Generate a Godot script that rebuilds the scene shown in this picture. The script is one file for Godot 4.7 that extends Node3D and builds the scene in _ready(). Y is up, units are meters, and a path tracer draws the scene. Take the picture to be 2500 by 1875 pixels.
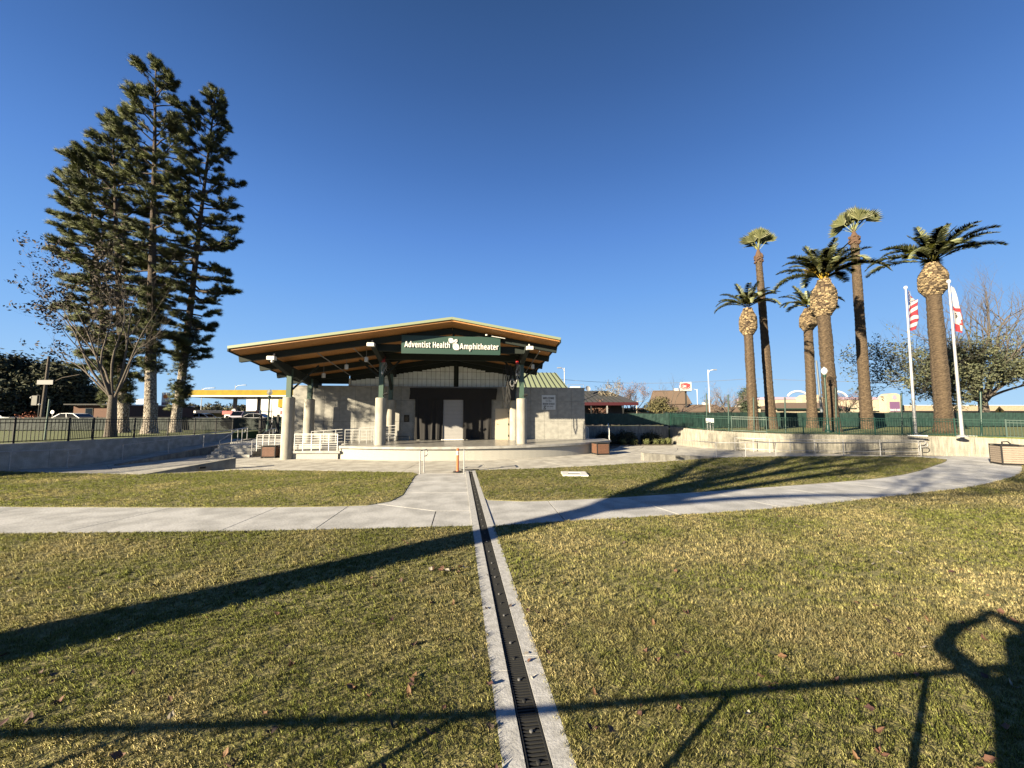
extends Node3D
# A park bandshell at the end of a winter afternoon. y is up, metres, the camera looks along -z; d below is the distance in front of it.

const TONE := 0.7
const PITCH := 4.51
const EYE := 2.36
const EXPOSURE := 4.4
const HUB := Vector2(-4.55, 33.5)      # centre of the round stage front, as (x, d)
const STAGE := Vector2(-3.32, 21.58)   # middle of the front columns, as (x, d)
const SUN := Vector3(1.2267, -0.5089, -1.0432)
var rng := RandomNumberGenerator.new()
var used := {}
var M := {}


func at(x: float, y: float, d: float) -> Vector3:
	var a := (x - 1250.0) / 937.5
	var b := -(y - 937.5) / 937.5
	var c := cos(deg_to_rad(PITCH))
	var s := sin(deg_to_rad(PITCH))
	var t := d / (c - b * s)
	return Vector3(a * t, EYE + (b * c + s) * t, -d)


func P(x: float, y: float, d: float) -> Vector3:
	return Vector3(x, y, -d)


func gh(x: float, d: float) -> float:
	var h := clampf((15.3 - d) * 0.028, 0.0, 0.36)
	h += clampf(1.6 - d, 0.0, 1.2) * 0.12
	h += clampf(-x - 12.0, 0.0, 9.0) * 0.02 * clampf((17.0 - d) / 2.0, 0.0, 1.0)
	return h


func R(a := 0.0, b := 1.0) -> float:
	return rng.randf_range(a, b)


# ---------- mesh helpers ----------
func mk() -> SurfaceTool:
	var st := SurfaceTool.new()
	st.begin(Mesh.PRIMITIVE_TRIANGLES)
	return st


func tri(st: SurfaceTool, a: Vector3, b: Vector3, c: Vector3) -> void:
	st.set_normal((b - a).cross(c - a).normalized())
	st.add_vertex(a)
	st.add_vertex(c)
	st.add_vertex(b)


func quad(st: SurfaceTool, a: Vector3, b: Vector3, c: Vector3, d: Vector3) -> void:
	tri(st, a, b, c)
	tri(st, a, c, d)


func hexa(st: SurfaceTool, v: Array) -> void:   # eight corners: bottom ring then top ring, counter-clockwise from above
	quad(st, v[3], v[2], v[1], v[0])
	quad(st, v[4], v[5], v[6], v[7])
	for i in 4:
		var j := (i + 1) % 4
		quad(st, v[i], v[j], v[j + 4], v[i + 4])


func bx(st: SurfaceTool, c: Vector3, s: Vector3, b := Basis()) -> void:
	var h := s / 2.0
	var v := []
	for y in [-1, 1]:
		for k in [[-1, 1], [1, 1], [1, -1], [-1, -1]]:
			v.append(c + b * Vector3(h.x * k[0], h.y * y, h.z * k[1]))
	hexa(st, v)


func bevel(st: SurfaceTool, c: Vector3, s: Vector3, e := 0.01, b := Basis()) -> void:   # a box with chamfered upright and top edges
	var h := s / 2.0
	var ring := func(x: float, z: float, y: float) -> Array:
		var o := []
		for k in [[-x, z - e], [-x + e, z], [x - e, z], [x, z - e], [x, -z + e], [x - e, -z], [-x + e, -z], [-x, -z + e]]:
			o.append(c + b * Vector3(k[0], y, k[1]))
		return o
	var rs := [ring.call(h.x, h.z, -h.y), ring.call(h.x, h.z, h.y - e), ring.call(h.x - e, h.z - e, h.y)]
	for k in 2:
		for i in 8:
			var j := (i + 1) % 8
			quad(st, rs[k][i], rs[k][j], rs[k + 1][j], rs[k + 1][i])
	for i in range(1, 7):
		tri(st, rs[2][0], rs[2][i], rs[2][i + 1])
		tri(st, rs[0][0], rs[0][i + 1], rs[0][i])


func bar(st: SurfaceTool, a: Vector3, b: Vector3, w: float, h: float) -> void:   # a square bar from a to b
	var f := (b - a).normalized()
	var up := Vector3.UP if absf(f.y) < 0.95 else Vector3.BACK
	var x := f.cross(up).normalized()
	bx(st, (a + b) / 2.0, Vector3(w, h, a.distance_to(b)), Basis(x, x.cross(f) * 1.0, -f))


func tube(st: SurfaceTool, pts: Array, r0: float, r1: float, n := 8, cap := true) -> void:
	var rings := []
	var nrm := []
	var ref := Vector3(0.31, 0.2, 0.93)
	for i in pts.size():
		var f: Vector3 = (pts[mini(i + 1, pts.size() - 1)] - pts[maxi(i - 1, 0)]).normalized()
		if absf(f.dot(ref)) > 0.95:
			ref = Vector3(0.9, 0.3, 0.1)
		var x := f.cross(ref).normalized()
		var y := f.cross(x)
		ref = -y
		var r := lerpf(r0, r1, float(i) / maxf(1.0, pts.size() - 1.0))
		var o := []
		var q := []
		for k in n:
			var a := TAU * k / n
			var u := x * cos(a) + y * sin(a)
			o.append(pts[i] + u * r)
			q.append(u)
		rings.append(o)
		nrm.append(q)
	for i in pts.size() - 1:
		for k in n:
			var j := (k + 1) % n
			for w in [[i, k], [i + 1, j], [i, j], [i, k], [i + 1, k], [i + 1, j]]:
				st.set_normal(nrm[w[0]][w[1]])
				st.add_vertex(rings[w[0]][w[1]])
	if cap and n > 3:
		var e := pts.size() - 1
		for i in range(1, n - 1):
			tri(st, rings[0][0], rings[0][i + 1], rings[0][i])
			tri(st, rings[e][0], rings[e][i], rings[e][i + 1])


func lathe(st: SurfaceTool, prof: Array, n: int, c := Vector3.ZERO, lean := Vector3.ZERO, wob := 0.0) -> void:   # prof: Vector2(radius, height)
	var top: float = prof[-1].y
	for i in prof.size() - 1:
		var p: Vector2 = prof[i]
		var q: Vector2 = prof[i + 1]
		var sl := Vector2(q.y - p.y, p.x - q.x).normalized()
		for k in n:
			var v := []
			var m := []
			for w in [[p, k], [p, k + 1], [q, k + 1], [q, k]]:
				var a: float = TAU * (w[1] % n) / n
				var u := Vector3(cos(a), 0, -sin(a))
				var rr: float = w[0].x * (1.0 + wob * sin(7.0 * a + w[0].y * 3.1) * sin(w[0].y * 5.3 + a * 2.0))
				v.append(c + u * rr + Vector3(0, w[0].y, 0) + lean * (w[0].y / maxf(top, 0.001)))
				m.append((u * sl.x + Vector3(0, sl.y, 0)).normalized())
			for w in [0, 2, 1, 0, 3, 2]:
				st.set_normal(m[w])
				st.add_vertex(v[w])


func area2(p: PackedVector2Array) -> float:
	var s := 0.0
	for i in p.size():
		s += p[i].cross(p[(i + 1) % p.size()])
	return s


func prism(st: SurfaceTool, poly: PackedVector2Array, top: Callable, thick: float) -> void:   # poly in (x, d); top(x, d) gives y
	if area2(poly) < 0.0:
		poly = poly.duplicate()
		poly.reverse()
	var ix := Geometry2D.triangulate_polygon(poly)
	for i in range(0, ix.size(), 3):
		var v := []
		for k in 3:
			var p := poly[ix[i + k]]
			v.append(P(p.x, top.call(p.x, p.y), p.y))
		if (v[1] - v[0]).cross(v[2] - v[0]).y < 0:
			v = [v[0], v[2], v[1]]
		tri(st, v[0], v[1], v[2])
	for i in poly.size():
		var a := poly[i]
		var b := poly[(i + 1) % poly.size()]
		var ya: float = top.call(a.x, a.y)
		var yb: float = top.call(b.x, b.y)
		quad(st, P(a.x, ya, a.y), P(a.x, ya - thick, a.y), P(b.x, yb - thick, b.y), P(b.x, yb, b.y))


func side(st: SurfaceTool, poly: Array, x: Vector3, y: Vector3, o: Vector3, w: Vector3) -> void:   # a flat outline (Vector2s, counter-clockwise) in the plane x, y at o, extruded by w
	var pk := PackedVector2Array(poly)
	if area2(pk) < 0.0:
		pk.reverse()
	var ix := Geometry2D.triangulate_polygon(pk)
	var n := x.cross(y)
	var f := func(p: Vector2) -> Vector3: return o + x * p.x + y * p.y
	var fwd := n.dot(w) > 0
	for i in range(0, ix.size(), 3):
		var a: Vector3 = f.call(pk[ix[i]])
		var b: Vector3 = f.call(pk[ix[i + 1]])
		var c: Vector3 = f.call(pk[ix[i + 2]])
		if ((b - a).cross(c - a)).dot(w) < 0:
			var t := b
			b = c
			c = t
		tri(st, a + w, b + w, c + w)
		tri(st, a, c, b)
	for i in pk.size():
		var a: Vector3 = f.call(pk[i])
		var b: Vector3 = f.call(pk[(i + 1) % pk.size()])
		if fwd:
			quad(st, a, b, b + w, a + w)
		else:
			quad(st, b, a, a + w, b + w)


# ---------- node helpers ----------
func numbered(parent: Node, called: String) -> String:
	var key := str(parent.get_instance_id()) + called
	var n: int = used.get(key, -1) + 1
	used[key] = n
	return called if n == 0 else "%s_%03d" % [called, n]


func inst(called: String, mesh: Mesh, m: Material, parent: Node = self, t := Transform3D()) -> MeshInstance3D:
	var o := MeshInstance3D.new()
	o.name = numbered(parent, called)
	o.mesh = mesh
	o.material_override = m
	o.transform = t
	parent.add_child(o)
	return o


func obj(called: String, st: SurfaceTool, m: Material, parent: Node = self) -> MeshInstance3D:
	return inst(called, st.commit(), m, parent)


func tag(o: Node, label: String, category: String, group := "") -> Node:
	o.set_meta("label", label)
	o.set_meta("category", category)
	if group:
		o.set_meta("group", group)
	return o


func thing(called: String, label: String, category: String, pos := Vector3.ZERO, turn := 0.0, group := "") -> Node3D:
	var o := Node3D.new()
	o.name = numbered(self, called)
	o.position = pos
	o.rotation_degrees.y = turn
	add_child(o)
	tag(o, label, category, group)
	return o


func struct(called: String, st: SurfaceTool, m: Material) -> MeshInstance3D:
	var o := obj(called, st, m)
	o.set_meta("kind", "structure")
	return o


func many(called: String, mesh: Mesh, m: Material, xf: Array, cols: Array, parent: Node = self) -> MultiMeshInstance3D:
	var mm := MultiMesh.new()
	mm.transform_format = MultiMesh.TRANSFORM_3D
	mm.use_colors = true
	mm.mesh = mesh
	mm.instance_count = xf.size()
	for i in xf.size():
		mm.set_instance_transform(i, xf[i])
		mm.set_instance_color(i, cols[i])
	var o := MultiMeshInstance3D.new()
	o.name = numbered(parent, called)
	o.multimesh = mm
	o.material_override = m
	parent.add_child(o)
	o.set_meta("kind", "stuff")
	return o


func words(called: String, text: String, size: float, m: Material, parent: Node, pos: Vector3, turn := 0.0, deep := 0.01, face := "Droid Sans", bold := 700, squash := 1.0) -> MeshInstance3D:
	var f := SystemFont.new()
	f.font_names = PackedStringArray([face])
	f.font_weight = bold
	var t := TextMesh.new()
	t.text = text
	t.font = f
	t.font_size = 64
	t.pixel_size = size / 64.0
	t.depth = deep
	t.curve_step = 1.5
	return inst(called, t, m, parent, Transform3D(Basis(Vector3.UP, deg_to_rad(turn)).scaled_local(Vector3(squash, 1, 1)), pos))


# ---------- materials ----------
func noise(freq: float, oct: int, cols: Array, offs: Array, seed_ := 1, size := 512, kind := FastNoiseLite.TYPE_SIMPLEX_SMOOTH) -> NoiseTexture2D:
	var n := FastNoiseLite.new()
	n.noise_type = kind
	n.frequency = freq
	n.fractal_octaves = oct
	n.seed = seed_
	var t := NoiseTexture2D.new()
	t.width = size
	t.height = size
	t.seamless = true
	t.noise = n
	var g := Gradient.new()
	g.offsets = PackedFloat32Array(offs)
	var pc := PackedColorArray()
	for c in cols:
		pc.append(c)
	g.colors = pc
	t.color_ramp = g
	return t


func C(r: float, g: float, b: float) -> Color:   # real-world base colour, linear
	return Color(r * TONE, g * TONE, b * TONE).linear_to_srgb()


func flat(c: Color, rough := 0.7, metal := 0.0) -> StandardMaterial3D:
	var m := StandardMaterial3D.new()
	m.albedo_color = c
	m.roughness = rough
	m.metallic = metal
	return m


func tex(c1: Color, c2: Color, metres: float, rough := 0.85, bump := 0.0, freq := 0.012, oct := 5, seed_ := 1, stretch := Vector3.ONE, fine := 0.0) -> StandardMaterial3D:
	var m := flat(Color.WHITE, rough)
	m.albedo_texture = noise(freq, oct, [c1, c2], [0.25, 0.75], seed_)
	m.uv1_triplanar = true
	m.uv1_world_triplanar = true
	m.uv1_scale = stretch / metres
	if bump > 0.0:
		m.heightmap_enabled = true
		m.heightmap_texture = m.albedo_texture if fine == 0.0 else noise(0.05, 4, [Color.BLACK, Color.WHITE], [0.2, 0.8], seed_ + 7)
		m.heightmap_scale = bump
	if fine > 0.0:   # a second, finer layer multiplied on
		m.detail_enabled = true
		m.detail_blend_mode = BaseMaterial3D.BLEND_MODE_MUL
		m.detail_uv_layer = BaseMaterial3D.DETAIL_UV_2
		m.detail_albedo = noise(0.045, 4, [Color(1 - fine, 1 - fine, 1 - fine), Color.WHITE], [0.25, 0.7], seed_ + 3)
		m.uv2_triplanar = true
		m.uv2_world_triplanar = true
		m.uv2_scale = stretch / (metres * 0.23)
	return m


func leafy(rough := 0.6, through := 0.0) -> StandardMaterial3D:
	var m := flat(Color.WHITE, rough)
	m.vertex_color_use_as_albedo = true
	if through > 0.0:
		m.backlight_enabled = true
		m.backlight = Color(through, through, through * 0.6)
	return m


func materials() -> void:
	M.concrete = tex(C(0.36, 0.35, 0.32), C(0.5, 0.49, 0.46), 3.1, 0.9, 0.15, 0.012, 5, 2, Vector3.ONE, 0.14)
	M.path = tex(C(0.42, 0.42, 0.41), C(0.60, 0.60, 0.59), 4.7, 0.9, 0.12, 0.01, 6, 5, Vector3.ONE, 0.13)
	M.plaza = tex(C(0.41, 0.39, 0.345), C(0.58, 0.56, 0.50), 5.3, 0.9, 0.1, 0.012, 6, 9, Vector3.ONE, 0.12)
	M.curb = tex(C(0.47, 0.47, 0.46), C(0.62, 0.62, 0.61), 0.7, 0.92, 0.1, 0.014, 6, 11, Vector3.ONE, 0.2)
	M.wall = tex(C(0.22, 0.21, 0.185), C(0.36, 0.345, 0.30), 2.3, 0.9, 0.3, 0.012, 5, 14, Vector3(1.6, 0.5, 1.6), 0.22)
	M.boards = tex(C(0.24, 0.23, 0.19), C(0.44, 0.41, 0.34), 2.6, 0.9, 0.3, 0.014, 5, 17, Vector3(3.2, 0.35, 3.2), 0.2)
	M.panel = tex(C(0.31, 0.305, 0.275), C(0.395, 0.385, 0.345), 2.7, 0.85, 0.08, 0.012, 5, 21, Vector3(0.9, 1.2, 0.9), 0.12)
	M.column = tex(C(0.33, 0.31, 0.26), C(0.42, 0.40, 0.34), 1.7, 0.85, 0.15, 0.012, 5, 23, Vector3(1.5, 0.4, 1.5), 0.1)
	M.pebble = tex(C(0.24, 0.23, 0.2), C(0.60, 0.58, 0.52), 0.9, 0.9, 0.5, 0.06, 3, 25)
	M.floor = tex(C(0.30, 0.29, 0.27), C(0.46, 0.45, 0.42), 2.3, 0.28, 0.05, 0.012, 5, 28, Vector3.ONE, 0.2)
	M.joint = flat(C(0.06, 0.055, 0.05), 0.95)
	M.soil = tex(C(0.035, 0.03, 0.02), C(0.09, 0.07, 0.045), 1.3, 1.0, 0.5, 0.03, 4, 31)
	M.turf = tex(C(0.20, 0.195, 0.05), C(0.42, 0.36, 0.15), 1.1, 1.0, 0.6, 0.035, 5, 33, Vector3.ONE, 0.4)
	M.verge = tex(C(0.10, 0.15, 0.025), C(0.24, 0.25, 0.065), 2.9, 1.0, 0.8, 0.03, 5, 35, Vector3.ONE, 0.4)
	M.asphalt = tex(C(0.04, 0.04, 0.042), C(0.07, 0.07, 0.072), 3.0, 0.95, 0.2, 0.02, 5, 37)
	M.land = tex(C(0.10, 0.09, 0.06), C(0.2, 0.18, 0.13), 9.0, 1.0, 0.0, 0.02, 4, 39)
	M.iron = flat(C(0.007, 0.0075, 0.0075), 0.8)
	M.green = flat(C(0.012, 0.045, 0.033), 0.4)
	M.greens = flat(C(0.02, 0.058, 0.042), 0.5)
	M.steel = flat(C(0.007, 0.014, 0.011), 0.85)
	M.post = flat(C(0.055, 0.10, 0.075), 0.45)
	M.galv = tex(C(0.36, 0.36, 0.36), C(0.48, 0.48, 0.48), 0.6, 0.42, 0.0, 0.02, 4, 41)
	M.galv.metallic = 0.25
	M.white = flat(C(0.72, 0.71, 0.67), 0.45)
	M.cream = tex(C(0.40, 0.345, 0.25), C(0.48, 0.42, 0.31), 4.0, 0.9, 0.1, 0.02, 4, 43)
	M.tan = tex(C(0.33, 0.265, 0.18), C(0.40, 0.325, 0.23), 4.0, 0.9, 0.1, 0.02, 4, 45)
	M.roofmetal = flat(C(0.24, 0.28, 0.175), 0.55)
	M.planks = tex(C(0.48, 0.21, 0.055), C(0.72, 0.35, 0.11), 1.6, 0.6, 0.15, 0.02, 5, 47, Vector3(6.0, 1.0, 0.35), 0.3)
	M.poly = tex(C(0.72, 0.78, 0.76), C(0.84, 0.9, 0.88), 3.0, 0.35, 0.0, 0.01, 3, 49)
	M.black = flat(C(0.006, 0.006, 0.007), 0.9)
	M.drape = flat(C(0.012, 0.011, 0.011), 0.95)
	M.drape.rim_enabled = true
	M.drape.rim = 0.6
	M.bark = tex(C(0.05, 0.035, 0.025), C(0.24, 0.18, 0.13), 1.1, 0.95, 4.0, 0.03, 5, 51, Vector3(1.6, 0.45, 1.6), 0.4)
	M.palebark = tex(C(0.10, 0.07, 0.05), C(0.80, 0.74, 0.63), 2.2, 0.95, 6.0, 0.035, 5, 53, Vector3(1.4, 0.7, 1.4), 0.4)
	M.greybark = tex(C(0.085, 0.07, 0.058), C(0.22, 0.185, 0.15), 0.9, 0.95, 1.0, 0.03, 5, 55, Vector3(1.4, 0.5, 1.4), 0.3)
	M.palmbark = tex(C(0.06, 0.036, 0.02), C(0.33, 0.24, 0.145), 1.6, 0.95, 5.0, 0.02, 5, 57, Vector3(0.7, 2.6, 0.7), 0.5)
	M.headbark = flat(C(0.05, 0.03, 0.018), 1.0)
	M.palerail = flat(C(0.36, 0.36, 0.35), 0.5)
	M.boltgrey = flat(C(0.12, 0.12, 0.12), 0.5)
	M.leaf = leafy(0.9, 0.15)
	M.needle = leafy(0.65, 0.12)
	M.blade = leafy(0.8, 0.5)
	M.frond = leafy(0.55, 0.8)
	M.boot = leafy(0.9)
	M.wood = tex(C(0.10, 0.045, 0.025), C(0.20, 0.10, 0.06), 0.5, 0.7, 0.2, 0.02, 4, 59, Vector3(0.3, 3.0, 0.3))
	M.greywood = tex(C(0.20, 0.16, 0.125), C(0.32, 0.27, 0.22), 0.5, 0.8, 0.2, 0.02, 4, 61, Vector3(0.3, 3.0, 0.3))
	M.screen = tex(C(0.010, 0.04, 0.032), C(0.02, 0.065, 0.052), 2.0, 0.8, 0.5, 0.012, 4, 63, Vector3(1.5, 0.6, 1.5), 0.2)
	M.screengrey = tex(C(0.012, 0.022, 0.019), C(0.032, 0.044, 0.039), 2.2, 0.85, 0.5, 0.012, 4, 65, Vector3(1.5, 0.6, 1.5), 0.2)
	M.red = flat(C(0.3, 0.008, 0.008), 0.4)
	M.orange = flat(C(0.75, 0.13, 0.03), 0.5)
	M.yellow = tex(C(0.27, 0.19, 0.004), C(0.31, 0.225, 0.006), 7.0, 0.9, 0.0, 0.01, 3, 67)
	M.glass = flat(Color(0.02, 0.025, 0.03), 0.06)
	M.clear = flat(Color(0.9, 0.95, 0.97, 0.25), 0.05)
	M.clear.transparency = BaseMaterial3D.TRANSPARENCY_ALPHA
	M.rubber = flat(C(0.02, 0.02, 0.02), 0.9)
	M.grey = flat(C(0.25, 0.25, 0.25), 0.6)
	M.roofbrown = tex(C(0.10, 0.07, 0.05), C(0.2, 0.14, 0.10), 1.2, 0.95, 0.5, 0.03, 4, 69)
	M.brick = tex(C(0.07, 0.035, 0.024), C(0.14, 0.07, 0.045), 1.5, 0.9, 0.4, 0.04, 4, 71)


# ---------- the ground ----------
func clip(a: PackedVector2Array, b: PackedVector2Array) -> Array:
	return Geometry2D.intersect_polygons(a, b)


func pv(l: Array) -> PackedVector2Array:
	var o := PackedVector2Array()
	for i in range(0, l.size(), 2):
		o.append(Vector2(l[i], l[i + 1]))
	return o


func smooth(p: PackedVector2Array, step := 0.6) -> PackedVector2Array:   # an open line, rounded with Catmull-Rom
	var o := PackedVector2Array()
	for i in p.size() - 1:
		var n := maxi(1, int(p[i].distance_to(p[i + 1]) / step))
		for k in n:
			o.append(p[i].cubic_interpolate(p[i + 1], p[maxi(i - 1, 0)], p[mini(i + 2, p.size() - 1)], float(k) / n))
	o.append(p[p.size() - 1])
	return o


var lawn_near_left: PackedVector2Array
var lawn_near_right: PackedVector2Array
var lawn_mid_left: PackedVector2Array
var lawn_mid_right: PackedVector2Array
var wall_right: PackedVector2Array
var wall_left: PackedVector2Array


func drain_x(d: float) -> float:
	return 0.155 - 0.136 * (d - 2.34)


func slabs(root: Node, called: String, area: PackedVector2Array, cutters: Array, m: Material, lift := 0.0) -> void:
	var ht := func(x: float, d: float) -> float: return gh(x, d) + lift
	for c in cutters:
		for p in clip(area, c):
			for q in Geometry2D.offset_polygon(p, -0.011):
				if q.size() < 3:
					continue
				var st := mk()
				prism(st, q, ht, 0.04)
				obj(called, st, m, root)


func strip_cells(cuts: Array) -> Array:   # quads between consecutive cut lines [x0, d0, x1, d1]
	var o := []
	for i in cuts.size() - 1:
		var a: Array = cuts[i]
		var b: Array = cuts[i + 1]
		o.append(pv([a[0], a[1], a[2], a[3], b[2], b[3], b[0], b[1]]))
	return o


func ground() -> void:
	# far land, one sheet with the sunken bowl left open
	var st := mk()
	var far := 900.0
	for q in [[-far, 32.2, far, far, 1.0], [-far, -far, far, -3.0, 0.46], [-far, -3.0, -34.0, 32.2, 1.0], [40.0, -3.0, far, 32.2, 1.0]]:
		quad(st, P(q[0], q[4] - 0.03, q[1]), P(q[2], q[4] - 0.03, q[1]), P(q[2], q[4] - 0.03, q[3]), P(q[0], q[4] - 0.03, q[3]))
	struct("ground", st, M.land)
	# soil under the bowl
	st = mk()
	var xs := [-34.0, -26.0, -21.0, -17.0, -12.0, -6.0, 0.0, 6.0, 14.0, 22.0, 30.0, 40.0]
	var ds := [-3.0, -1.0, 0.4, 1.6, 2.44, 5.0, 8.0, 11.0, 15.0, 15.3, 17.0, 20.0, 26.0, 32.2]
	for i in xs.size() - 1:
		for j in ds.size() - 1:
			var v := []
			for k in [[0, 0], [1, 0], [1, 1], [0, 1]]:
				var x: float = xs[i + k[0]]
				var d: float = ds[j + k[1]]
				v.append(P(x, gh(x, d) - 0.05, d))
			quad(st, v[0], v[1], v[2], v[3])
	struct("soil", st, M.soil)

	# outlines
	var path_far_right := smooth(pv([-0.86, 10.9, -0.62, 10.15, 0.3, 9.98, 2.67, 10.48, 6.18, 11.62, 9.57, 12.78, 13.28, 14.21, 16.31, 15.86, 19.07, 17.67, 21.6, 19.4, 22.7, 20.3]))
	var lens_top := smooth(pv([22.7, 20.3, 22.4, 21.3, 20.54, 21.7, 16.56, 21.75, 12.26, 21.3, 6.63, 18.97, 2.3, 17.28, -1.2, 16.45]))
	lawn_mid_right = path_far_right.duplicate()
	lawn_mid_right.append_array(lens_top.slice(1))
	lawn_mid_right.append(Vector2(drain_x(16.4) + 0.21, 16.4))
	lawn_mid_right.append(Vector2(drain_x(10.9) + 0.21, 10.9))
	var near_right := smooth(pv([-0.37, 7.52, 0.79, 7.85, 2.87, 8.31, 4.91, 8.77, 7.82, 9.69, 11.83, 11.21, 14.49, 12.29, 17.53, 13.9, 20.72, 15.86, 24.5, 18.7]))
	lawn_near_right = near_right.duplicate()
	lawn_near_right.append_array(pv([33.0, 17.0, 33.0, -2.9, drain_x(-2.9) + 0.21, -2.9]))
	var near_left := pv([-24.0, 7.0, -9.08, 7.02, -5.1, 7.17, -2.2, 7.4, drain_x(7.56) - 0.21, 7.56])
	lawn_near_left = near_left.duplicate()
	lawn_near_left.append_array(pv([drain_x(-2.9) - 0.21, -2.9, -33.0, -2.9, -33.0, 7.0]))
	var far_left := smooth(pv([-24.0, 9.3, -12.16, 9.3, -8.81, 9.27, -6.62, 9.27, -4.49, 9.34, -3.5, 9.5, -3.1, 9.95, -3.03, 10.83]))
	lawn_mid_left = far_left.duplicate()
	lawn_mid_left.append_array(pv([-3.67, 14.66, -3.72, 15.4, -4.06, 15.81, -8.0, 16.2, -11.7, 16.5, -14.3, 14.85, -17.0, 14.9, -20.0, 15.0, -24.0, 12.0]))
	# concrete area: everything else in the bowl in front of the stage
	var left_path := far_left.duplicate()
	left_path.append_array(pv([-3.67, 14.66, -3.72, 15.4, -3.75, 15.62, drain_x(15.62) - 0.2, 15.62, drain_x(7.56) - 0.2, 7.56, -2.2, 7.4, -5.1, 7.17, -9.08, 7.02, -24.0, 7.0]))
	var root := Node3D.new()
	root.name = "path"
	root.set_meta("kind", "structure")
	add_child(root)
	var bed := mk()
	var low := func(x: float, d: float) -> float: return gh(x, d) - 0.022
	var tiles := func(s: SurfaceTool, area: PackedVector2Array) -> void:
		for i in xs.size() - 1:
			for j in ds.size() - 1:
				for p in clip(area, pv([xs[i], ds[j], xs[i + 1], ds[j], xs[i + 1], ds[j + 1], xs[i], ds[j + 1]])):
					prism(s, p, low, 0.02)
	tiles.call(bed, left_path)
	slabs(root, "slab", left_path, strip_cells([[-24.0, 6.5, -24.2, 10.0], [-19.0, 6.5, -19.4, 10.0], [-15.2, 6.5, -15.7, 10.0], [-11.3, 6.5, -11.6, 10.0], [-8.2, 6.5, -7.95, 9.8], [-5.3, 6.5, -5.6, 9.9], [-3.58, 6.5, -3.98, 9.9]]) + [
		pv([-3.58, 6.5, -1.46, 6.9, -1.72, 8.88, -3.6, 9.8, -3.98, 9.9]), pv([-1.46, 6.9, 0.4, 7.0, 0.2, 8.97, -1.72, 8.88]),
		pv([-3.6, 9.8, -1.72, 8.88, 0.2, 8.97, 0.2, 11.3, -3.6, 11.3]), pv([-3.9, 11.3, 0.2, 11.3, 0.0, 13.5, -3.9, 13.5]), pv([-4.0, 13.5, 0.2, 13.5, 0.0, 16.0, -4.0, 16.0])], M.path)
	var right_path := near_right.duplicate()
	var back := path_far_right.duplicate()
	back.reverse()
	right_path.append_array(pv([27.0, 20.5, 26.0, 22.0, 22.9, 22.0]))
	right_path.append_array(back)
	right_path.append_array(pv([drain_x(10.9) + 0.2, 10.9, drain_x(7.52) + 0.2, 7.52]))
	tiles.call(bed, right_path)
	slabs(root, "slab", right_path, strip_cells([[-1.5, 7.0, -1.5, 11.2], [1.15, 7.0, 0.85, 11.0], [3.9, 7.6, 2.85, 11.3], [6.7, 8.4, 5.4, 12.2], [9.4, 9.2, 8.0, 13.1], [12.1, 10.2, 10.8, 14.0], [14.8, 11.4, 13.3, 15.4], [17.6, 13.0, 15.7, 16.9], [20.4, 14.8, 18.2, 18.6], [23.2, 16.6, 20.6, 20.3], [25.5, 18.0, 22.4, 21.6], [29.0, 19.5, 24.0, 24.0]]), M.path)
	struct("joint_bed", bed, M.joint)

	# plaza in rings round the stage
	var plaza := pv([-3.75, 15.63, -3.72, 15.5, -4.06, 15.82, -8.0, 16.22, -11.7, 16.52, -14.3, 14.87, -17.0, 14.92, -20.3, 15.02, -20.6, 18.0, -20.2, 28.2, -13.0, 28.2, 6.0, 30.2, 11.6, 31.3, 12.75, 31.3, 14.9, 25.6, 17.6, 23.9, 22.9, 22.0, 22.6, 21.3])
	var lt := lens_top.duplicate()
	plaza.append_array(lt.slice(2))
	plaza.append_array(pv([drain_x(16.4) + 0.2, 16.42, drain_x(16.0), 15.63]))
	var proot := Node3D.new()
	proot.name = "plaza"
	proot.set_meta("kind", "structure")
	add_child(proot)
	bed = mk()
	tiles.call(bed, plaza)
	struct("joint_bed", bed, M.joint)
	var cells := []
	var radii := [13.4, 15.05, 17.35, 21.0, 26.0, 31.0, 36.0]
	for i in radii.size() - 1:
		var n := [14, 22, 26, 28, 30, 30][i] as int
		for k in n:
			var a0: float = lerpf(-2.3, 2.3, float(k) / n)
			var a1: float = lerpf(-2.3, 2.3, float(k + 1) / n)
			var c := PackedVector2Array()
			for w in 5:
				var a := lerpf(a0, a1, w / 4.0)
				c.append(HUB + Vector2(sin(a), -cos(a)) * radii[i])
			for w in 5:
				var a := lerpf(a1, a0, w / 4.0)
				c.append(HUB + Vector2(sin(a), -cos(a)) * radii[i + 1])
			cells.append(c)
	slabs(proot, "slab", plaza, cells, M.plaza)
	# lawns
	for a in [[lawn_near_left, "near_lawn"], [lawn_near_right, "near_lawn"], [lawn_mid_left, "middle_lawn"], [lawn_mid_right, "middle_lawn"]]:
		var s := mk()
		for i in xs.size() - 1:
			for j in ds.size() - 1:
				for p in clip(a[0], pv([xs[i], ds[j], xs[i + 1], ds[j], xs[i + 1], ds[j + 1], xs[i], ds[j + 1]])):
					prism(s, p, func(x: float, d: float) -> float: return gh(x, d) + 0.012, 0.03)
		struct(a[1], s, M.turf)
	# upper lawns behind the retaining walls
	wall_left = pv([-20.6, 9.0, -20.2, 13.0, -20.0, 15.0, -19.7, 17.0, -19.9, 18.6, -20.0, 22.0, -19.95, 25.4, -20.25, 28.0])
	wall_right = smooth(pv([12.75, 31.2, 13.3, 27.9, 14.9, 25.5, 17.6, 23.95, 21.3, 23.3, 25.0, 22.6, 28.0, 20.6, 30.5, 17.5, 32.0, 13.0]), 1.0)
	var upl := wall_left.duplicate()
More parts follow.
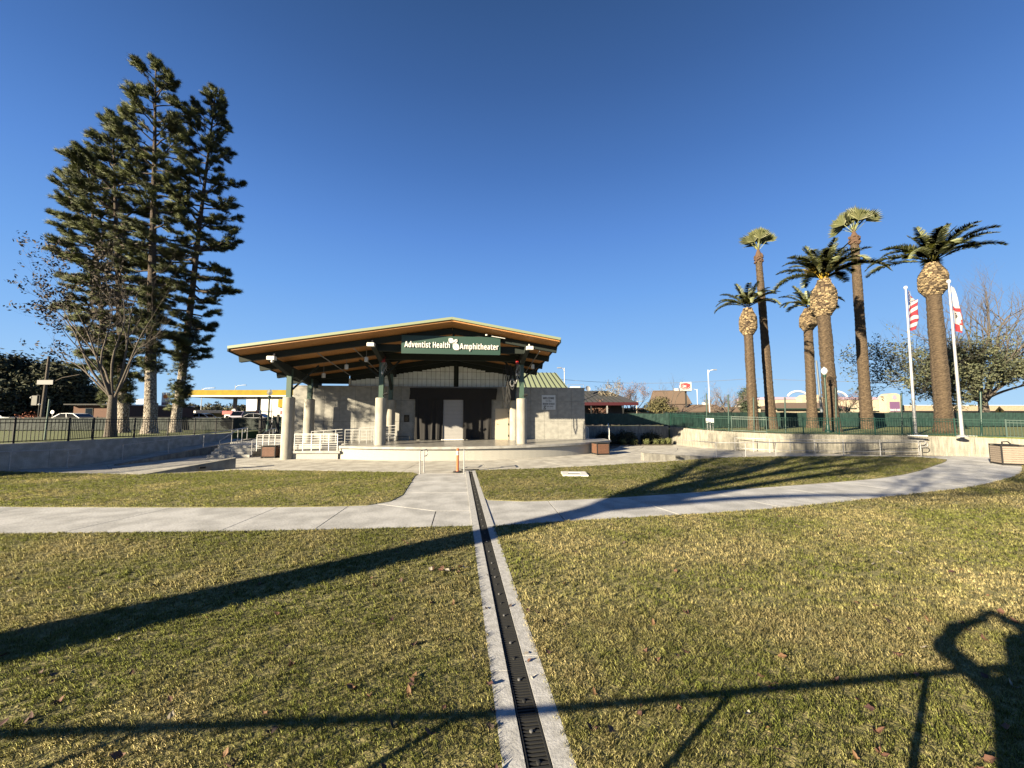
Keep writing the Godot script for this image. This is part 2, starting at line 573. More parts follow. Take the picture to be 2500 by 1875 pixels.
	upl.append_array(pv([-20.3, 32.2, -34.0, 32.2, -34.0, 9.0]))
	st = mk()
	for q in Geometry2D.offset_polygon(upl, -0.12):
		prism(st, q, func(_x: float, _d: float) -> float: return 1.02, 1.0)
	quad(st, P(-90, 1.0, 4), P(-34, 1.0, 4), P(-34, 1.0, 33), P(-90, 1.0, 33))
	quad(st, P(-60, 1.0, 32.2), P(-14, 1.0, 32.2), P(-14, 1.0, 36.5), P(-60, 1.0, 36.5))
	struct("upper_lawn", st, M.verge)
	var upr := wall_right.duplicate()
	upr.append_array(pv([40.0, 13.0, 40.0, 32.2, 12.6, 32.2]))
	st = mk()
	for q in Geometry2D.offset_polygon(upr, -0.12):
		prism(st, q, func(_x: float, _d: float) -> float: return 1.1, 1.0)
	quad(st, P(10.5, 1.08, 32.2), P(60, 1.08, 32.2), P(60, 1.08, 44), P(10.5, 1.08, 44))
	quad(st, P(40, 1.09, 10), P(60, 1.09, 10), P(60, 1.09, 32.2), P(40, 1.09, 32.2))
	struct("upper_lawn", st, M.verge)
	# streets
	st = mk()
	quad(st, P(-120, 0.985, 37.5), P(-12, 0.985, 36.5), P(-12, 0.985, 80), P(-120, 0.985, 90))
	quad(st, P(-12, 0.985, 40), P(90, 0.985, 45.5), P(90, 0.985, 110), P(-12, 0.985, 110))
	struct("road", st, M.asphalt)


func blades(density: float, area: PackedVector2Array, d0: float, d1: float, tall: float, n_leaf: int, called: String, straw: FastNoiseLite, bias := 0.0) -> void:
	var box := Rect2(area[0], Vector2.ZERO)
	for p in area:
		box = box.expand(p)
	var a := maxf(box.position.y, d0)
	var b := minf(box.end.y, d1)
	if b <= a:
		return
	var st := mk()
	for k in n_leaf:
		var an := R(0, TAU)
		var c := Vector3(R(-0.035, 0.035), 0, R(-0.035, 0.035)) * (tall / 0.045)
		var side_ := Vector3(cos(an), 0, sin(an)) * tall * 0.055
		var lean := Vector3(R(-1, 1), 0, R(-1, 1)) * tall * 0.75
		var h := tall * R(0.6, 1.15)
		st.set_normal((Vector3.UP * 0.8 + lean.normalized() * 0.35 + Vector3(-0.3, 0, 0.25)).normalized())
		var mid := c + lean * 0.35 + Vector3(0, h * 0.65, 0)
		for v in [c - side_, mid + side_ * 0.8, c + side_, c - side_, mid - side_ * 0.8, mid + side_ * 0.8, mid - side_ * 0.8, c + lean + Vector3(0, h, 0), mid + side_ * 0.8]:
			st.add_vertex(v)
	var mesh := st.commit()
	var xf := []
	var cols := []
	var reach := 1.42
	var total := int((b - a) * density)
	for i in total * 40:
		var d := R(a, b)
		var x := R(-d * reach - 0.3, d * reach + 0.3)
		if not (i % 40 < minf(40.0, (2.0 * d * reach))):
			continue
		var p := Vector2(x, d)
		if not box.has_point(p) or not Geometry2D.is_point_in_polygon(p, area):
			continue
		var s := R(0.75, 1.25)
		xf.append(Transform3D(Basis(Vector3.UP, R(0, TAU)).scaled(Vector3(s, s * R(0.8, 1.2), s)), P(x, gh(x, d) + 0.008, d)))
		var dry := clampf(0.42 + bias + straw.get_noise_2d(x * 60, d * 60) * 1.1 + straw.get_noise_2d(x * 420 + 90, d * 420) * 0.4 + R(-0.22, 0.22) + clampf((x - 6.0) * 0.035, 0, 0.3) * clampf(1.6 - d * 0.09, 0, 1), 0.0, 1.0)
		var c := Color(0.20, 0.225, 0.04).lerp(Color(0.49, 0.415, 0.19), pow(dry, 1.2)) * R(0.75, 1.2)
		cols.append(Color(c.r, c.g, c.b))
	var o := many(called, mesh, M.blade, xf, cols)
	tag(o, "short mown grass, green mixed with straw, on the lawn", "grass")


func grass() -> void:
	var straw := FastNoiseLite.new()
	straw.seed = 4
	straw.frequency = 0.006
	straw.fractal_octaves = 3
	# density is tufts per square metre, thinning with distance
	for lawn in [[lawn_near_left, 0.0], [lawn_near_right, 0.16]]:
		blades(1250, lawn[0], 1.9, 4.2, 0.027, 10, "grass", straw, lawn[1])
		blades(560, lawn[0], 4.2, 9.0, 0.034, 10, "grass", straw, lawn[1])
		blades(190, lawn[0], 9.0, 19.0, 0.045, 10, "grass", straw, lawn[1] + 0.1)
	for lawn in [[lawn_mid_left, -0.26], [lawn_mid_right, -0.16]]:
		blades(190, lawn[0], 9.0, 22.0, 0.046, 10, "grass", straw, lawn[1])


func drain() -> void:
	var t := Node3D.new()
	t.name = "drain_channel"
	t.set_meta("kind", "structure")
	add_child(t)
	var d0 := -2.6
	for s in [-1, 1]:
		var cuts := [-2.6, -0.4, 1.4, 3.28 + 0.1 * s, 5.4, 7.55, 9.7, 11.9, 14.0, 16.35]
		for i in cuts.size() - 1:
			var st := mk()
			var v := []
			for y in [-0.12, 0.015]:
				for k in [[0.078, 0], [0.21, 0], [0.21, 1], [0.078, 1]]:
					var d: float = cuts[i + k[1]] + (0.004 if k[1] == 0 else -0.004)
					var x: float = drain_x(d) + k[0] * s
					v.append(P(x, gh(x, d) + y, d))
			if s < 0:
				v = [v[1], v[0], v[3], v[2], v[5], v[4], v[7], v[6]]
			hexa(st, v)
			obj("curb", st, M.curb, t)
	var trough := mk()
	for k in 12:
		var a := d0 + k * 1.58
		var b := a + 1.58
		quad(trough, P(drain_x(a) - 0.078, gh(0, a) - 0.1, a), P(drain_x(a) + 0.078, gh(0, a) - 0.1, a), P(drain_x(b) + 0.078, gh(0, b) - 0.1, b), P(drain_x(b) - 0.078, gh(0, b) - 0.1, b))
	obj("trough", trough, M.black, t)
	# the iron grates, each half a metre with cross bars, two side rails and a bolt
	var fine := mk()
	var f := Vector3(-0.136, 0.0, -1.0).normalized()
	var xr := Vector3(1, 0, 0)
	for side_ in [-1, 1]:
		bx(fine, Vector3(side_ * 0.066, -0.012, 0), Vector3(0.012, 0.03, 0.494))
	bx(fine, Vector3(0, -0.014, 0.24), Vector3(0.126, 0.026, 0.012))
	bx(fine, Vector3(0, -0.014, -0.24), Vector3(0.126, 0.026, 0.012))
	for k in 16:
		bx(fine, Vector3(0, -0.012, -0.219 + k * 0.0292), Vector3(0.122, 0.022, 0.013))
	lathe(fine, [Vector2(0.014, -0.02), Vector2(0.014, 0.004), Vector2(0.007, 0.007), Vector2(0.001, 0.007)], 8, Vector3(0, 0, 0.1))
	var gm := fine.commit()
	var bolt := mk()
	lathe(bolt, [Vector2(0.012, 0.0), Vector2(0.012, 0.009), Vector2(0.008, 0.012), Vector2(0.001, 0.012)], 8, Vector3(0, 0, 0))
	var bm := bolt.commit()
	var yaw := atan2(0.136, 1.0)
	for k in 37:
		var d := 2.0 + k * 0.3885 + 0.2
		d = -1.0 + k * 0.4955
		if d > 16.2:
			break
		var sl := atan(0.028) if d > 2.44 and d < 15.3 else 0.0
		inst("grate", gm, M.iron, t, Transform3D(Basis(Vector3.UP, yaw) * Basis(Vector3.RIGHT, -sl), P(drain_x(d), gh(0, d) + 0.006, d)))
		inst("bolt", bm, M.boltgrey, t, Transform3D(Basis(), P(drain_x(d + 0.12), gh(0, d + 0.12) + 0.006, d + 0.12)))
	var cross := mk()
	bx(cross, P(drain_x(16.45), 0.012, 16.47), Vector3(0.75, 0.05, 0.12), Basis(Vector3.UP, deg_to_rad(7)))
	obj("cross_grate", cross, M.iron, t)


# ---------- rails, walls, fences ----------
func handrail(label: String, pts: Array, h: float, m: Material, at_posts: Array, lower := 0.0, loop := true, group := "handrails") -> Node3D:   # pts: ground points
	var o := thing("handrail", label, "handrail", pts[0], 0, group)
	var loc := []
	for p in pts:
		loc.append(p - pts[0])
	var up := Vector3(0, h, 0)
	var top := []
	for p in loc:
		top.append(p + up)
	if loop:
		var e: Vector3 = top[-1]
		var f: Vector3 = (top[-1] - top[-2]).normalized()
		for k in 7:
			var a := PI * k / 6.0
			top.append(e + f * (0.25 + sin(a) * 0.13) + Vector3(0, -0.13 * (1 - cos(a)), 0))
		top.append(e + Vector3(0, -0.26, 0))
	var st := mk()
	tube(st, top, 0.021, 0.021, 8)
	obj("top_rail", st, m, o)
	if lower > 0.0:
		var lw := []
		for p in loc:
			lw.append(p + Vector3(0, lower, 0))
		st = mk()
		tube(st, lw, 0.018, 0.018, 8)
		obj("lower_rail", st, m, o)
	for t in at_posts:
		var i := mini(int(t), loc.size() - 2)
		var p: Vector3 = (loc[i] as Vector3).lerp(loc[i + 1], t - i)
		st = mk()
		tube(st, [p + Vector3(0, -0.03, 0), p + up], 0.021, 0.021, 8)
		lathe(st, [Vector2(0.05, 0.0), Vector2(0.05, 0.012), Vector2(0.022, 0.02)], 10, p)
		obj("post", st, m, o)
	return o


func along(line: PackedVector2Array, s: float) -> Array:   # [point, direction] at length s
	for i in line.size() - 1:
		var l := line[i].distance_to(line[i + 1])
		if s <= l or i == line.size() - 2:
			return [line[i].lerp(line[i + 1], s / l), (line[i + 1] - line[i]).normalized()]
		s -= l
	return []


func length(line: PackedVector2Array) -> float:
	var l := 0.0
	for i in line.size() - 1:
		l += line[i].distance_to(line[i + 1])
	return l


func picket_fence(label: String, line: PackedVector2Array, base: Callable, h: float, m: Material, bay: float, gap: float, skip := 0.0, pw := 0.06) -> Node3D:
	var o := thing("picket_fence", label, "fence")
	var total := length(line)
	var n := maxi(1, roundi((total - skip) / bay))
	var step := (total - skip) / n
	var pm := BoxMesh.new()
	pm.size = Vector3(pw, h + 0.03, pw)
	var cm := mk()
	lathe(cm, [Vector2(pw * 0.72, 0.0), Vector2(pw * 0.72, 0.015), Vector2(0.001, 0.05)], 4)
	var cap := cm.commit()
	var km := BoxMesh.new()
	km.size = Vector3(0.017, h - 0.1, 0.017)
	for i in n + 1:
		var a := along(line, skip + i * step - 0.0001 * i)
		var y: float = base.call(a[0].x, a[0].y)
		var tr := Transform3D(Basis(Vector3.UP, atan2(a[1].y, a[1].x)), P(a[0].x, y + h / 2.0, a[0].y))
		var po := inst("post", pm, m, o, tr)
		inst("post_cap", cap, m, po, Transform3D(Basis(Vector3.UP, PI / 4), Vector3(0, h / 2 + 0.014, 0)))
		if i == n:
			break
		var b := along(line, skip + (i + 1) * step)
		var yb: float = base.call(b[0].x, b[0].y)
		for r in [0.08, h - 0.17, h - 0.03]:
			var st := mk()
			bar(st, P(a[0].x, y + r, a[0].y), P(b[0].x, yb + r, b[0].y), 0.03, 0.035)
			obj("rail", st, m, o)
		var np := int(step / gap)
		for k in range(1, np):
			var q: Vector2 = a[0].lerp(b[0], float(k) / np)
			inst("picket", km, m, o, Transform3D(tr.basis, P(q.x, lerpf(y, yb, float(k) / np) + h / 2.0 - 0.0, q.y)))
	return o


func screen_fence(label: String, line: PackedVector2Array, y0: float, h: float, m: Material, bay := 2.4, sag := 0.04) -> Node3D:   # iron fence wrapped in wind screen cloth
	var o := thing("screened_fence", label, "fence")
	var total := length(line)
	var n := roundi(total / bay)
	for i in n + 1:
		var a := along(line, total * i / n - 0.001)
		var st := mk()
		bx(st, P(a[0].x, y0 + h / 2 + 0.06, a[0].y), Vector3(0.06, h + 0.12, 0.06))
		obj("post", st, M.iron, o)
		if i == n:
			break
		var b := along(line, total * (i + 1) / n)
		var st2 := mk()
		bar(st2, P(a[0].x, y0 + h + 0.05, a[0].y), P(b[0].x, y0 + h + 0.05, b[0].y), 0.03, 0.03)
		obj("rail", st2, M.iron, o)
		st = mk()
		var nx := 10
		var ny := 4
		var g := []
		var off: Vector2 = a[1].orthogonal()
		for u in nx + 1:
			for v in ny + 1:
				var p: Vector2 = a[0].lerp(b[0], float(u) / nx) + off * (0.05 + 0.03 * sin(u * 1.7 + i * 2.0 + v) * sin(PI * u / nx) + R(-0.006, 0.006))
				var y: float = y0 + 0.05 + (h - 0.03) * v / ny
				if v == ny:
					y -= sag * sin(PI * u / nx) * (0.6 + 0.4 * sin(i * 3.3))
				if v == 0:
					y += sag * (0.8 + sin(u * 2.1 + i))
				g.append(P(p.x, y, p.y))
		for u in nx:
			for v in ny:
				var k := u * (ny + 1) + v
				quad(st, g[k], g[k + ny + 1], g[k + ny + 2], g[k + 1])
		obj("wind_screen", st, m, o)
	return o


func wall_along(called: String, label: String, line: PackedVector2Array, top: Callable, thick: float, m: Material, cat := "wall", seg := 3.6) -> Node3D:
	var o := thing(called, label, cat)
	var total := length(line)
	var n := maxi(1, roundi(total / seg))
	for i in n:
		var st := mk()
		var sub := 8
		for k in sub:
			var a := along(line, total * (i + float(k) / sub) / n + (0.005 if k == 0 else 0.0))
			var b := along(line, total * (i + float(k + 1) / sub) / n - (0.005 if k == sub - 1 else 0.0))
			var v := []
			for y in [0, 1]:
				for w in [[a, 0], [b, 0], [b, 1], [a, 1]]:
					var q: Vector2 = w[0][0] + (w[0][1] as Vector2).orthogonal() * thick * w[1]
					v.append(P(q.x, -0.2 if y == 0 else top.call(w[0][0].x, w[0][0].y), q.y))
			var e: Vector3 = (v[1] - v[0]).cross(v[3] - v[0])
			if e.y < 0:
				v = [v[1], v[0], v[3], v[2], v[5], v[4], v[7], v[6]]
			hexa(st, v)
		obj("wall_section", st, m, o)
	return o


# ---------- trees ----------
func grow(st: SurfaceTool, p: Vector3, dir: Vector3, len_: float, r: float, depth: int, tips: Array, kids := 4, spread := 0.75, rise := 0.25, sides := 5) -> void:
	var pts := [p]
	var d := dir.normalized()
	var n := 5
	for i in n:
		d = (d + Vector3(R(-1, 1), R(-0.6, 1) * 1.0 + rise, R(-1, 1)) * 0.16).normalized()
		pts.append(pts[-1] + d * len_ / n)
	var r1 := r * 0.5 if depth > 0 else r * 0.25
	tube(st, pts, r, r1, maxi(3, sides), false)
	if depth == 0:
		tips.append([pts[-1], d])
		tips.append([pts[3], d])
		return
	for k in kids:
		var t := R(0.3, 1.0) if k > 0 else 1.0
		var i := mini(int(t * n), n - 1)
		var q: Vector3 = (pts[i] as Vector3).lerp(pts[i + 1], t * n - i)
		var side_ := Vector3(R(-1, 1), R(-0.5, 0.9), R(-1, 1)).normalized()
		var nd := (d + side_ * spread).normalized()
		grow(st, q, nd, len_ * R(0.5, 0.78), lerpf(r, r1, t) * 0.72, depth - 1, tips, kids, spread, rise, sides - 1)


func limb(st: SurfaceTool, a: Vector3, b: Vector3, r0: float, r1: float, tips: Array, depth: int, kids: int, bow := 0.12, rise := 0.3) -> void:   # a curved limb from a to b that carries smaller branches
	var pts := []
	var n := 8
	var w := Vector3(R(-1, 1), R(-1, 1), R(-1, 1)) * 0.04 * a.distance_to(b)
	for i in n + 1:
		var t := float(i) / n
		pts.append(a.lerp(b, t) + Vector3(0, sin(PI * t) * bow * a.distance_to(b), 0) + w * sin(PI * t * 2.0))
	tube(st, pts, r0, r1, 7, false)
	var l := a.distance_to(b)
	for k in kids:
		var t := R(0.35, 1.0) if k > 0 else 1.0
		var i := mini(int(t * n), n - 1)
		var q: Vector3 = (pts[i] as Vector3).lerp(pts[i + 1], t * n - i)
		var d: Vector3 = (pts[i + 1] - pts[i]).normalized()
		var nd := (d + Vector3(R(-1, 1), R(-0.4, 1), R(-1, 1)).normalized() * 0.8).normalized()
		grow(st, q, nd, l * R(0.22, 0.4), lerpf(r0, r1, t) * 0.6, depth - 1, tips, 4, 0.8, rise)


func tuft_mesh(n: int, len_: float, wide: float, open: float) -> Mesh:   # a brush of long needles round +y
	var st := mk()
	for k in n:
		var a := TAU * k / n + R(-0.3, 0.3)
		var o := R(0.15, open)
		var d := Vector3(cos(a) * sin(o), cos(o), sin(a) * sin(o))
		var s := d.cross(Vector3(R(-1, 1), R(-1, 1), R(-1, 1))).normalized() * wide
		var l := len_ * R(0.7, 1.1)
		var b := Vector3(0, R(-0.08, 0.08), 0)
		st.set_normal((d * 0.4 + Vector3(cos(a), 0.5, sin(a)) * 0.7).normalized())
		for v in [b - s, b + d * l * 0.6 + s * 0.6, b + s, b - s, b + d * l, b + d * l * 0.6 + s * 0.6]:
			st.add_vertex(v)
	return st.commit()


func leaf_mesh(n: int, spread: float, size: float) -> Mesh:   # a spray of flat leaves
	var st := mk()
	for k in n:
		var c := Vector3(R(-1, 1), R(-1, 1), R(-1, 1)) * spread
		var x := Vector3(R(-1, 1), R(-0.4, 0.4), R(-1, 1)).normalized() * size
		var nn := (c.normalized() + Vector3(R(-1, 1), R(0.2, 1.4), R(-1, 1))).normalized()
		var y := nn.cross(x).normalized() * size * 0.42
		st.set_normal(nn)
		for v in [c - x, c + y, c + x, c - x, c + x, c - y]:
			st.add_vertex(v)
	return st.commit()


func look(dir: Vector3, p: Vector3, s: float) -> Transform3D:   # +y along dir, random roll
	var y := dir.normalized()
	var x := y.cross(Vector3(R(-1, 1), R(-1, 1), R(-1, 1)) + Vector3(0.001, 0, 0)).normalized()
	return Transform3D(Basis(x * s, y * s, x.cross(y) * s), p)


func shade(a: Color, b: Color) -> Color:
	var c := a.lerp(b, R()) * R(0.8, 1.2) * 0.85
	return Color(c.r, c.g, c.b)


var needles: Array = []


func pine(label: String, base: Vector3, top: Vector3, r0: float, prof: Array, n: int, bend: float, lo: Array) -> void:   # prof: [t, reach] pairs; lo: height share where the shaggy trunk and the branches begin
	var o := thing("pine_tree", label, "pine tree", base, 0, "pines on the left lawn")
	var axis := top - base
	var h := axis.length()
	var st := mk()
	var ph := R(0, 6)
	var pt := func(t: float) -> Vector3: return axis * t + Vector3(sin(t * 7.0 + ph), 0, cos(t * 5.0 + ph)) * 0.22 * t * (1.0 - t)
	var low := []
	var up := []
	for i in 7:
		low.append(pt.call(0.17 * i / 6.0))
	for i in 17:
		up.append(pt.call(0.17 + 0.83 * i / 16.0))
	lathe(st, [Vector2(r0 * 1.5, -0.1), Vector2(r0 * 1.2, 0.12), Vector2(r0 * 1.05, 0.4), Vector2(r0, 1.0)], 16, Vector3.ZERO, axis / h * 1.0, 0.12)
	low[0] = pt.call(0.03)
	tube(st, low, r0, r0 * 0.84, 14, false)
	obj("trunk", st, M.palebark, o)
	st = mk()
	tube(st, up, r0 * 0.84, 0.03, 12, false)
	obj("upper_trunk", st, M.bark, o)
	var xf := []
	var cols := []
	st = mk()
	var reach := func(t: float) -> float:
		for i in prof.size() - 1:
			if t <= prof[i + 1][0]:
				return lerpf(prof[i][1], prof[i + 1][1], (t - prof[i][0]) / (prof[i + 1][0] - prof[i][0]))
		return prof[-1][1]
	var dark := Color(0.025, 0.036, 0.010)
	var lite := Color(0.115, 0.135, 0.036)
	var add := func(p: Vector3, d: Vector3, s: float, tone: float) -> void:
		xf.append(look(d, p, s))
		var c := dark.lerp(lite, clampf(tone + R(-0.4, 0.4), 0, 1))
		cols.append(c)
	for i in n:
		var t := lo[1] + (1.0 - lo[1]) * pow(float(i) / n, 0.92) as float
		var az := i * 2.399 + R(-0.5, 0.5)
		var l: float = reach.call(t) * R(0.62, 1.12)
		var el := lerpf(-0.12, 0.85, pow(t, 2.2)) + R(-0.32, 0.26)
		var out := Vector3(cos(az), 0, sin(az))
		var p0: Vector3 = pt.call(t)
		var bd := bend * R(0.2, 1.9) - 0.05
		var pts := []
		var m := 7
		for k in m + 1:
			var s := float(k) / m
			pts.append(p0 + out * l * s * cos(el) + Vector3(0, l * (sin(el) * s + bd * (s * s * s - 0.35 * s)), 0) + Vector3(R(-1, 1), R(-0.5, 0.5), R(-1, 1)) * 0.03 * l)
		tube(st, pts, 0.035 + 0.028 * l * (1.2 - t), 0.012, 5, false)
		var tone := R(0.2, 0.8)
		var cnt := int(12 + l * 19)
		for k in cnt:
			var s := 0.36 + 0.66 * sqrt(R())
			var f := clampf(s, 0, 0.999) * m
			var a := int(f)
			var q: Vector3 = (pts[a] as Vector3).lerp(pts[a + 1], f - a)
			var d: Vector3 = (pts[a + 1] - pts[a]).normalized()
			var w := (0.10 + 0.17 * l * sin(PI * clampf(s, 0.1, 0.93)) * 0.5)
			var off := Vector3(R(-1, 1), R(-0.45, 0.8), R(-1, 1)) * w
			add.call(q + off, d * 1.0 + off * 1.6 + Vector3(0, 0.1, 0), R(0.7, 1.15), tone)
		# side twigs
		for k in int(2 + l * 1.6):
			var s := R(0.35, 0.95)
			var f := s * m
			var a := int(f)
			var q: Vector3 = (pts[a] as Vector3).lerp(pts[a + 1], f - a)
			var d := (out * R(0.4, 0.9) + out.cross(Vector3.UP) * (1.0 if k % 2 == 0 else -1.0) + Vector3(0, R(-0.15, 0.5), 0)).normalized()
			var tl := l * R(0.16, 0.34) * (1.25 - s * 0.5)
			tube(st, [q, q + d * tl * 0.6, q + d * tl + Vector3(0, bend * 0.2 * tl, 0)], 0.018, 0.008, 3, false)
			for w in int(6 + tl * 18):
				var u := R(0.25, 1.05)
				add.call(q + d * tl * u + Vector3(R(-1, 1), R(-0.5, 0.8), R(-1, 1)) * 0.11, d + Vector3(R(-0.6, 0.6), R(0.0, 0.6), R(-0.6, 0.6)), R(0.65, 1.1), tone)
	# shaggy shoots along the stem
	for i in int(lo[2]):
		var t := lerpf(lo[0], lo[1] + 0.12, R())
		var az := R(0, TAU)
		var out := Vector3(cos(az), 0, sin(az))
		var p0: Vector3 = pt.call(t) + out * r0 * 0.8
		var clump := R(0.2, 0.5)
		for k in 14:
			add.call(p0 + out * R(0, clump) + Vector3(R(-1, 1), R(-1, 1), R(-1, 1)) * clump * 0.5, out + Vector3(R(-0.7, 0.7), R(-0.5, 0.7), R(-0.7, 0.7)), R(0.5, 0.95), 0.4)
	obj("limbs", st, M.bark, o)
	many("crown", needles[0], M.needle, xf, cols, o)


func bare_tree(label: String, base: Vector3, fork: Vector3, r: float, ends: Array, m: Material, depth := 3, kids := 6, called := "bare_tree", group := "") -> Array:
	var o := thing(called, label, "tree", base, 0, group)
	var st := mk()
	var f := fork - base
	tube(st, [Vector3(0, -0.1, 0), Vector3(0, 0.06, 0), f * 0.12, f * 0.35, f * 0.7, f], r * 1.5, r * 0.8, 12, false)
	lathe(st, [Vector2(r * 1.6, -0.1), Vector2(r * 1.25, 0.15), Vector2(r * 1.08, 0.5)], 12, Vector3.ZERO, Vector3.ZERO, 0.08)
	obj("trunk", st, m, o)
	st = mk()
	var tips := []
	for e in ends:
		var t: float = e[2] if e.size() > 2 else 0.92
		limb(st, f * t, e[0] - base, r * 0.5 * e[1], r * 0.1 * e[1], tips, depth, kids, 0.06)
	obj("limbs", st, m, o)
	return [o, tips]


func leaves_on(o: Node3D, tips: Array, mesh: Mesh, per: int, spread: float, a: Color, b: Color, size: float, keep: Callable) -> void:
	var xf := []
	var cols := []
	for t in tips:
		if not keep.call(t[0] + o.position):
			continue
		for k in per:
			xf.append(look(t[1] + Vector3(R(-1, 1), R(-1, 1), R(-1, 1)), t[0] + Vector3(R(-1, 1), R(-1, 1), R(-1, 1)) * spread, R(0.7, 1.2) * size))
			cols.append(shade(a, b))
	many("foliage", mesh, M.leaf, xf, cols, o)


func bushy(called: String, label: String, cat: String, base: Vector3, clumps: Array, mesh: Mesh, a: Color, b: Color, dens: float, size: float, m: Material, trunk := 0.2, group := "") -> Node3D:   # clumps: [offset, radius] lumps of foliage on a trunk and limbs
	var o := thing(called, label, cat, base, 0, group)
	var st := mk()
	var xf := []
	var cols := []
	for c in clumps:
		var p: Vector3 = c[0]
		var r: float = c[1]
		if trunk > 0.0:
			tube(st, [Vector3(0, -0.1, 0), p * 0.25 + Vector3(0, p.y * 0.1, 0), p * 0.6, p], trunk, trunk * 0.2, 7, false)
		var n := int(dens * r * r * 12.0)
		for k in n:
			var d := Vector3(R(-1, 1), R(-1, 1), R(-1, 1)).normalized()
			var q := p + d * r * pow(R(), 0.4) * (1.0 + 0.3 * sin(d.x * 5.0 + p.x) * sin(d.y * 6.0 + p.z))
			xf.append(look(d + Vector3(R(-1, 1), R(-0.2, 1), R(-1, 1)) * 0.7, q, R(0.7, 1.3) * size))
			cols.append(shade(a, b))
	if trunk > 0.0:
		obj("trunk", st, m, o)
	many("foliage", mesh, M.leaf, xf, cols, o)
	return o


# ---------- palms ----------
func frond_mesh(len_: float, droop: float, n: int, leaf: float) -> Mesh:   # grows along +x, arching over; leaflets in a shallow V
	var st := mk()
	var pts := []
	var m := 10
	var p := Vector3.ZERO
	var ang := 0.0
	for i in m + 1:
		pts.append(p)
		var d := Vector3(cos(ang), sin(ang), 0)
		p += d * len_ / m
		ang -= droop / m * (0.4 + 1.3 * i / m)
	var stem := Color(0.20, 0.19, 0.05)
	for i in m:
		var w := 0.035 * (1.0 - 0.85 * i / m)
		var w2 := 0.035 * (1.0 - 0.85 * (i + 1) / m)
		var f: Vector3 = (pts[i + 1] - pts[i]).normalized()
		var u := Vector3(-f.y, f.x, 0)
		st.set_color(stem)
		for q in [[Vector3(0, 0, -1), u], [Vector3(0, 0, 1), u], [u, Vector3(0, 0, 1)]]:
			st.set_normal(q[1])
			for v in [pts[i] - q[0] * w, pts[i + 1] - q[0] * w2, pts[i + 1] + q[0] * w2, pts[i] - q[0] * w, pts[i + 1] + q[0] * w2, pts[i] + q[0] * w]:
				st.add_vertex(v)
	for k in n:
		var t := 0.16 + 0.84 * k / n
		var f := t * m
		var a := mini(int(f), m - 1)
		var q: Vector3 = (pts[a] as Vector3).lerp(pts[a + 1], f - a)
		var d: Vector3 = (pts[a + 1] - pts[a]).normalized()
		var u := Vector3(-d.y, d.x, 0)
		var l := leaf * (0.35 + 0.65 * sin(PI * clampf(t * 0.95 + 0.02, 0, 1)) ) * R(0.85, 1.1)
		for s in [-1.0, 1.0]:
			var dir := (d * R(0.4, 0.65) + Vector3(0, 0, s) * 0.95 + u * R(0.05, 0.35)).normalized()
			var w := d.rotated(dir, R(-1.1, 1.1)) * 0.03
			var e := q + dir * l - Vector3(0, 0.12 * l, 0)
			var c := shade(Color(0.14, 0.165, 0.08), Color(0.35, 0.36, 0.20))
			st.set_color(c)
			st.set_normal(dir.cross(w).normalized() * s)
			var mid := q + dir * l * 0.55
			for v in [q - w, mid + w, q + w, q - w, mid - w, mid + w, mid - w, e, mid + w]:
				st.add_vertex(v)
	return st.commit()


func fan_mesh(r: float) -> Mesh:   # a fan leaf on a stalk along +x
	var st := mk()
	st.set_color(Color(0.22, 0.24, 0.10))
	st.set_normal(Vector3.UP)
	var s := r * 1.0
	for q in [Vector3(0, 0, 0.02), Vector3(0, 0.02, 0)]:
		for v in [-q, Vector3(s, 0, 0) - q, Vector3(s, 0, 0) + q, -q, Vector3(s, 0, 0) + q, q]:
			st.add_vertex(v)
	var n := 26
	for k in n:
		var a := lerpf(-1.0, 1.0, float(k) / (n - 1))
		var fold := 0.15 * absf(sin(a * 0.5))
		var d := Vector3(cos(a), -fold, sin(a)).normalized()
		var w := Vector3(-sin(a), 0, cos(a)) * r * 0.055
		var o := Vector3(s, 0, 0)
		var l := r * R(0.85, 1.1)
		var mid := o + d * l * 0.6
		var e := o + d * l - Vector3(0, 0.18 * l, 0)
		st.set_color(shade(Color(0.08, 0.10, 0.04), Color(0.2, 0.2, 0.095)))
		st.set_normal((Vector3.UP + w.normalized() * (0.6 if k % 2 else -0.6)).normalized())
		for v in [o, mid - w, mid + w, mid - w, e, mid + w]:
			st.add_vertex(v)
	return st.commit()


var fronds := []
var fans := []


func palm_trunk(o: Node3D, f: Vector3, r0: float, r1: float, m: Material) -> void:
	var st := mk()
	var prof := []
	var h := f.y
	var n := int(h / 0.16)
	for i in n + 1:
		var t := float(i) / n
		var r := lerpf(r0, r1, t) * (1.0 + 0.35 * exp(-t * 22.0)) * (1.0 + 0.025 * sin(i * 2.3) + R(-0.02, 0.02) + (0.035 if i % 2 else 0.0) + 0.03 * sin(t * 19.0))
		prof.append(Vector2(r, h * t))
	lathe(st, prof, 20, Vector3.ZERO, Vector3(f.x, 0, f.z), 0.02)
	obj("trunk", st, m, o)


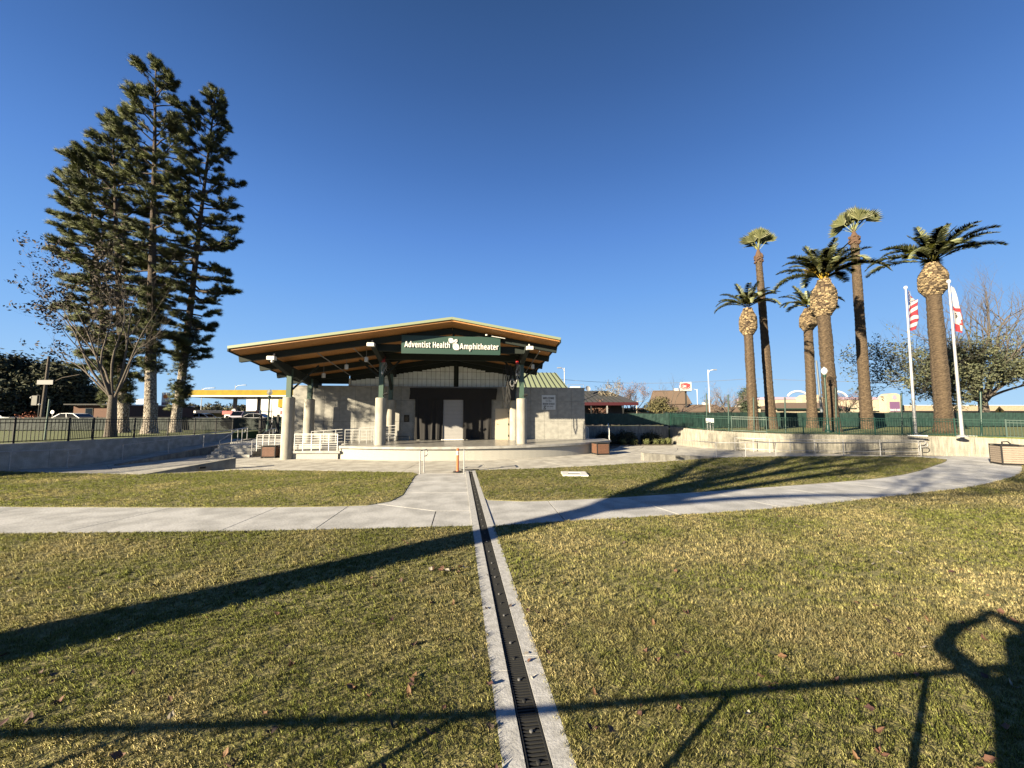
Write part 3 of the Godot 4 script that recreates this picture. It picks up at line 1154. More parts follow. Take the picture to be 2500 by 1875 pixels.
func date_palm(label: String, base: Vector3, neck: Vector3, crown: Vector3, r0: float, r1: float, rb: float, dirs: Array, len_: float, flowers: bool, grp: String) -> void:   # neck: under the swollen head, crown: where the fronds leave; dirs: [azimuth, elevation, variant, scale]
	var o := thing("date_palm", label, "palm tree", base, 0, grp)
	palm_trunk(o, neck - base, r0, r1, M.palmbark)
	var a := neck - base
	var b := crown - base
	var hh := b.y - a.y
	var st := mk()
	var prof := []
	for i in 13:
		var t := i / 12.0
		prof.append(Vector2(lerpf(r1, rb, smoothstep(0.0, 0.22, t)) * (1.0 if t < 0.55 else lerpf(1.0, 0.42, smoothstep(0.55, 1.0, t))), hh * t))
	lathe(st, prof, 20, a, Vector3(b.x - a.x, 0, b.z - a.z))
	obj("head", st, M.headbark, o)
	# cut leaf bases, set in spirals
	var wm := mk()
	var e := 0.06
	hexa(wm, [Vector3(-0.11, -0.05, e), Vector3(0.11, -0.05, e), Vector3(0.10, -0.05, -0.1), Vector3(-0.10, -0.05, -0.1), Vector3(-0.085, 0.035, e + 0.05), Vector3(0.085, 0.035, e + 0.05), Vector3(0.06, 0.06, -0.1), Vector3(-0.06, 0.06, -0.1)])
	var xf := []
	var cols := []
	var rows := int(hh / 0.105)
	for i in rows:
		var t := (i + 0.4) / rows as float
		var fi := t * 12.0
		var r := lerpf(prof[int(fi)].x, prof[mini(int(fi) + 1, 12)].x, fi - int(fi)) as float
		var k := int(TAU * r / 0.21)
		for j in k:
			var an := TAU * (j + 0.5 * (i % 2)) / k + R(-0.05, 0.05)
			var u := Vector3(cos(an), 0, sin(an))
			var tilt := Basis(Vector3.UP, -an + PI / 2) * Basis(Vector3.RIGHT, R(-0.45, -0.15))
			xf.append(Transform3D(tilt.scaled_local(Vector3.ONE * R(0.75, 1.0)), a.lerp(b, t) + u * (r - 0.01)))
			cols.append(shade(Color(0.025, 0.016, 0.010), Color(0.30, 0.225, 0.125)))
	many("leaf_bases", wm.commit(), M.boot, xf, cols, o)
	for d in dirs:
		var q := Basis(Vector3.UP, d[0]) * Basis(Vector3.BACK, d[1])
		var s: float = d[3] * len_ / 4.0
		inst("frond", fronds[d[2]], M.frond, o, Transform3D(q.scaled_local(Vector3(s, s, s)), b + Vector3(cos(d[0]), 0, -sin(d[0])) * 0.12 + Vector3(0, 0.1, 0)))
	if flowers:
		var ft := mk()
		for k in 60:
			var an := R(0, TAU)
			var out := Vector3(cos(an), 0, sin(an))
			var p0 := b + out * 0.2
			var p1 := b + out * R(0.5, 0.8) + Vector3(0, R(0.7, 1.3), 0)
			tube(ft, [p0, p0.lerp(p1, 0.5) + Vector3(0, 0.1, 0), p1], 0.018, 0.01, 3, false)
			for w in 9:
				tube(ft, [p1, p1 + out * R(0.1, 0.4) + Vector3(R(-0.25, 0.25), R(-0.4, 0.2), R(-0.25, 0.25))], 0.012, 0.006, 3, false)
		obj("flower_stalks", ft, flat(C(0.5, 0.33, 0.03), 0.7), o)


func fan_palm(label: String, base: Vector3, neck: Vector3, r0: float, r1: float, rise: float, grp: String) -> void:
	var o := thing("fan_palm", label, "palm tree", base, 0, grp)
	palm_trunk(o, neck - base, r0, r1, M.palmbark)
	var a := neck - base
	var st := mk()
	for k in 46:
		var an := k * 2.4
		var u := Vector3(cos(an), 0, sin(an))
		var y := R(-0.35, 0.4)
		bx(st, a + u * (r1 * R(0.95, 1.25)) + Vector3(0, y, 0), Vector3(0.2, 0.16, 0.1), Basis(Vector3.UP, -an + 1.57) * Basis(Vector3.RIGHT, R(-0.7, 0.2)))
	lathe(st, [Vector2(r1, -0.2), Vector2(r1 * 1.15, 0.1), Vector2(r1 * 0.8, 0.5), Vector2(r1 * 0.35, 0.85), Vector2(0.08, 1.1)], 12, a)
	obj("old_leaf_stubs", st, flat(C(0.09, 0.052, 0.032), 0.95), o)
	for k in 20:
		var az := k * 2.399 + R(-0.2, 0.2)
		var el := lerpf(1.55, 0.75, pow(k / 19.0, 0.8)) + R(-0.1, 0.1)
		var q := Basis(Vector3.UP, az) * Basis(Vector3.BACK, el) * Basis(Vector3.RIGHT, R(-1.9, 1.9))
		inst("fan_leaf", fans[k % fans.size()], M.frond, o, Transform3D(q.scaled_local(Vector3.ONE * rise * R(0.85, 1.1)), a + Vector3(0, 0.75, 0)))


# ---------- a body as one surface: smooth union of tapered capsules, meshed with surface nets ----------
func body_mesh(st: SurfaceTool, bones: Array, cell: float, blend: float) -> void:   # bones: [a, b, ra, rb]
	var field := {}
	var lo := Vector3.INF
	for b in bones:
		for q in [b[0], b[1]]:
			lo = lo.min(q - Vector3.ONE * (maxf(b[2], b[3]) + cell * 4))
	var val := func(i: Vector3i) -> float:
		if field.has(i):
			return field[i]
		var p := lo + Vector3(i) * cell
		var d := 1.0
		for b in bones:
			var ab: Vector3 = b[1] - b[0]
			var t := clampf((p - b[0]).dot(ab) / maxf(ab.length_squared(), 1e-9), 0, 1)
			var k: float = p.distance_to(b[0] + ab * t) - lerpf(b[2], b[3], t)
			var h := clampf(0.5 + 0.5 * (d - k) / blend, 0, 1)
			d = lerpf(d, k, h) - blend * h * (1 - h)
		field[i] = d
		return d
	var todo := {}
	for b in bones:
		var m: float = maxf(b[2], b[3]) + cell * 2 + blend * 0.4
		var a0 := Vector3i(((b[0] as Vector3).min(b[1]) - Vector3.ONE * m - lo) / cell)
		var a1 := Vector3i(((b[0] as Vector3).max(b[1]) + Vector3.ONE * m - lo) / cell)
		for x in range(a0.x, a1.x + 1):
			for y in range(a0.y, a1.y + 1):
				for z in range(a0.z, a1.z + 1):
					todo[Vector3i(x, y, z)] = true
	var verts := {}
	var corner := []
	for k in 8:
		corner.append(Vector3i(k & 1, (k >> 1) & 1, (k >> 2) & 1))
	for c in todo:
		var v := []
		var inside := 0
		for k in corner:
			var f: float = val.call(c + k)
			v.append(f)
			if f < 0:
				inside += 1
		if inside == 0 or inside == 8:
			continue
		var s := Vector3.ZERO
		var n := 0
		for i in 8:
			for w in [1, 2, 4]:
				var j: int = i | w
				if j != i and (v[i] < 0) != (v[j] < 0):
					s += Vector3(corner[i]).lerp(Vector3(corner[j]), v[i] / (v[i] - v[j]))
					n += 1
		var g := Vector3(v[1] + v[3] + v[5] + v[7] - v[0] - v[2] - v[4] - v[6], v[2] + v[3] + v[6] + v[7] - v[0] - v[1] - v[4] - v[5], v[4] + v[5] + v[6] + v[7] - v[0] - v[1] - v[2] - v[3])
		verts[c] = [lo + (Vector3(c) + s / n) * cell, g.normalized()]
	for c in verts:
		for ax in 3:
			var e := Vector3i.ZERO
			e[ax] = 1
			var u := Vector3i.ZERO
			u[(ax + 1) % 3] = 1
			var w := Vector3i.ZERO
			w[(ax + 2) % 3] = 1
			var f0: float = val.call(c)
			var f1: float = val.call(c + e)
			if (f0 < 0) == (f1 < 0):
				continue
			var q := [c, c - u, c - u - w, c - w]
			if q.any(func(x: Vector3i) -> bool: return not verts.has(x)):
				continue
			var order := [0, 1, 2, 0, 2, 3] if f0 >= 0 else [0, 2, 1, 0, 3, 2]
			for i in order:
				st.set_normal(verts[q[i]][1])
				st.add_vertex(verts[q[i]][0])


# ---------- the stage ----------
func L(u: float, y: float, v: float) -> Vector3:
	return Vector3(u, y, -v)


func W(u: float, y: float, v: float) -> Vector3:   # stage axes to the world
	return P(STAGE.x, 0, STAGE.y) + Basis(Vector3.UP, deg_to_rad(7)) * L(u, y, v)


func roof_y(u: float, v: float) -> float:   # top of the roof
	return 7.14 - 0.165 * absf(u) - 0.108 * (v + 3.0)


func lprism(st: SurfaceTool, poly: PackedVector2Array, y0: float, y1: float) -> void:
	prism(st, poly, func(_x: float, _d: float) -> float: return y1, y1 - y0)


func arc(r: float, u0: float, u1: float, n := 40) -> PackedVector2Array:   # along the stage front, from u0 to u1
	var o := PackedVector2Array()
	var c := Vector2(0.21, 11.98)
	var a0 := asin((u0 - c.x) / r)
	var a1 := asin((u1 - c.x) / r)
	for i in n + 1:
		var a := lerpf(a0, a1, float(i) / n)
		o.append(c + Vector2(sin(a), -cos(a)) * r)
	return o


func stage() -> void:
	var t := thing("bandshell", "open park stage with a wide timber roof on concrete columns", "stage", P(STAGE.x, 0, STAGE.y), 7.0)
	# platform
	var st := mk()
	var a := arc(13.68, -5.95, 10.0)
	a.append_array(pv([10.0, 4.0, -10.1, 4.0, -10.1, 1.2, -5.95, 1.2]))
	lprism(st, a, -0.1, 0.575)
	obj("platform", st, M.pebble, t)
	st = mk()
	a = arc(13.82, -5.97, 10.12)
	a.append_array(pv([10.12, 4.0, -10.12, 4.0, -10.12, 1.2, -5.97, 1.2]))
	lprism(st, a, 0.58, 0.698)
	obj("stage_edge", st, M.concrete, t)
	st = mk()
	a = arc(13.62, -5.9, 9.9)
	a.append_array(pv([9.9, 3.7, -10.0, 3.7, -10.0, 1.25, -5.9, 1.25]))
	lprism(st, a, 0.69, 0.703)
	obj("stage_floor", st, M.floor, t)
	st = mk()
	lprism(st, pv([-8.35, -0.02, -5.96, -0.36, -5.96, 1.19, -8.35, 1.19]), -0.1, 0.31)
	obj("landing_base", st, M.pebble, t)
	st = mk()
	lprism(st, pv([-8.5, -0.1, -5.84, -0.46, -5.98, 1.19, -8.5, 1.19]), 0.312, 0.43)
	obj("landing", st, M.concrete, t)
	# columns and steel posts
	for c in [[-8.65, -0.02, 0.0], [-3.9, 0.0, 0.7], [3.9, 0.0, 0.7], [-8.6, 2.6, 0.7], [-3.95, 3.0, 0.7], [3.85, 3.0, 0.7]]:
		st = mk()
		lathe(st, [Vector2(0.295, c[2] - 0.05), Vector2(0.295, 3.24), Vector2(0.28, 3.26), Vector2(0.001, 3.262)], 28, L(c[0], 0, c[1]))
		var col := obj("column", st, M.column, t)
		var top := roof_y(c[0], c[1]) - 0.62
		st = mk()
		bx(st, L(c[0], (3.26 + top) / 2, c[1]), Vector3(0.24, top - 3.26, 0.24))
		bx(st, L(c[0], 3.275, c[1]), Vector3(0.36, 0.025, 0.36))
		obj("steel_post", st, M.post, col)
	# roof: deck boards below, metal above, light fascia
	var v0 := -3.0
	var v1 := 4.9
	for s in [[-10.1, 0.0], [0.0, 5.46]]:
		st = mk()
		var th := 0.09
		var q := []
		for y in [-0.2, -0.2 + th]:
			for k in [[s[0], v0 + 0.05], [s[1], v0 + 0.05], [s[1], v1], [s[0], v1]]:
				q.append(L(k[0], roof_y(k[0], k[1]) + y, k[1]))
		hexa(st, q)
		obj("roof_deck", st, M.planks, t)
		st = mk()
		q = []
		for y in [-0.105, 0.0]:
			for k in [[s[0], v0], [s[1], v0], [s[1], v1 + 0.05], [s[0], v1 + 0.05]]:
				q.append(L(k[0] * 1.004, roof_y(k[0], k[1]) + y, k[1]))
		hexa(st, q)
		obj("roof_metal", st, M.roofmetal, t)
		st = mk()
		bar(st, L(s[0] * 1.002, roof_y(s[0], v0) - 0.06, v0), L(s[1] * 1.002, roof_y(s[1], v0) - 0.06, v0), 0.05, 0.125)
		obj("fascia", st, M.roofmetal, t)
		var e: float = s[0] if s[0] < 0 else s[1]
		st = mk()
		bar(st, L(e, roof_y(e, v0) - 0.12, v0), L(e, roof_y(e, v1) - 0.12, v1), 0.06, 0.26)
		obj("eave_beam", st, M.steel, t)
	# cross beams under the deck, with short stubs past the edge
	for v in [-1.95, -0.05, 1.85, 3.7]:
		for s in [[-10.14, 0.0], [0.0, 5.5]]:
			st = mk()
			bar(st, L(s[0], roof_y(s[0], v) - 0.2 - 0.155, v), L(s[1], roof_y(s[1], v) - 0.2 - 0.155, v), 0.2, 0.29)
			obj("cross_beam", st, M.steel, t)
	# main girders, front to back, tapering to the front
	for u in [-8.65, -3.9, 3.9]:
		st = mk()
		var q := []
		var under := 0.5
		for k in [[-2.2, -0.2], [-0.2, -0.48], [4.3, -0.48]]:
			q.append(Vector2(k[0], roof_y(u, k[0]) - under + k[1]))
		for k in [[4.3, 0.0], [-2.2, 0.0]]:
			q.append(Vector2(k[0], roof_y(u, k[0]) - under + k[1]))
		side(st, q, L(0, 0, 1), Vector3.UP, Vector3(u - 0.12, 0, 0), Vector3(0.24, 0, 0))
		obj("girder", st, M.steel, t)
	# knee braces
	for b in [[-8.65, -0.02, 1], [-3.9, 0, -1], [-3.9, 0, 1], [3.9, 0, -1], [3.9, 0, 1]]:
		st = mk()
		var u: float = b[0] + b[2] * 1.3
		bar(st, L(b[0] + b[2] * 0.1, roof_y(b[0], b[1]) - 1.75, b[1]), L(u, roof_y(u, b[1] + 0.55) - 0.5, b[1] + 0.4), 0.09, 0.09)
		obj("knee_brace", st, M.steel, t)
	for u in [-3.9, 3.9]:
		st = mk()
		bar(st, L(u, roof_y(u, 3.0) - 1.9, 2.9), L(u, roof_y(u, 1.6) - 1.0, 1.5), 0.12, 0.2)
		obj("knee_brace", st, M.steel, t)
	# king post and tie at the ridge, behind the sign
	st = mk()
	bar(st, L(0.05, roof_y(0, -1.95) - 0.5, -1.9), L(0.05, roof_y(0, -1.95) - 1.5, -1.9), 0.12, 0.12)
	obj("king_post", st, M.steel, t)
	for v in [-1.6, 0.1]:
		st = mk()
		bar(st, L(-3.9, roof_y(3.9, v) - 0.82 + 0.25, v), L(3.9, roof_y(3.9, v) - 0.82 + 0.25, v), 0.18, 0.36)
		obj("tie_beam", st, M.steel, t)
	# conduits along the slope of the soffit
	for u in [-6.6, -4.9, 4.6]:
		st = mk()
		tube(st, [L(u, roof_y(u, -1.9) - 0.55, -1.9), L(u + 0.05, roof_y(u, 3.5) - 0.55, 3.5)], 0.025, 0.025, 6)
		obj("conduit", st, M.grey, t)
	# back wall: concrete lifts with shallow joints
	st = mk()
	bx(st, L(-0.6, 2.05, 3.95), Vector3(18.7, 4.1, 0.4))
	obj("wall_core", st, M.joint, t)
	var us := []
	var k := 0
	while -10.0 + k * 0.94 < 8.6:
		us.append(-10.0 + k * 0.94)
		k += 1
	us.append(8.8)
	var ys := [0.7, 1.9, 3.25, 4.12]
	for i in us.size() - 1:
		for j in ys.size() - 1:
			st = mk()
			bx(st, L((us[i] + us[i + 1]) / 2, (ys[j] + ys[j + 1]) / 2, 3.7 + R(-0.002, 0.002)), Vector3(us[i + 1] - us[i] - 0.012, ys[j + 1] - ys[j] - 0.012, 0.12))
			obj("concrete_panel", st, M.panel, t)
	st = mk()
	bx(st, L(-0.6, 4.145, 3.9), Vector3(18.9, 0.05, 0.56))
	obj("coping", st, M.concrete, t)
	# translucent panels above the wall
	st = mk()
	side(st, [Vector2(-6.7, 4.14), Vector2(4.0, 4.14), Vector2(4.0, roof_y(4.0, 3.95) - 0.25), Vector2(0, roof_y(0, 3.95) - 0.25), Vector2(-6.7, roof_y(6.7, 3.95) - 0.25)], Vector3.RIGHT, Vector3.UP, L(0, 0, 3.97), Vector3(0, 0, 0.03))
	obj("panel_backing", st, M.steel, t)
	for i in 35:
		var u := -6.6 + i * 0.297
		if absf(u + 0.148 - 0.05) < 0.12:
			continue
		var hi := roof_y(maxf(absf(u), absf(u + 0.3)), 3.7) - 0.8
		for j in 3:
			var y0 := 4.185 + j * 0.5
			var y1 := minf(y0 + 0.48, hi)
			if y1 - y0 < 0.06:
				continue
			st = mk()
			bx(st, L(u + 0.148, (y0 + y1) / 2, 3.9), Vector3(0.278, y1 - y0, 0.04))
			obj("translucent_panel", st, M.poly, t)
	st = mk()
	bx(st, L(-6.68, 4.4, 3.86), Vector3(0.12, 0.5, 0.16))
	obj("end_post", st, M.white, t)
	st = mk()
	bx(st, L(0.05, 5.0, 3.82), Vector3(0.16, 1.75, 0.16))
	obj("center_post", st, M.steel, t)
	st = mk()
	side(st, [Vector2(-9.2, 4.3), Vector2(-6.72, 4.3), Vector2(-6.72, roof_y(6.7, 3.8) - 0.3), Vector2(-9.2, roof_y(9.2, 3.8) - 0.3)], Vector3.RIGHT, Vector3.UP, L(0, 0, 3.85), Vector3(0, 0, 0.1))
	obj("dark_infill", st, M.steel, t)
	# roll-up door and side door
	st = mk()
	bx(st, L(-0.1, 2.03, 3.6), Vector3(1.5, 2.68, 0.05))
	var door := obj("rollup_door", st, M.joint, t)
	for i in 30:
		st = mk()
		bx(st, L(-0.1, 0.75 + i * 0.0865, 3.56), Vector3(1.44, 0.078, 0.03))
		obj("door_slat", st, flat(C(0.33, 0.32, 0.31), 0.6), door)
	st = mk()
	bx(st, L(-0.1, 0.73, 3.54), Vector3(1.46, 0.05, 0.05))
	obj("bottom_bar", st, M.white, door)
	st = mk()
	bx(st, L(3.12, 1.72, 3.63), Vector3(0.88, 2.04, 0.05))
	door = obj("side_door", st, flat(C(0.55, 0.47, 0.34), 0.5), t)
	st = mk()
	for h in [0.95, 1.7, 2.45]:
		bx(st, L(3.53, h, 3.6), Vector3(0.03, 0.12, 0.03))
	obj("hinge", st, M.iron, door)
	st = mk()
	tube(st, [L(2.76, 1.72, 3.62), L(2.76, 1.72, 3.55), L(2.86, 1.72, 3.55)], 0.012, 0.012, 6)
	obj("door_handle", st, M.iron, door)


func stage_dressing() -> void:
	var turn := 7.0
	# curtains
	var t := thing("stage_curtain", "wide black valance over the stage doorway", "curtain", W(-0.05, 0, 3.4), turn)
	var st := mk()
	cloth(st, Vector3(-2.8, 4.06, 0.05), Vector3(5.6, 0, 0), 0.74, 40, 0.02, 30.0)
	obj("valance", st, M.drape, t)
	for s in [[-2.5, 1.78, "left black curtain hanging in folds beside the roll-up door", 24.0], [0.56, 1.85, "right black curtain, bunched at its foot, beside the roll-up door", 15.0]]:
		t = thing("stage_curtain", s[2], "curtain", W(s[0], 0, 3.46), turn)
		st = mk()
		cloth(st, Vector3(0, 3.4, 0), Vector3(s[1], 0, 0), 2.66, 60, 0.075, s[3])
		obj("drape", st, M.drape, t)
	# name board
	t = thing("name_board", "long dark green board with white raised lettering under the roof ridge", "sign", W(-0.03, 0, -2.2), turn)
	st = mk()
	bx(st, Vector3(0, 5.87, 0), Vector3(4.98, 0.92, 0.08))
	obj("board", st, M.greens, t)
	words("lettering", "Adventist Health", 0.40, M.white, t, Vector3(-1.2, 5.855, 0.075), 0, 0.03, "Droid Sans", 700, 0.70)
	words("lettering", "Amphitheater", 0.40, M.white, t, Vector3(1.4, 5.81, 0.075), 0, 0.03, "Droid Sans", 700, 0.735)
	# three-leaf emblem: rounded-corner leaves with a vein cut through
	for lf in [[-0.03, 6.1, 0.12, 0.125, false], [0.2, 6.08, 0.1, 0.1, true], [0.22, 5.79, 0.155, 0.165, false]]:
		var x: float = lf[0]
		var y: float = lf[1]
		var a: float = lf[2]
		var b: float = lf[3]
		var out := []
		var quarter := func(cx: float, cy: float, s0: float) -> void:
			for k in 7:
				var an: float = s0 + PI / 2 * k / 6.0
				out.append(Vector2(cx + a * 1.05 * cos(an), cy + b * 1.05 * sin(an)))
		if lf[4]:
			out = [Vector2(x + a, y + b), Vector2(x + a * 0.9, y - b * 0.2), Vector2(x + a * 0.3, y - b * 0.9), Vector2(x - a, y - b), Vector2(x - a * 0.95, y + b * 0.2), Vector2(x - a * 0.3, y + b * 0.9)]
		else:
			quarter.call(x - a * 0.02, y - b * 0.02, 0.0)
			out.append(Vector2(x - a, y + b))
			quarter.call(x + a * 0.02, y + b * 0.02, PI)
			out.append(Vector2(x + a, y - b))
		st = mk()
		side(st, out, Vector3.RIGHT, Vector3.UP, Vector3(0, 0, 0.05), Vector3(0, 0, 0.03))
		var leaf := obj("emblem_leaf", st, M.white, t)
		st = mk()
		var d := 1.0 if lf[4] else -1.0
		bar(st, Vector3(x - a * 0.92, y - d * b * 0.92, 0.085), Vector3(x + a * 0.9, y + d * b * 0.9, 0.085), 0.014, 0.012)
		obj("leaf_vein", st, M.iron, leaf)
	for u in [-2.2, 2.25]:
		st = mk()
		bar(st, Vector3(u, 6.28, -0.05), Vector3(u, 6.5, -0.15), 0.04, 0.04)
		obj("hanger", st, M.iron, t)
	# welcome board
	t = thing("welcome_board", "white square notice on the grey concrete wall right of the stage", "sign", W(6.28, 0, 3.62), turn)
	st = mk()
	bx(st, Vector3(0, 3.16, 0), Vector3(0.94, 0.98, 0.03))
	obj("board", st, flat(C(0.6, 0.62, 0.61), 0.6), t)
	words("lettering", "WELCOME", 0.2, M.iron, t, Vector3(0, 3.44, 0.02), 0, 0.006, "Droid Sans", 700, 0.80)
	words("lettering", "to the", 0.17, M.iron, t, Vector3(0, 3.26, 0.02), 0, 0.006, "Droid Serif", 400, 0.9)
	words("lettering", "MAIN STAGE", 0.18, M.iron, t, Vector3(0, 3.06, 0.02), 0, 0.006, "Droid Sans", 700, 0.76)
	words("lettering", "g", 0.34, M.iron, t, Vector3(-0.26, 2.88, 0.02), 0, 0.006, "Droid Serif", 700, 1.0)
	for ln in [[-0.06, 2.9, 0.18], [0.19, 2.9, 0.26], [-0.04, 2.78, 0.2], [0.13, 2.78, 0.08], [0.27, 2.78, 0.1]]:   # print too small to read
		st = mk()
		bx(st, Vector3(ln[0], ln[1], 0.019), Vector3(ln[2], 0.07 if ln[1] > 2.85 else 0.03, 0.006))
		obj("small_print", st, M.grey, t)
	# plaque
	st = mk()
	bevel(st, Vector3.ZERO, Vector3(0.34, 0.46, 0.03), 0.01)
	var pl := obj("plaque", st, flat(C(0.035, 0.025, 0.015), 0.35, 0.6))
	pl.transform = Transform3D(Basis(Vector3.UP, deg_to_rad(turn)), W(-3.04, 2.09, 3.62))
	tag(pl, "small dark bronze plaque on the wall left of the black curtains", "plaque")
	for i in 7:
		var ln := mk()
		bx(ln, Vector3(0, 0.1 - i * 0.04, 0.018), Vector3(0.2 + 0.06 * sin(i * 4.0), 0.012, 0.004))
		obj("raised_line", ln, flat(C(0.2, 0.15, 0.08), 0.4, 0.6), pl)
	# speakers / floodlights at the front ends of the girders
	for s in [[-8.5, "left end of the roof"], [-3.95, "left front column"], [3.98, "right front column"]]:
		var u: float = s[0]
		t = thing("flood_light", "white box flood light on the girder end over the " + s[1], "flood light", W(u, roof_y(u, -2.2) - 0.62, -2.4), turn, "flood lights under the roof front")
		st = mk()
		bevel(st, Vector3.ZERO, Vector3(0.36, 0.18, 0.26), 0.02)
		obj("housing", st, M.white, t)
		st = mk()
		bar(st, Vector3(0, 0.05, -0.1), Vector3(0, 0.25, -0.25), 0.06, 0.04)
		obj("bracket", st, M.white, t)
		if u < -5:
			st = mk()
			lathe(st, [Vector2(0.001, -0.09), Vector2(0.06, -0.06), Vector2(0.07, 0.0), Vector2(0.03, 0.06)], 12, Vector3(0.06, -0.14, 0.05))
			obj("camera_dome", st, M.white, t)
	for s in [[-7.3, 1.0, "hanging lowest at the left, near the back corner"], [-5.75, -0.1, "hanging between the left columns"], [-4.5, -1.0, "hanging just left of the left front post"], [4.55, 0.0, "hanging right of the right front post"]]:
		t = thing("pendant_light", "small pale cylinder lamp " + s[2], "pendant light", W(s[0], roof_y(s[0], s[1]) - 0.95, s[1]), turn, "cylinder lamps under the roof")
		st = mk()
		lathe(st, [Vector2(0.001, -0.12), Vector2(0.1, -0.12), Vector2(0.1, 0.12), Vector2(0.03, 0.14), Vector2(0.001, 0.14)], 16)
		obj("lamp_body", st, flat(C(0.6, 0.6, 0.58), 0.4), t)
		st = mk()
		tube(st, [Vector3(0, 0.13, 0), Vector3(0, 0.72, 0)], 0.012, 0.012, 6)
		obj("stem", st, M.grey, t)
	# chain hoists with red hooks and the looped black cable
	for s in [[-3.72, "left", 1.0], [3.66, "right", 1.4]]:
		var y0 := roof_y(3.8, 0) - 0.95
		t = thing("chain_hoist", "red hook and chains hanging at the %s front post" % s[1], "chain hoist", W(s[0], 0, -0.32), turn)
		st = mk()
		bevel(st, Vector3(-0.05, y0 + 0.05, 0), Vector3(0.17, 0.2, 0.14), 0.03)
		tube(st, [Vector3(-0.12, y0 + 0.14, 0), Vector3(-0.15, y0 + 0.25, 0)], 0.015, 0.01, 5)
		tube(st, [Vector3(0.02, y0 + 0.14, 0), Vector3(0.06, y0 + 0.26, 0)], 0.015, 0.01, 5)
		obj("hoist_body", st, M.red, t)
		st = mk()
		for k in 5:
			var p := []
			for i in 7:
				p.append(Vector3(-0.12 + k * 0.06 + sin(i * 1.7 + k) * 0.03, y0 - 0.05 - i * 0.13 * s[2] * (1.0 - 0.1 * k), sin(i + k) * 0.03))
			tube(st, p, 0.012, 0.012, 4)
		obj("chain", st, M.galv, t)
		st = mk()
		lathe(st, [Vector2(0.001, -0.1), Vector2(0.045, -0.06), Vector2(0.04, 0.04), Vector2(0.001, 0.07)], 8, Vector3(-0.1, y0 - 0.62, 0.06))
		obj("hook_block", st, M.white, t)
	t = thing("cable_bundle", "tangle of black cables looped beside the right front post", "cable", W(3.45, 0, -0.15), turn)
	st = mk()
	for k in 9:
		var p := []
		for i in 15:
			var an := TAU * i / 14.0
			p.append(Vector3(-0.1 + sin(an) * (0.13 + 0.03 * sin(k * 2.0)) + R(-0.02, 0.02), 4.35 - 0.05 * k * 0.4 + cos(an) * (0.42 + 0.06 * cos(k * 3.0)), R(-0.07, 0.07)))
		tube(st, p, 0.02, 0.02, 5)
	for k in 6:
		var p := []
		for i in 9:
			p.append(Vector3(-0.2 - 0.05 * k + sin(i * 0.8 + k) * 0.06, 5.2 - i * (0.24 + 0.015 * k), R(-0.05, 0.05)))
		tube(st, p, 0.024, 0.024, 5)
	obj("coils", st, M.rubber, t)
	st = mk()
	for k in 5:
		var p := []
		for i in 11:
			var an := TAU * i / 10.0
			p.append(Vector3(-0.12 + sin(an + k) * 0.12, 4.15 + cos(an + k) * (0.16 + 0.02 * k), 0.06 + R(-0.03, 0.03)))
		tube(st, p, 0.008, 0.008, 4)
	obj("chain_loops", st, M.galv, t)
	st = mk()
	tube(st, [Vector3(-0.55, 5.25, -0.4), Vector3(-0.6, 4.4, -0.4), Vector3(-0.58, 3.4, -0.4), Vector3(-0.46, 2.95, -0.4), Vector3(-0.36, 3.4, -0.4), Vector3(-0.4, 4.2, -0.4), Vector3(-0.5, 4.7, -0.4)], 0.025, 0.025, 6)
	obj("hanging_loop", st, M.rubber, t)
	t = thing("stage_speaker", "black speaker hung high beside the right rear column", "speaker", W(3.6, 3.75, 2.7), turn + 12)
	st = mk()
	bevel(st, Vector3.ZERO, Vector3(0.5, 0.95, 0.45), 0.04, Basis(Vector3.RIGHT, 0.15))
	obj("cabinet", st, M.black, t)
	st = mk()
	bevel(st, Vector3(0, 0, 0.235), Vector3(0.42, 0.85, 0.02), 0.008, Basis(Vector3.RIGHT, 0.15))
	obj("grille", st, M.rubber, t)
	for s in [[-3.62, 3.45, "left"], [4.1, 3.42, "right"]]:
		t = thing("spot_light", "small black spotlight clamped above the %s front column" % s[2], "spotlight", W(s[0], s[1], -0.2), turn)
		st = mk()
		tube(st, [Vector3(-0.1, 0, 0), Vector3(0.1, 0.06, 0)], 0.05, 0.07, 10)
		obj("lamp_head", st, M.black, t)
		st = mk()
		bar(st, Vector3(-0.18, -0.05, 0), Vector3(0, 0.02, 0), 0.03, 0.03)
		obj("clamp", st, M.iron, t)
	# white sound bar camera on the ridge beam
	t = thing("roof_camera", "small white camera and bar fixed under the roof ridge right of centre", "camera", W(1.75, roof_y(1.42, -1.95) - 0.42, -2.3), turn)
	st = mk()
	lathe(st, [Vector2(0.001, 0.0), Vector2(0.06, 0.02), Vector2(0.07, 0.08), Vector2(0.02, 0.12)], 10)
	obj("camera_head", st, M.white, t)
	st = mk()
	bar(st, Vector3(0.25, 0.0, 0), Vector3(0.95, -0.1, 0), 0.03, 0.03)
	obj("arm", st, M.white, t)
	# white railings
	guard("white bar railing on the low landing left of the stage", W(-8.25, 0.43, -0.1), W(-5.98, 0.43, -0.42), 0.9, 5, 9)
	guard("white bar railing at the back of the left landing, half behind the corner column", W(-10.6, 0.35, 0.9), W(-9.05, 0.35, 0.9), 0.9, 5, 9)
	guard("long white bar railing rising along the stage ramp", W(-8.2, 0.42, 2.0), W(-3.3, 0.78, 1.5), 0.95, 7, 5, M.palerail)
	guard("front white railing of the stage ramp, ending at the left front column", W(-6.0, 0.72, 0.9), W(-4.0, 0.72, 0.72), 0.78, 5, 4, M.palerail)
	guard("short white railing behind the right end of the stage", W(8.95, 0.55, 4.1), W(9.5, 0.4, 5.1), 1.0, 2, 12)
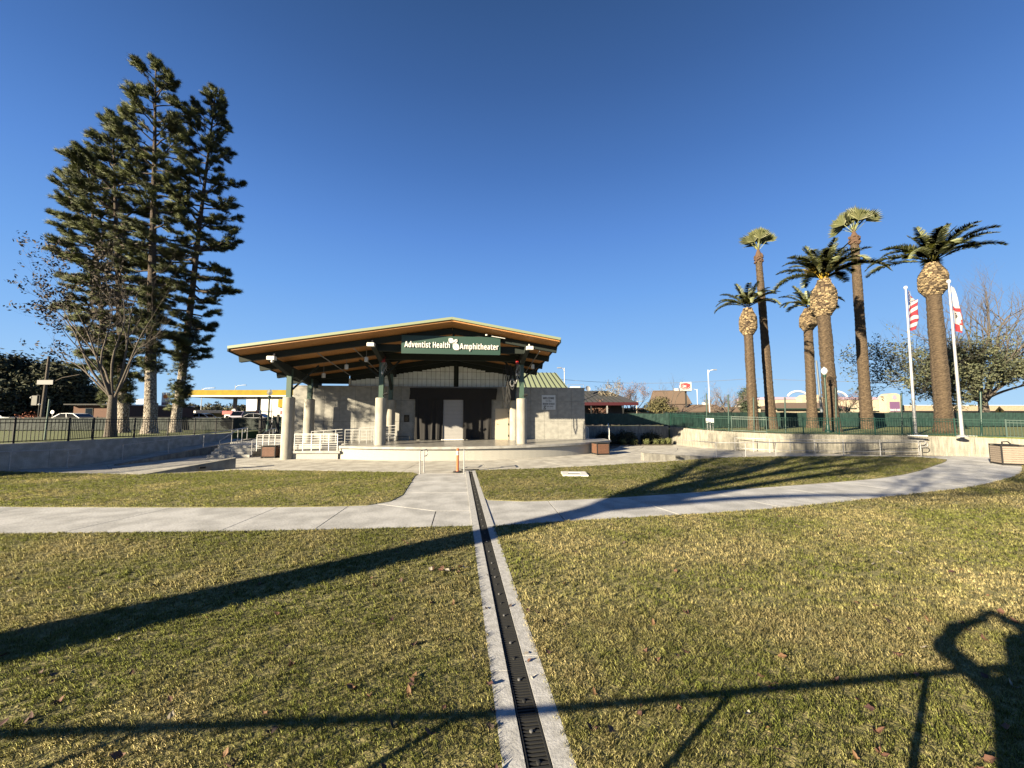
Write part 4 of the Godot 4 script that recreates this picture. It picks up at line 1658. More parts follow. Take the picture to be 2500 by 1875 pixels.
	guard("slanting white stair railing right of the stage wall", W(10.6, 0.35, 3.9), W(11.1, 0.75, 5.4), 0.95, 3, 12)
	guard("small dark railing at the foot of the rear left column", W(-4.3, 0.7, 2.6), W(-3.6, 0.7, 2.6), 0.5, 2, 4, M.galv)
	guard("short low rail against the wall under the bronze plaque", W(-3.55, 0.7, 3.4), W(-2.8, 0.7, 3.4), 0.28, 1, 1, M.iron)


func cloth(st: SurfaceTool, o: Vector3, x: Vector3, h: float, n: int, amp: float, freq: float) -> void:   # hanging cloth with folds
	var rows := 8
	var f := func(i: int, j: int) -> Vector3:
		var u := float(i) / n
		var v := float(j) / rows
		var ph := u * freq + 0.8 * sin(u * 9.0) + 0.3 * sin(v * 3.0 + u * 5.0)
		return o + x * (u + 0.006 * sin(v * 4.0 + u * 20.0)) - Vector3(0, h * v, 0) + Vector3(0, 0, amp * (0.35 + 0.65 * v) * sin(ph) + amp * 0.3 * sin(ph * 2.3 + 1.0) * v)
	for i in n:
		for j in rows:
			var v := [f.call(i, j + 1), f.call(i + 1, j + 1), f.call(i + 1, j), f.call(i, j)]
			quad(st, v[0], v[1], v[2], v[3])


func guard(label: String, a: Vector3, b: Vector3, h: float, bays: int, bars: int, m: Material = null) -> void:
	if m == null:
		m = M.white
	var o := thing("bar_railing", label, "railing", a, 0, "railings round the stage")
	var d := b - a
	for i in bays + 1:
		var p := d * i / bays
		var st := mk()
		bx(st, p + Vector3(0, h / 2, 0), Vector3(0.035, h, 0.035), Basis(Vector3.UP, atan2(-d.z, d.x)))
		obj("post", st, m, o)
	for k in bars:
		var y := h - (h - 0.08) * k / maxf(1, bars) - 0.012
		var st := mk()
		bar(st, Vector3(0, y, 0), d + Vector3(0, y, 0), 0.04 if k == 0 else 0.014, 0.035 if k == 0 else 0.016)
		obj("bar", st, m, o)


# ---------- things on the lawn and round it ----------
func bin_(label: String, pos: Vector3, turn: float, w: float, h: float, m: Material, hood := false) -> void:
	var o := thing("trash_can", label, "trash can", pos, turn, "slatted litter bins")
	var st := mk()
	bx(st, Vector3(0, h / 2, 0), Vector3(w - 0.07, h - 0.04, w - 0.07))
	obj("liner", st, M.black, o)
	for s in [[-1, -1], [1, -1], [1, 1], [-1, 1]]:
		st = mk()
		bx(st, Vector3(s[0] * (w / 2 - 0.02), h / 2, s[1] * (w / 2 - 0.02)), Vector3(0.045, h, 0.045))
		obj("corner_post", st, M.iron, o)
	var n := 8
	for k in n:
		var y := 0.09 + (h - 0.14) * (k + 0.5) / n
		for f in 4:
			st = mk()
			var b := Basis(Vector3.UP, f * PI / 2)
			bx(st, b * Vector3(0, 0, w / 2 - 0.015) + Vector3(0, y, 0), Vector3(w - 0.09, (h - 0.14) / n - 0.012, 0.025), b)
			obj("slat", st, m, o)
	st = mk()
	bevel(st, Vector3(0, h + 0.015, 0), Vector3(w + 0.02, 0.03, w + 0.02), 0.01)
	obj("lid", st, M.iron, o)
	if hood:
		st = mk()
		tube(st, [Vector3(-0.3, h + 0.03, 0.3), Vector3(-0.2, h + 0.14, 0.1), Vector3(0.1, h + 0.15, -0.1), Vector3(0.3, h + 0.03, -0.3)], 0.025, 0.025, 6)
		obj("hood", st, M.iron, o)


func park_lamp(label: String, pos: Vector3, h: float) -> void:
	var o := thing("park_lamp", label, "lamp", pos, 0, "globe lamps in the park")
	var st := mk()
	lathe(st, [Vector2(0.19, 0.0), Vector2(0.19, 0.1), Vector2(0.13, 0.18), Vector2(0.12, 0.5), Vector2(0.075, 0.6), Vector2(0.055, h - 0.25), Vector2(0.11, h - 0.2), Vector2(0.12, h - 0.1), Vector2(0.07, h - 0.04)], 14)
	obj("pole", st, M.green, o)
	st = mk()
	lathe(st, [Vector2(0.07, h - 0.04), Vector2(0.17, h + 0.1), Vector2(0.2, h + 0.22), Vector2(0.15, h + 0.38), Vector2(0.05, h + 0.46), Vector2(0.001, h + 0.52)], 16)
	var gl := flat(Color(0.9, 0.95, 0.97, 0.35), 0.1)
	gl.transparency = BaseMaterial3D.TRANSPARENCY_ALPHA
	obj("globe", st, gl, o)
	st = mk()
	lathe(st, [Vector2(0.06, h), Vector2(0.06, h + 0.2), Vector2(0.001, h + 0.24)], 10)
	obj("bulb_cover", st, M.white, o)


func street_light(label: String, pos: Vector3, h: float, reach: float, m: Material, dir := 1.0) -> void:
	var o := thing("street_light", label, "street light", pos, 0, "street lights beyond the park")
	var st := mk()
	tube(st, [Vector3(0, 0, 0), Vector3(0, h, 0)], 0.075, 0.045, 8)
	obj("pole", st, m, o)
	st = mk()
	tube(st, [Vector3(0, h * 0.93, 0), Vector3(dir * reach * 0.3, h * 0.985, 0), Vector3(dir * reach, h * 1.0, 0)], 0.05, 0.04, 6)
	obj("arm", st, m, o)
	st = mk()
	bevel(st, Vector3(dir * (reach + 0.25), h * 1.0, 0), Vector3(0.5, 0.1, 0.2), 0.03)
	obj("lamp_head", st, M.grey, o)


func car(label: String, pos: Vector3, turn: float, paint: Color, kind: int) -> void:   # 0 saloon, 1 van or suv
	var o := thing("parked_car", label, "car", pos, turn)
	var body: Array
	var glass: Array
	if kind == 0:
		body = [Vector2(-2.2, 0.35), Vector2(-1.75, 0.22), Vector2(1.75, 0.22), Vector2(2.25, 0.35), Vector2(2.28, 0.65), Vector2(2.1, 0.82), Vector2(1.1, 0.95), Vector2(-1.45, 1.0), Vector2(-2.2, 0.95)]
		glass = [Vector2(1.1, 0.93), Vector2(0.45, 1.38), Vector2(-0.2, 1.45), Vector2(-0.9, 1.42), Vector2(-1.65, 0.98)]
	else:
		body = [Vector2(-2.3, 0.4), Vector2(-1.8, 0.28), Vector2(1.8, 0.28), Vector2(2.3, 0.4), Vector2(2.32, 0.85), Vector2(2.15, 1.02), Vector2(1.2, 1.12), Vector2(-2.25, 1.15)]
		glass = [Vector2(1.25, 1.1), Vector2(0.6, 1.68), Vector2(0.0, 1.76), Vector2(-1.7, 1.74), Vector2(-2.2, 1.13)]
	var pm := flat(paint, 0.25)
	pm.clearcoat_enabled = true
	pm.clearcoat = 0.8
	var st := mk()
	side(st, body, Vector3.RIGHT, Vector3.UP, Vector3(0, 0, -0.88), Vector3(0, 0, 1.76))
	obj("body", st, pm, o)
	st = mk()
	side(st, glass, Vector3.RIGHT, Vector3.UP, Vector3(0, 0, -0.74), Vector3(0, 0, 1.48))
	obj("window", st, M.glass, o)
	st = mk()
	for i in range(1, glass.size() - 2):
		bar(st, Vector3(glass[i].x, glass[i].y + 0.015, 0), Vector3(glass[i + 1].x, glass[i + 1].y + 0.015, 0), 1.4, 0.05)
	obj("roof", st, pm, o)
	for s in [-1, 1]:
		st = mk()
		for e in [[0, 1], [glass.size() - 2, glass.size() - 1]]:
			var a: Vector2 = glass[e[0]]
			var b: Vector2 = glass[e[1]]
			bar(st, Vector3(a.x, a.y, s * 0.75), Vector3(b.x, b.y, s * 0.75), 0.05, 0.07)
		bar(st, Vector3(-0.2, 0.95, s * 0.75), Vector3(-0.25, glass[2].y, s * 0.75), 0.05, 0.07)
		obj("pillar", st, pm, o)
		for x in [-1.4, 1.4]:
			st = mk()
			tube(st, [Vector3(x, 0.33, s * 0.7), Vector3(x, 0.33, s * 0.9)], 0.33, 0.33, 16)
			var wh := obj("wheel", st, M.rubber, o)
			st = mk()
			tube(st, [Vector3(x, 0.33, s * 0.86), Vector3(x, 0.33, s * 0.91)], 0.21, 0.19, 12)
			obj("rim", st, M.galv, wh)
		st = mk()
		bevel(st, Vector3(2.22, 0.7, s * 0.62), Vector3(0.14, 0.14, 0.36), 0.03)
		obj("headlight", st, M.clear, o)
		st = mk()
		bevel(st, Vector3(-2.2, 0.85, s * 0.68), Vector3(0.1, 0.16, 0.26), 0.03)
		obj("tail_light", st, M.red, o)


func building(called: String, label: String, x0: float, x1: float, d0: float, d1: float, y1: float, m: Material, turn := 0.0) -> Node3D:
	var o := thing(called, label, "building", P((x0 + x1) / 2, 1.0, d0), turn)
	var st := mk()
	bx(st, Vector3(0, (y1 - 1.0) / 2, -(d1 - d0) / 2), Vector3(x1 - x0, y1 - 1.0, d1 - d0))
	obj("wall", st, m, o)
	st = mk()
	bx(st, Vector3(0, y1 - 1.0 + 0.06, -(d1 - d0) / 2), Vector3(x1 - x0 + 0.2, 0.12, d1 - d0 + 0.2))
	obj("roof", st, M.white, o)
	return o


func opening(o: Node3D, x: float, y: float, w: float, h: float, called := "window", m: Material = null) -> void:
	var st := mk()
	bx(st, Vector3(x, y + h / 2, 0.02), Vector3(w + 0.16, h + 0.16, 0.06))
	var f := obj(called, st, M.iron, o)
	st = mk()
	bx(st, Vector3(x, y + h / 2, 0.06), Vector3(w, h, 0.03))
	obj("pane", st, m if m else M.glass, f)


func gable(st: SurfaceTool, x0: float, x1: float, z0: float, z1: float, y0: float, y1: float) -> void:   # ridge along x
	var zm := (z0 + z1) / 2
	quad(st, Vector3(x0, y0, z0), Vector3(x1, y0, z0), Vector3(x1, y1, zm), Vector3(x0, y1, zm))
	quad(st, Vector3(x1, y0, z1), Vector3(x0, y0, z1), Vector3(x0, y1, zm), Vector3(x1, y1, zm))
	tri(st, Vector3(x0, y0, z1), Vector3(x0, y0, z0), Vector3(x0, y1, zm))
	tri(st, Vector3(x1, y0, z0), Vector3(x1, y0, z1), Vector3(x1, y1, zm))
	quad(st, Vector3(x0, y0, z1), Vector3(x1, y0, z1), Vector3(x1, y0, z0), Vector3(x0, y0, z0))


# ---------- beyond the park ----------
func gas_station() -> void:
	var o := thing("station_canopy", "long yellow and white filling station canopy on pale columns", "canopy", P(-41.5, 1.0, 60), 0)
	var st := mk()
	bx(st, Vector3(0, 4.74, -5), Vector3(20, 0.84, 10))
	obj("fascia", st, M.yellow, o)
	st = mk()
	bx(st, Vector3(0, 4.23, -5), Vector3(20.04, 0.18, 10.04))
	obj("fascia_band", st, M.white, o)
	st = mk()
	bx(st, Vector3(0, 4.1, -5), Vector3(19.8, 0.06, 9.8))
	obj("soffit", st, M.grey, o)
	for x in [-4.6, -2.6, 5.6]:
		st = mk()
		bx(st, Vector3(x, 2.05, -4 if x != -2.6 else -7), Vector3(0.42, 4.1, 0.42))
		obj("canopy_column", st, M.grey, o)
		st = mk()
		bx(st, Vector3(x, 1.05, -4 if x != -2.6 else -7), Vector3(0.6, 2.1, 0.6))
		obj("column_base", st, M.white, o)
	for s in [[-46.8, 63.6, "left"], [-44.5, 66.0, "middle"], [-36.6, 62.5, "right"]]:
		var p := thing("fuel_pump", "red and white fuel pump under the canopy, the %s one" % s[2], "fuel pump", P(s[0], 1.0, s[1]), 0, "fuel pumps")
		st = mk()
		bevel(st, Vector3(0, 0.65, 0), Vector3(1.0, 1.3, 0.6), 0.04)
		obj("cabinet", st, M.white, p)
		st = mk()
		bevel(st, Vector3(0, 1.62, 0), Vector3(1.7, 0.6, 0.65), 0.03)
		obj("top_panel", st, M.red, p)
		st = mk()
		bx(st, Vector3(0, 0.95, 0.31), Vector3(0.5, 0.35, 0.03))
		obj("display", st, M.glass, p)
	o = thing("station_shop", "white flat-roofed filling station shop with a yellow fascia", "building", P(-45.5, 1.0, 78))
	st = mk()
	bx(st, Vector3(-4.7, 2.2, -5), Vector3(7.4, 4.4, 10))
	obj("wall", st, flat(C(0.78, 0.75, 0.68), 0.8), o)
	st = mk()
	bx(st, Vector3(4.8, 1.3, -6), Vector3(11.6, 2.6, 10))
	obj("wall", st, M.cream, o)
	st = mk()
	bx(st, Vector3(0.8, 3.55, -5), Vector3(5.2, 1.6, 10.6))
	obj("fascia", st, M.yellow, o)
	st = mk()
	bx(st, Vector3(-4.6, 1.9, 0.02), Vector3(3.4, 0.3, 0.05))
	obj("wall_lettering", st, M.grey, o)
	# price sign
	o = thing("price_sign", "tall white price sign with a round orange emblem above red price rows", "sign", at(402, 1014, 52) * Vector3(1, 0, 1) + Vector3(0, 1.0, 0))
	for x in [-0.36, 0.36]:
		st = mk()
		bx(st, Vector3(x, 0.7, 0), Vector3(0.14, 1.4, 0.14))
		obj("leg", st, M.white, o)
	st = mk()
	bx(st, Vector3(0, 2.85, 0), Vector3(0.92, 2.9, 0.24))
	obj("panel", st, M.white, o)
	st = mk()
	var disc := []
	for k in 24:
		var a := PI * k / 23.0
		disc.append(Vector2(cos(a) * 0.3 * (1.0 + 0.06 * absf(sin(a * 7.0))), sin(a) * 0.32 * (1.0 + 0.06 * absf(sin(a * 7.0)))))
	disc.append(Vector2(-0.2, -0.22))
	disc.append(Vector2(0.2, -0.22))
	side(st, disc, Vector3.RIGHT, Vector3.UP, Vector3(0.06, 3.72, 0.12), Vector3(0, 0, 0.04))
	obj("shell_emblem", st, flat(C(0.7, 0.2, 0.03), 0.5), o)
	for i in 4:
		st = mk()
		bx(st, Vector3(0.02, 2.78 - i * 0.36, 0.13), Vector3(0.8, 0.32, 0.03))
		var row := obj("price_row", st, flat(C(0.3, 0.01, 0.015), 0.5), o)
		for x in [-0.22, 0.04, 0.24]:
			st = mk()
			bx(st, Vector3(x, 2.78 - i * 0.36, 0.15), Vector3(0.16, 0.16, 0.01))
			obj("price_digit", st, M.palerail, row)


func left_side() -> void:
	# dark evergreens beyond the street
	var spray := leaf_mesh(9, 0.5, 0.22)
	var dk := Color(0.012, 0.018, 0.009)
	var lt := Color(0.05, 0.055, 0.02)
	for s in [[20, 44, [[0, 3, 0, 3.4], [-3, 3.4, 1, 3.0], [2.6, 4.2, -1, 2.5], [-1.2, 6.0, 0, 2.4], [1.4, 2.0, 2, 2.6]], "leftmost dark bushy evergreen across the street"], [110, 46, [[0, 3.2, 0, 3.3], [2.0, 5.0, 0, 2.1], [-2.4, 4.8, 1, 2.3], [2.8, 2.6, -1, 2.5], [0, 6.2, 0, 1.7]], "dark evergreen behind the utility pole across the street"], [192, 50, [[0, 2.0, 0, 1.9], [1.5, 1.7, 0, 1.5], [-1.4, 2.7, 0, 1.7], [0.7, 3.2, 0, 1.1]], "lower dark evergreen beside the brick building across the street"]]:
		var cl := []
		for c in s[2]:
			cl.append([Vector3(c[0], c[1], c[2]), c[3]])
		bushy("evergreen_tree", s[3], "tree", at(s[0], 1015, s[1]) * Vector3(1, 0, 1) + Vector3(0, 1, 0), cl, spray, dk, lt, 16.0, 1.0, M.bark, 0.22, "dark evergreens across the street")
	var shr := bushy("red_shrub", "low reddish shrub under the dark evergreens", "shrub", at(70, 1015, 41) * Vector3(1, 0, 1) + Vector3(0, 1, 0), [[Vector3(-0.8, 0.6, 0), 0.7], [Vector3(0.5, 0.7, 0), 0.8], [Vector3(1.6, 0.5, 0), 0.6]], leaf_mesh(6, 0.3, 0.1), Color(0.08, 0.02, 0.012), Color(0.22, 0.07, 0.03), 14.0, 1.0, M.bark, 0.04)
	shr.position.y = 1.0
	# brick building
	var o := building("brick_building", "low dark brick building between the trees on the left", -49.0, -43.0, 43, 52, 3.35, M.brick)
	opening(o, -1.2, 0.9, 0.7, 1.1)
	opening(o, 1.4, 0.9, 0.6, 1.1)
	var st := mk()
	bx(st, Vector3(0, 2.45, 0.3), Vector3(6.6, 0.12, 0.9))
	obj("canopy", st, M.iron, o)
	st = mk()
	bx(st, Vector3(0.9, 2.9, -4), Vector3(0.9, 0.6, 0.9))
	obj("rooftop_unit", st, M.galv, o)
	o = building("low_building", "olive green flat building with a white roof edge behind the pines", -55.5, -52.3, 62, 70, 2.95, flat(C(0.20, 0.19, 0.08), 0.9))
	st = mk()
	bx(st, Vector3(0.6, 1.75, -3.9), Vector3(5.2, 0.34, 8.4))
	obj("roof_edge", st, M.white, o)
	o = building("shed_building", "long low white-roofed building left of the olive one", -66.0, -56.0, 62, 70, 2.3, M.grey)
	# utility pole with sign boards
	o = thing("utility_pole", "leaning pale utility pole with a street sign board and lamp arm", "utility pole", at(102, 1010, 36) * Vector3(1, 0, 1) + Vector3(0, 1, 0))
	st = mk()
	tube(st, [Vector3(0, 0, 0), Vector3(0.18, 6.8, 0)], 0.15, 0.1, 8)
	obj("pole", st, M.greybark, o)
	st = mk()
	bx(st, Vector3(0.2, 4.35, 0.14), Vector3(1.5, 0.42, 0.04))
	obj("sign_board", st, flat(C(0.10, 0.10, 0.105), 0.6), o)
	st = mk()
	tube(st, [Vector3(0.2, 4.1, 0), Vector3(1.6, 4.8, 0), Vector3(3.2, 5.1, 0)], 0.04, 0.025, 6)
	obj("lamp_arm", st, M.greybark, o)
	o = thing("traffic_signal", "dark traffic signal seen from behind on the left", "traffic signal", at(84, 1010, 37) * Vector3(1, 0, 1) + Vector3(0, 1, 0))
	st = mk()
	bevel(st, Vector3(0, 2.7, 0), Vector3(0.6, 0.95, 0.25), 0.04)
	obj("housing", st, flat(C(0.025, 0.025, 0.02), 0.6), o)
	st = mk()
	tube(st, [Vector3(0.4, 0, 0), Vector3(0.4, 3.2, 0), Vector3(0.1, 3.2, 0)], 0.06, 0.05, 6)
	obj("pole", st, M.iron, o)
	for x in [-0.33, 0.5]:
		st = mk()
		lathe(st, [Vector2(0.001, -0.12), Vector2(0.12, 0), Vector2(0.001, 0.12)], 10, Vector3(x, 2.7 - x * 0.8, 0.1))
		obj("push_lamp", st, M.white, o)
	for s in [[28, 42, 0.34, "round white sign on a short post beyond the left fence"], [128, 42, 0.2, "small pale sign on a short post left of the white car"]]:
		o = thing("small_sign", s[3], "sign", at(s[0], 1018, s[1]) * Vector3(1, 0, 1) + Vector3(0, 1, 0))
		st = mk()
		tube(st, [Vector3(0, 0, 0), Vector3(0, 1.6, 0)], 0.04, 0.04, 6)
		obj("post", st, M.galv, o)
		st = mk()
		tube(st, [Vector3(0, 1.6, 0.0), Vector3(0, 1.6, 0.06)], s[2], s[2], 14)
		obj("plate", st, M.white, o)
	# wooden post inside the fence
	o = thing("fence_post_tall", "tall thin green post standing by the left fence", "post", at(110, 1062, 20) * Vector3(1, 0, 1) + Vector3(0, 1, 0))
	st = mk()
	tube(st, [Vector3.ZERO, Vector3(0.06, 2.15, 0)], 0.04, 0.04, 8)
	obj("pole", st, M.post, o)
	car("white car parked on the street beyond the left fence", at(188, 1010, 40) * Vector3(1, 0, 1) + Vector3(0, 1, 0), 2, C(0.75, 0.75, 0.75), 0)
	car("pale car at the far left edge of the street", at(-6, 1010, 41) * Vector3(1, 0, 1) + Vector3(0, 1, 0), 4, C(0.7, 0.72, 0.72), 1)
	car("dark purple car at the right hand pump of the filling station", at(602, 1010, 56) * Vector3(1, 0, 1) + Vector3(0, 1, 0), 90, C(0.10, 0.07, 0.16), 1)
	car("grey car parked in front of the filling station shop", at(632, 1010, 50) * Vector3(1, 0, 1) + Vector3(0, 1, 0), 5, C(0.2, 0.2, 0.22), 0)
	car("white pickup by the olive building", at(500, 1010, 57) * Vector3(1, 0, 1) + Vector3(0, 1, 0), 0, C(0.75, 0.75, 0.75), 0)
	street_light("thin pale street light rising behind the yellow canopy", at(571, 1010, 74) * Vector3(1, 0, 1) + Vector3(0, 1, 0), 7.0, 1.6, M.galv)
	street_light("straight pale pole under the left end of the canopy", at(490, 1010, 66) * Vector3(1, 0, 1) + Vector3(0, 1, 0), 5.9, 1.7, M.galv)
	o = thing("billboard", "distant flat billboard on a single pole seen under the canopy", "billboard", at(570, 1000, 110) * Vector3(1, 0, 1) + Vector3(0, 1, 0))
	st = mk()
	bx(st, Vector3(0, 6.1, 0), Vector3(1.9, 0.5, 0.3))
	obj("board", st, M.grey, o)
	st = mk()
	bx(st, Vector3(0.1, 3, -0.2), Vector3(0.3, 6, 0.3))
	obj("pole", st, M.grey, o)
	var far := leaf_mesh(8, 0.7, 0.35)
	for k in 8:
		bushy("distant_tree", ["round dark distant tree seen under the canopy, leftmost of its row", "second distant tree from the left under the canopy", "third distant tree from the left under the canopy", "distant tree in the middle of the row under the canopy", "distant tree left of the canopy column", "distant tree between the canopy columns", "distant tree right of the billboard pole", "distant tree just left of the white shop"][k], "tree", at(455 + k * 19, 1005, 105 + (k % 3) * 6) * Vector3(1, 0, 1) + Vector3(0, 1, 0), [[Vector3(0, 2.3 + 0.4 * sin(k * 2.0), 0), 1.6], [Vector3(0.8, 1.4, 0), 1.4], [Vector3(-0.9, 1.2, 0), 1.3]], far, Color(0.035, 0.04, 0.02), Color(0.10, 0.09, 0.05), 3.0, 1.0, M.bark, 0.12, "distant trees under the canopy")


func right_side() -> void:
	# restaurant with a dark roof and a red edge
	var o := thing("restaurant", "dark-roofed restaurant with a red roof edge behind the stage wall", "building", P(8.6, 1.0, 46), 0)
	var st := mk()
	bx(st, Vector3(0.5, 1.3, -6), Vector3(9, 2.6, 9))
	obj("wall", st, flat(C(0.05, 0.04, 0.035), 0.8), o)
	st = mk()
	var q := []
	for k in [[-5, 0.4, 2.75], [6.4, 0.4, 2.75], [6.4, -12, 2.75], [-5, -12, 2.75], [-5, -3.0, 4.35], [3.6, -3.0, 4.35], [3.6, -9, 4.35], [-5, -9, 4.35]]:
		q.append(Vector3(k[0], k[2], k[1]))
	hexa(st, q)
	var rf := obj("roof", st, flat(C(0.05, 0.05, 0.055), 0.7), o)
	for i in 16:
		st = mk()
		bar(st, Vector3(-4.6 + i * 0.62, 2.8, 0.38), Vector3(-4.6 + i * 0.52, 4.37, -2.98), 0.05, 0.05)
		obj("roof_seam", st, M.steel, rf)
	st = mk()
	bx(st, Vector3(0.7, 2.6, 0.42), Vector3(11.4, 0.36, 0.1))
	obj("red_edge", st, flat(C(0.05, 0.005, 0.008), 0.5), o)
	for i in 5:
		st = mk()
		bx(st, Vector3(-3 + i * 1.9, 1.25, 0.3), Vector3(0.14, 2.5, 0.14))
		obj("porch_post", st, M.grey if i % 2 else M.iron, o)
	o = thing("satellite_dish", "pale satellite dish on the dark restaurant roof", "satellite dish", at(1435, 958, 47.5), 20)
	st = mk()
	lathe(st, [Vector2(0.001, 0.0), Vector2(0.2, 0.03), Vector2(0.32, 0.09), Vector2(0.34, 0.1)], 16)
	var dish := obj("dish", st, M.galv, o)
	dish.transform = Transform3D(Basis(Vector3.RIGHT, 1.3), Vector3(0, 0.45, 0))
	st = mk()
	tube(st, [Vector3(0, -0.3, 0), Vector3(0, 0.45, -0.03)], 0.03, 0.03, 6)
	obj("mast", st, M.iron, o)
	# green ribbed roof behind the stage
	o = thing("back_building", "low building with a ribbed pale green metal roof behind the stage", "building", W(6.2, 0, 8.0), 7)
	st = mk()
	bx(st, Vector3(0.2, 2.1, -1.7), Vector3(4.6, 4.2, 3.2))
	obj("wall", st, M.concrete, o)
	st = mk()
	hexa(st, [Vector3(-2.6, 4.2, 0.3), Vector3(2.75, 4.2, 0.3), Vector3(2.75, 4.2, -4), Vector3(-2.6, 4.2, -4), Vector3(-2.6, 5.95, -2.6), Vector3(2.3, 5.95, -2.6), Vector3(2.3, 5.95, -2.8), Vector3(-2.6, 5.95, -2.8)])
	rf = obj("roof", st, M.roofmetal, o)
	for i in 13:
		var x0 := -2.45 + i * 0.42
		st = mk()
		bar(st, Vector3(x0, 4.23, 0.29), Vector3(minf(x0, x0 * 0.86 - 0.1), 5.97, -2.59), 0.035, 0.06)
		obj("standing_seam", st, M.steel, rf)
	st = mk()
	bx(st, Vector3(0.05, 4.12, 0.34), Vector3(5.5, 0.16, 0.1))
	obj("gutter", st, M.steel, rf)
	o = thing("rooftop_unit", "pale air conditioning unit above the right end of the stage wall", "air conditioner", at(1404, 951, 31), 7)
	st = mk()
	bevel(st, Vector3(0, 0.12, 0), Vector3(0.72, 0.24, 0.7), 0.03)
	obj("casing", st, M.white, o)
	st = mk()
	for s in [-0.6, 0.72]:
		tube(st, [Vector3(s, -0.2, 0), Vector3(s, 0.4, 0)], 0.012, 0.012, 5)
	tube(st, [Vector3(-0.6, 0.4, 0), Vector3(0.72, 0.42, 0)], 0.012, 0.012, 5)
	obj("pipe_frame", st, M.grey, o)
	street_light("tall street light just behind the green ribbed roof", at(1379, 1010, 44) * Vector3(1, 0, 1) + Vector3(0, 1, 0), 6.7, -1.0 * -0.35, M.galv, -1.0)
	street_light("tall white street light with its arm to the right of the red cube sign", at(1733, 1010, 46) * Vector3(1, 0, 1) + Vector3(0, 1, 0), 6.7, 0.55, M.white)
	street_light("small distant street light just right of the red cube sign", at(1704, 1010, 80) * Vector3(1, 0, 1) + Vector3(0, 1, 0), 6.6, 0.7, M.white, -1.0)
	street_light("short pale lamp post among the far bare trees", at(1555, 1010, 60) * Vector3(1, 0, 1) + Vector3(0, 1, 0), 3.4, 0.4, M.cream, 1.0)
	o = thing("signal_pole", "slim grey-blue pole rising left of the biggest date palm", "pole", at(2003, 1010, 50) * Vector3(1, 0, 1) + Vector3(0, 1, 0))
	st = mk()
	tube(st, [Vector3(0.25, 0, 0), Vector3(-0.1, 8.4, 0)], 0.19, 0.1, 10)
	obj("pole", st, flat(C(0.10, 0.12, 0.14), 0.5), o)
	# cube sign on a pole
	o = thing("cube_sign", "red and white cube sign on a dark pole", "sign", at(1676, 1010, 60) * Vector3(1, 0, 1) + Vector3(0, 1, 0), -22)
	st = mk()
	bx(st, Vector3(0, 2.5, 0), Vector3(0.26, 5.0, 0.26))
	obj("pole", st, M.iron, o)
	st = mk()
	bx(st, Vector3(0, 5.65, 0), Vector3(1.6, 1.36, 1.6))
	obj("cube", st, M.palerail, o)
	for f in 2:
		var b := Basis(Vector3.UP, -f * PI / 2)
		var fn := Node3D.new()
		fn.name = numbered(o, "sign_face")
		fn.transform = Transform3D(b, Vector3(0, 5.65, 0))
		o.add_child(fn)
		st = mk()
		side(st, [Vector2(-0.64, 0.42), Vector2(-0.64, -0.22), Vector2(-0.3, -0.42), Vector2(0.1, -0.46), Vector2(0.64, -0.24), Vector2(0.64, 0.36), Vector2(0.1, 0.54), Vector2(-0.3, 0.52)], Vector3.RIGHT, Vector3.UP, Vector3(0, 0, 0.795), Vector3(0, 0, 0.025))
		obj("red_field", st, flat(C(0.33, 0.008, 0.015), 0.4), fn)
		words("lettering", "Jack", 0.52, M.white, fn, Vector3(-0.02, 0.08, 0.825), 8, 0.02, "Droid Serif", 700, 0.8)
		st = mk()
		tube(st, [Vector3(-0.5, -0.2, 0.83), Vector3(-0.1, -0.3, 0.83), Vector3(0.3, -0.26, 0.83), Vector3(0.56, -0.05, 0.83)], 0.035, 0.02, 6)
		obj("swash", st, M.white, fn)
	# houses under the cube sign
	for s in [[1648, 62, 5.2, 3.0, 5.4, M.roofbrown, M.cream, "tall brown-roofed house left of the cube sign"], [1712, 58, 7.0, 1.5, 2.9, M.roofbrown, M.cream, "low cream house with a brown roof right of the cube sign"], [1790, 66, 9.0, 1.3, 2.7, M.roofbrown, M.tan, "low brown-roofed house behind the bare trees"], [1530, 66, 7.0, 1.2, 2.5, M.roofbrown, M.cream, "small cream gabled house behind the white-barked tree"]]:
		o = thing("house", s[7], "house", at(s[0], 1010, s[1]) * Vector3(1, 0, 1) + Vector3(0, 1, 0), -6)
		st = mk()
		bx(st, Vector3(0, s[3] / 2, -3), Vector3(s[2] * 0.92, s[3], 6))
		obj("wall", st, s[6], o)
		st = mk()
		gable(st, -s[2] / 2, s[2] / 2, 0.4, -6.4, s[3], s[4])
		obj("roof", st, s[5], o)
		opening(o, -s[2] * 0.2, 0.4, 0.8, 0.8)
		opening(o, s[2] * 0.22, 0.4, 0.8, 0.8)
		st = mk()
		bx(st, Vector3(s[2] * 0.25, s[4] - 0.1, -3.2), Vector3(0.6, 0.8, 0.6))
		obj("chimney", st, M.white, o)
	# taco restaurant
	var lav := flat(C(0.36, 0.28, 0.36), 0.7)
	o = thing("taco_restaurant", "cream stucco restaurant with lavender trim and arched parapets", "building", P(62.5, 1.0, 76), 0)
	st = mk()
	bx(st, Vector3(1.5, 2.2, -6), Vector3(26, 4.4, 10))
	obj("wall", st, M.cream, o)
	st = mk()
	bx(st, Vector3(1.5, 4.55, -6), Vector3(26.2, 0.5, 10.2))
	obj("lavender_band", st, lav, o)
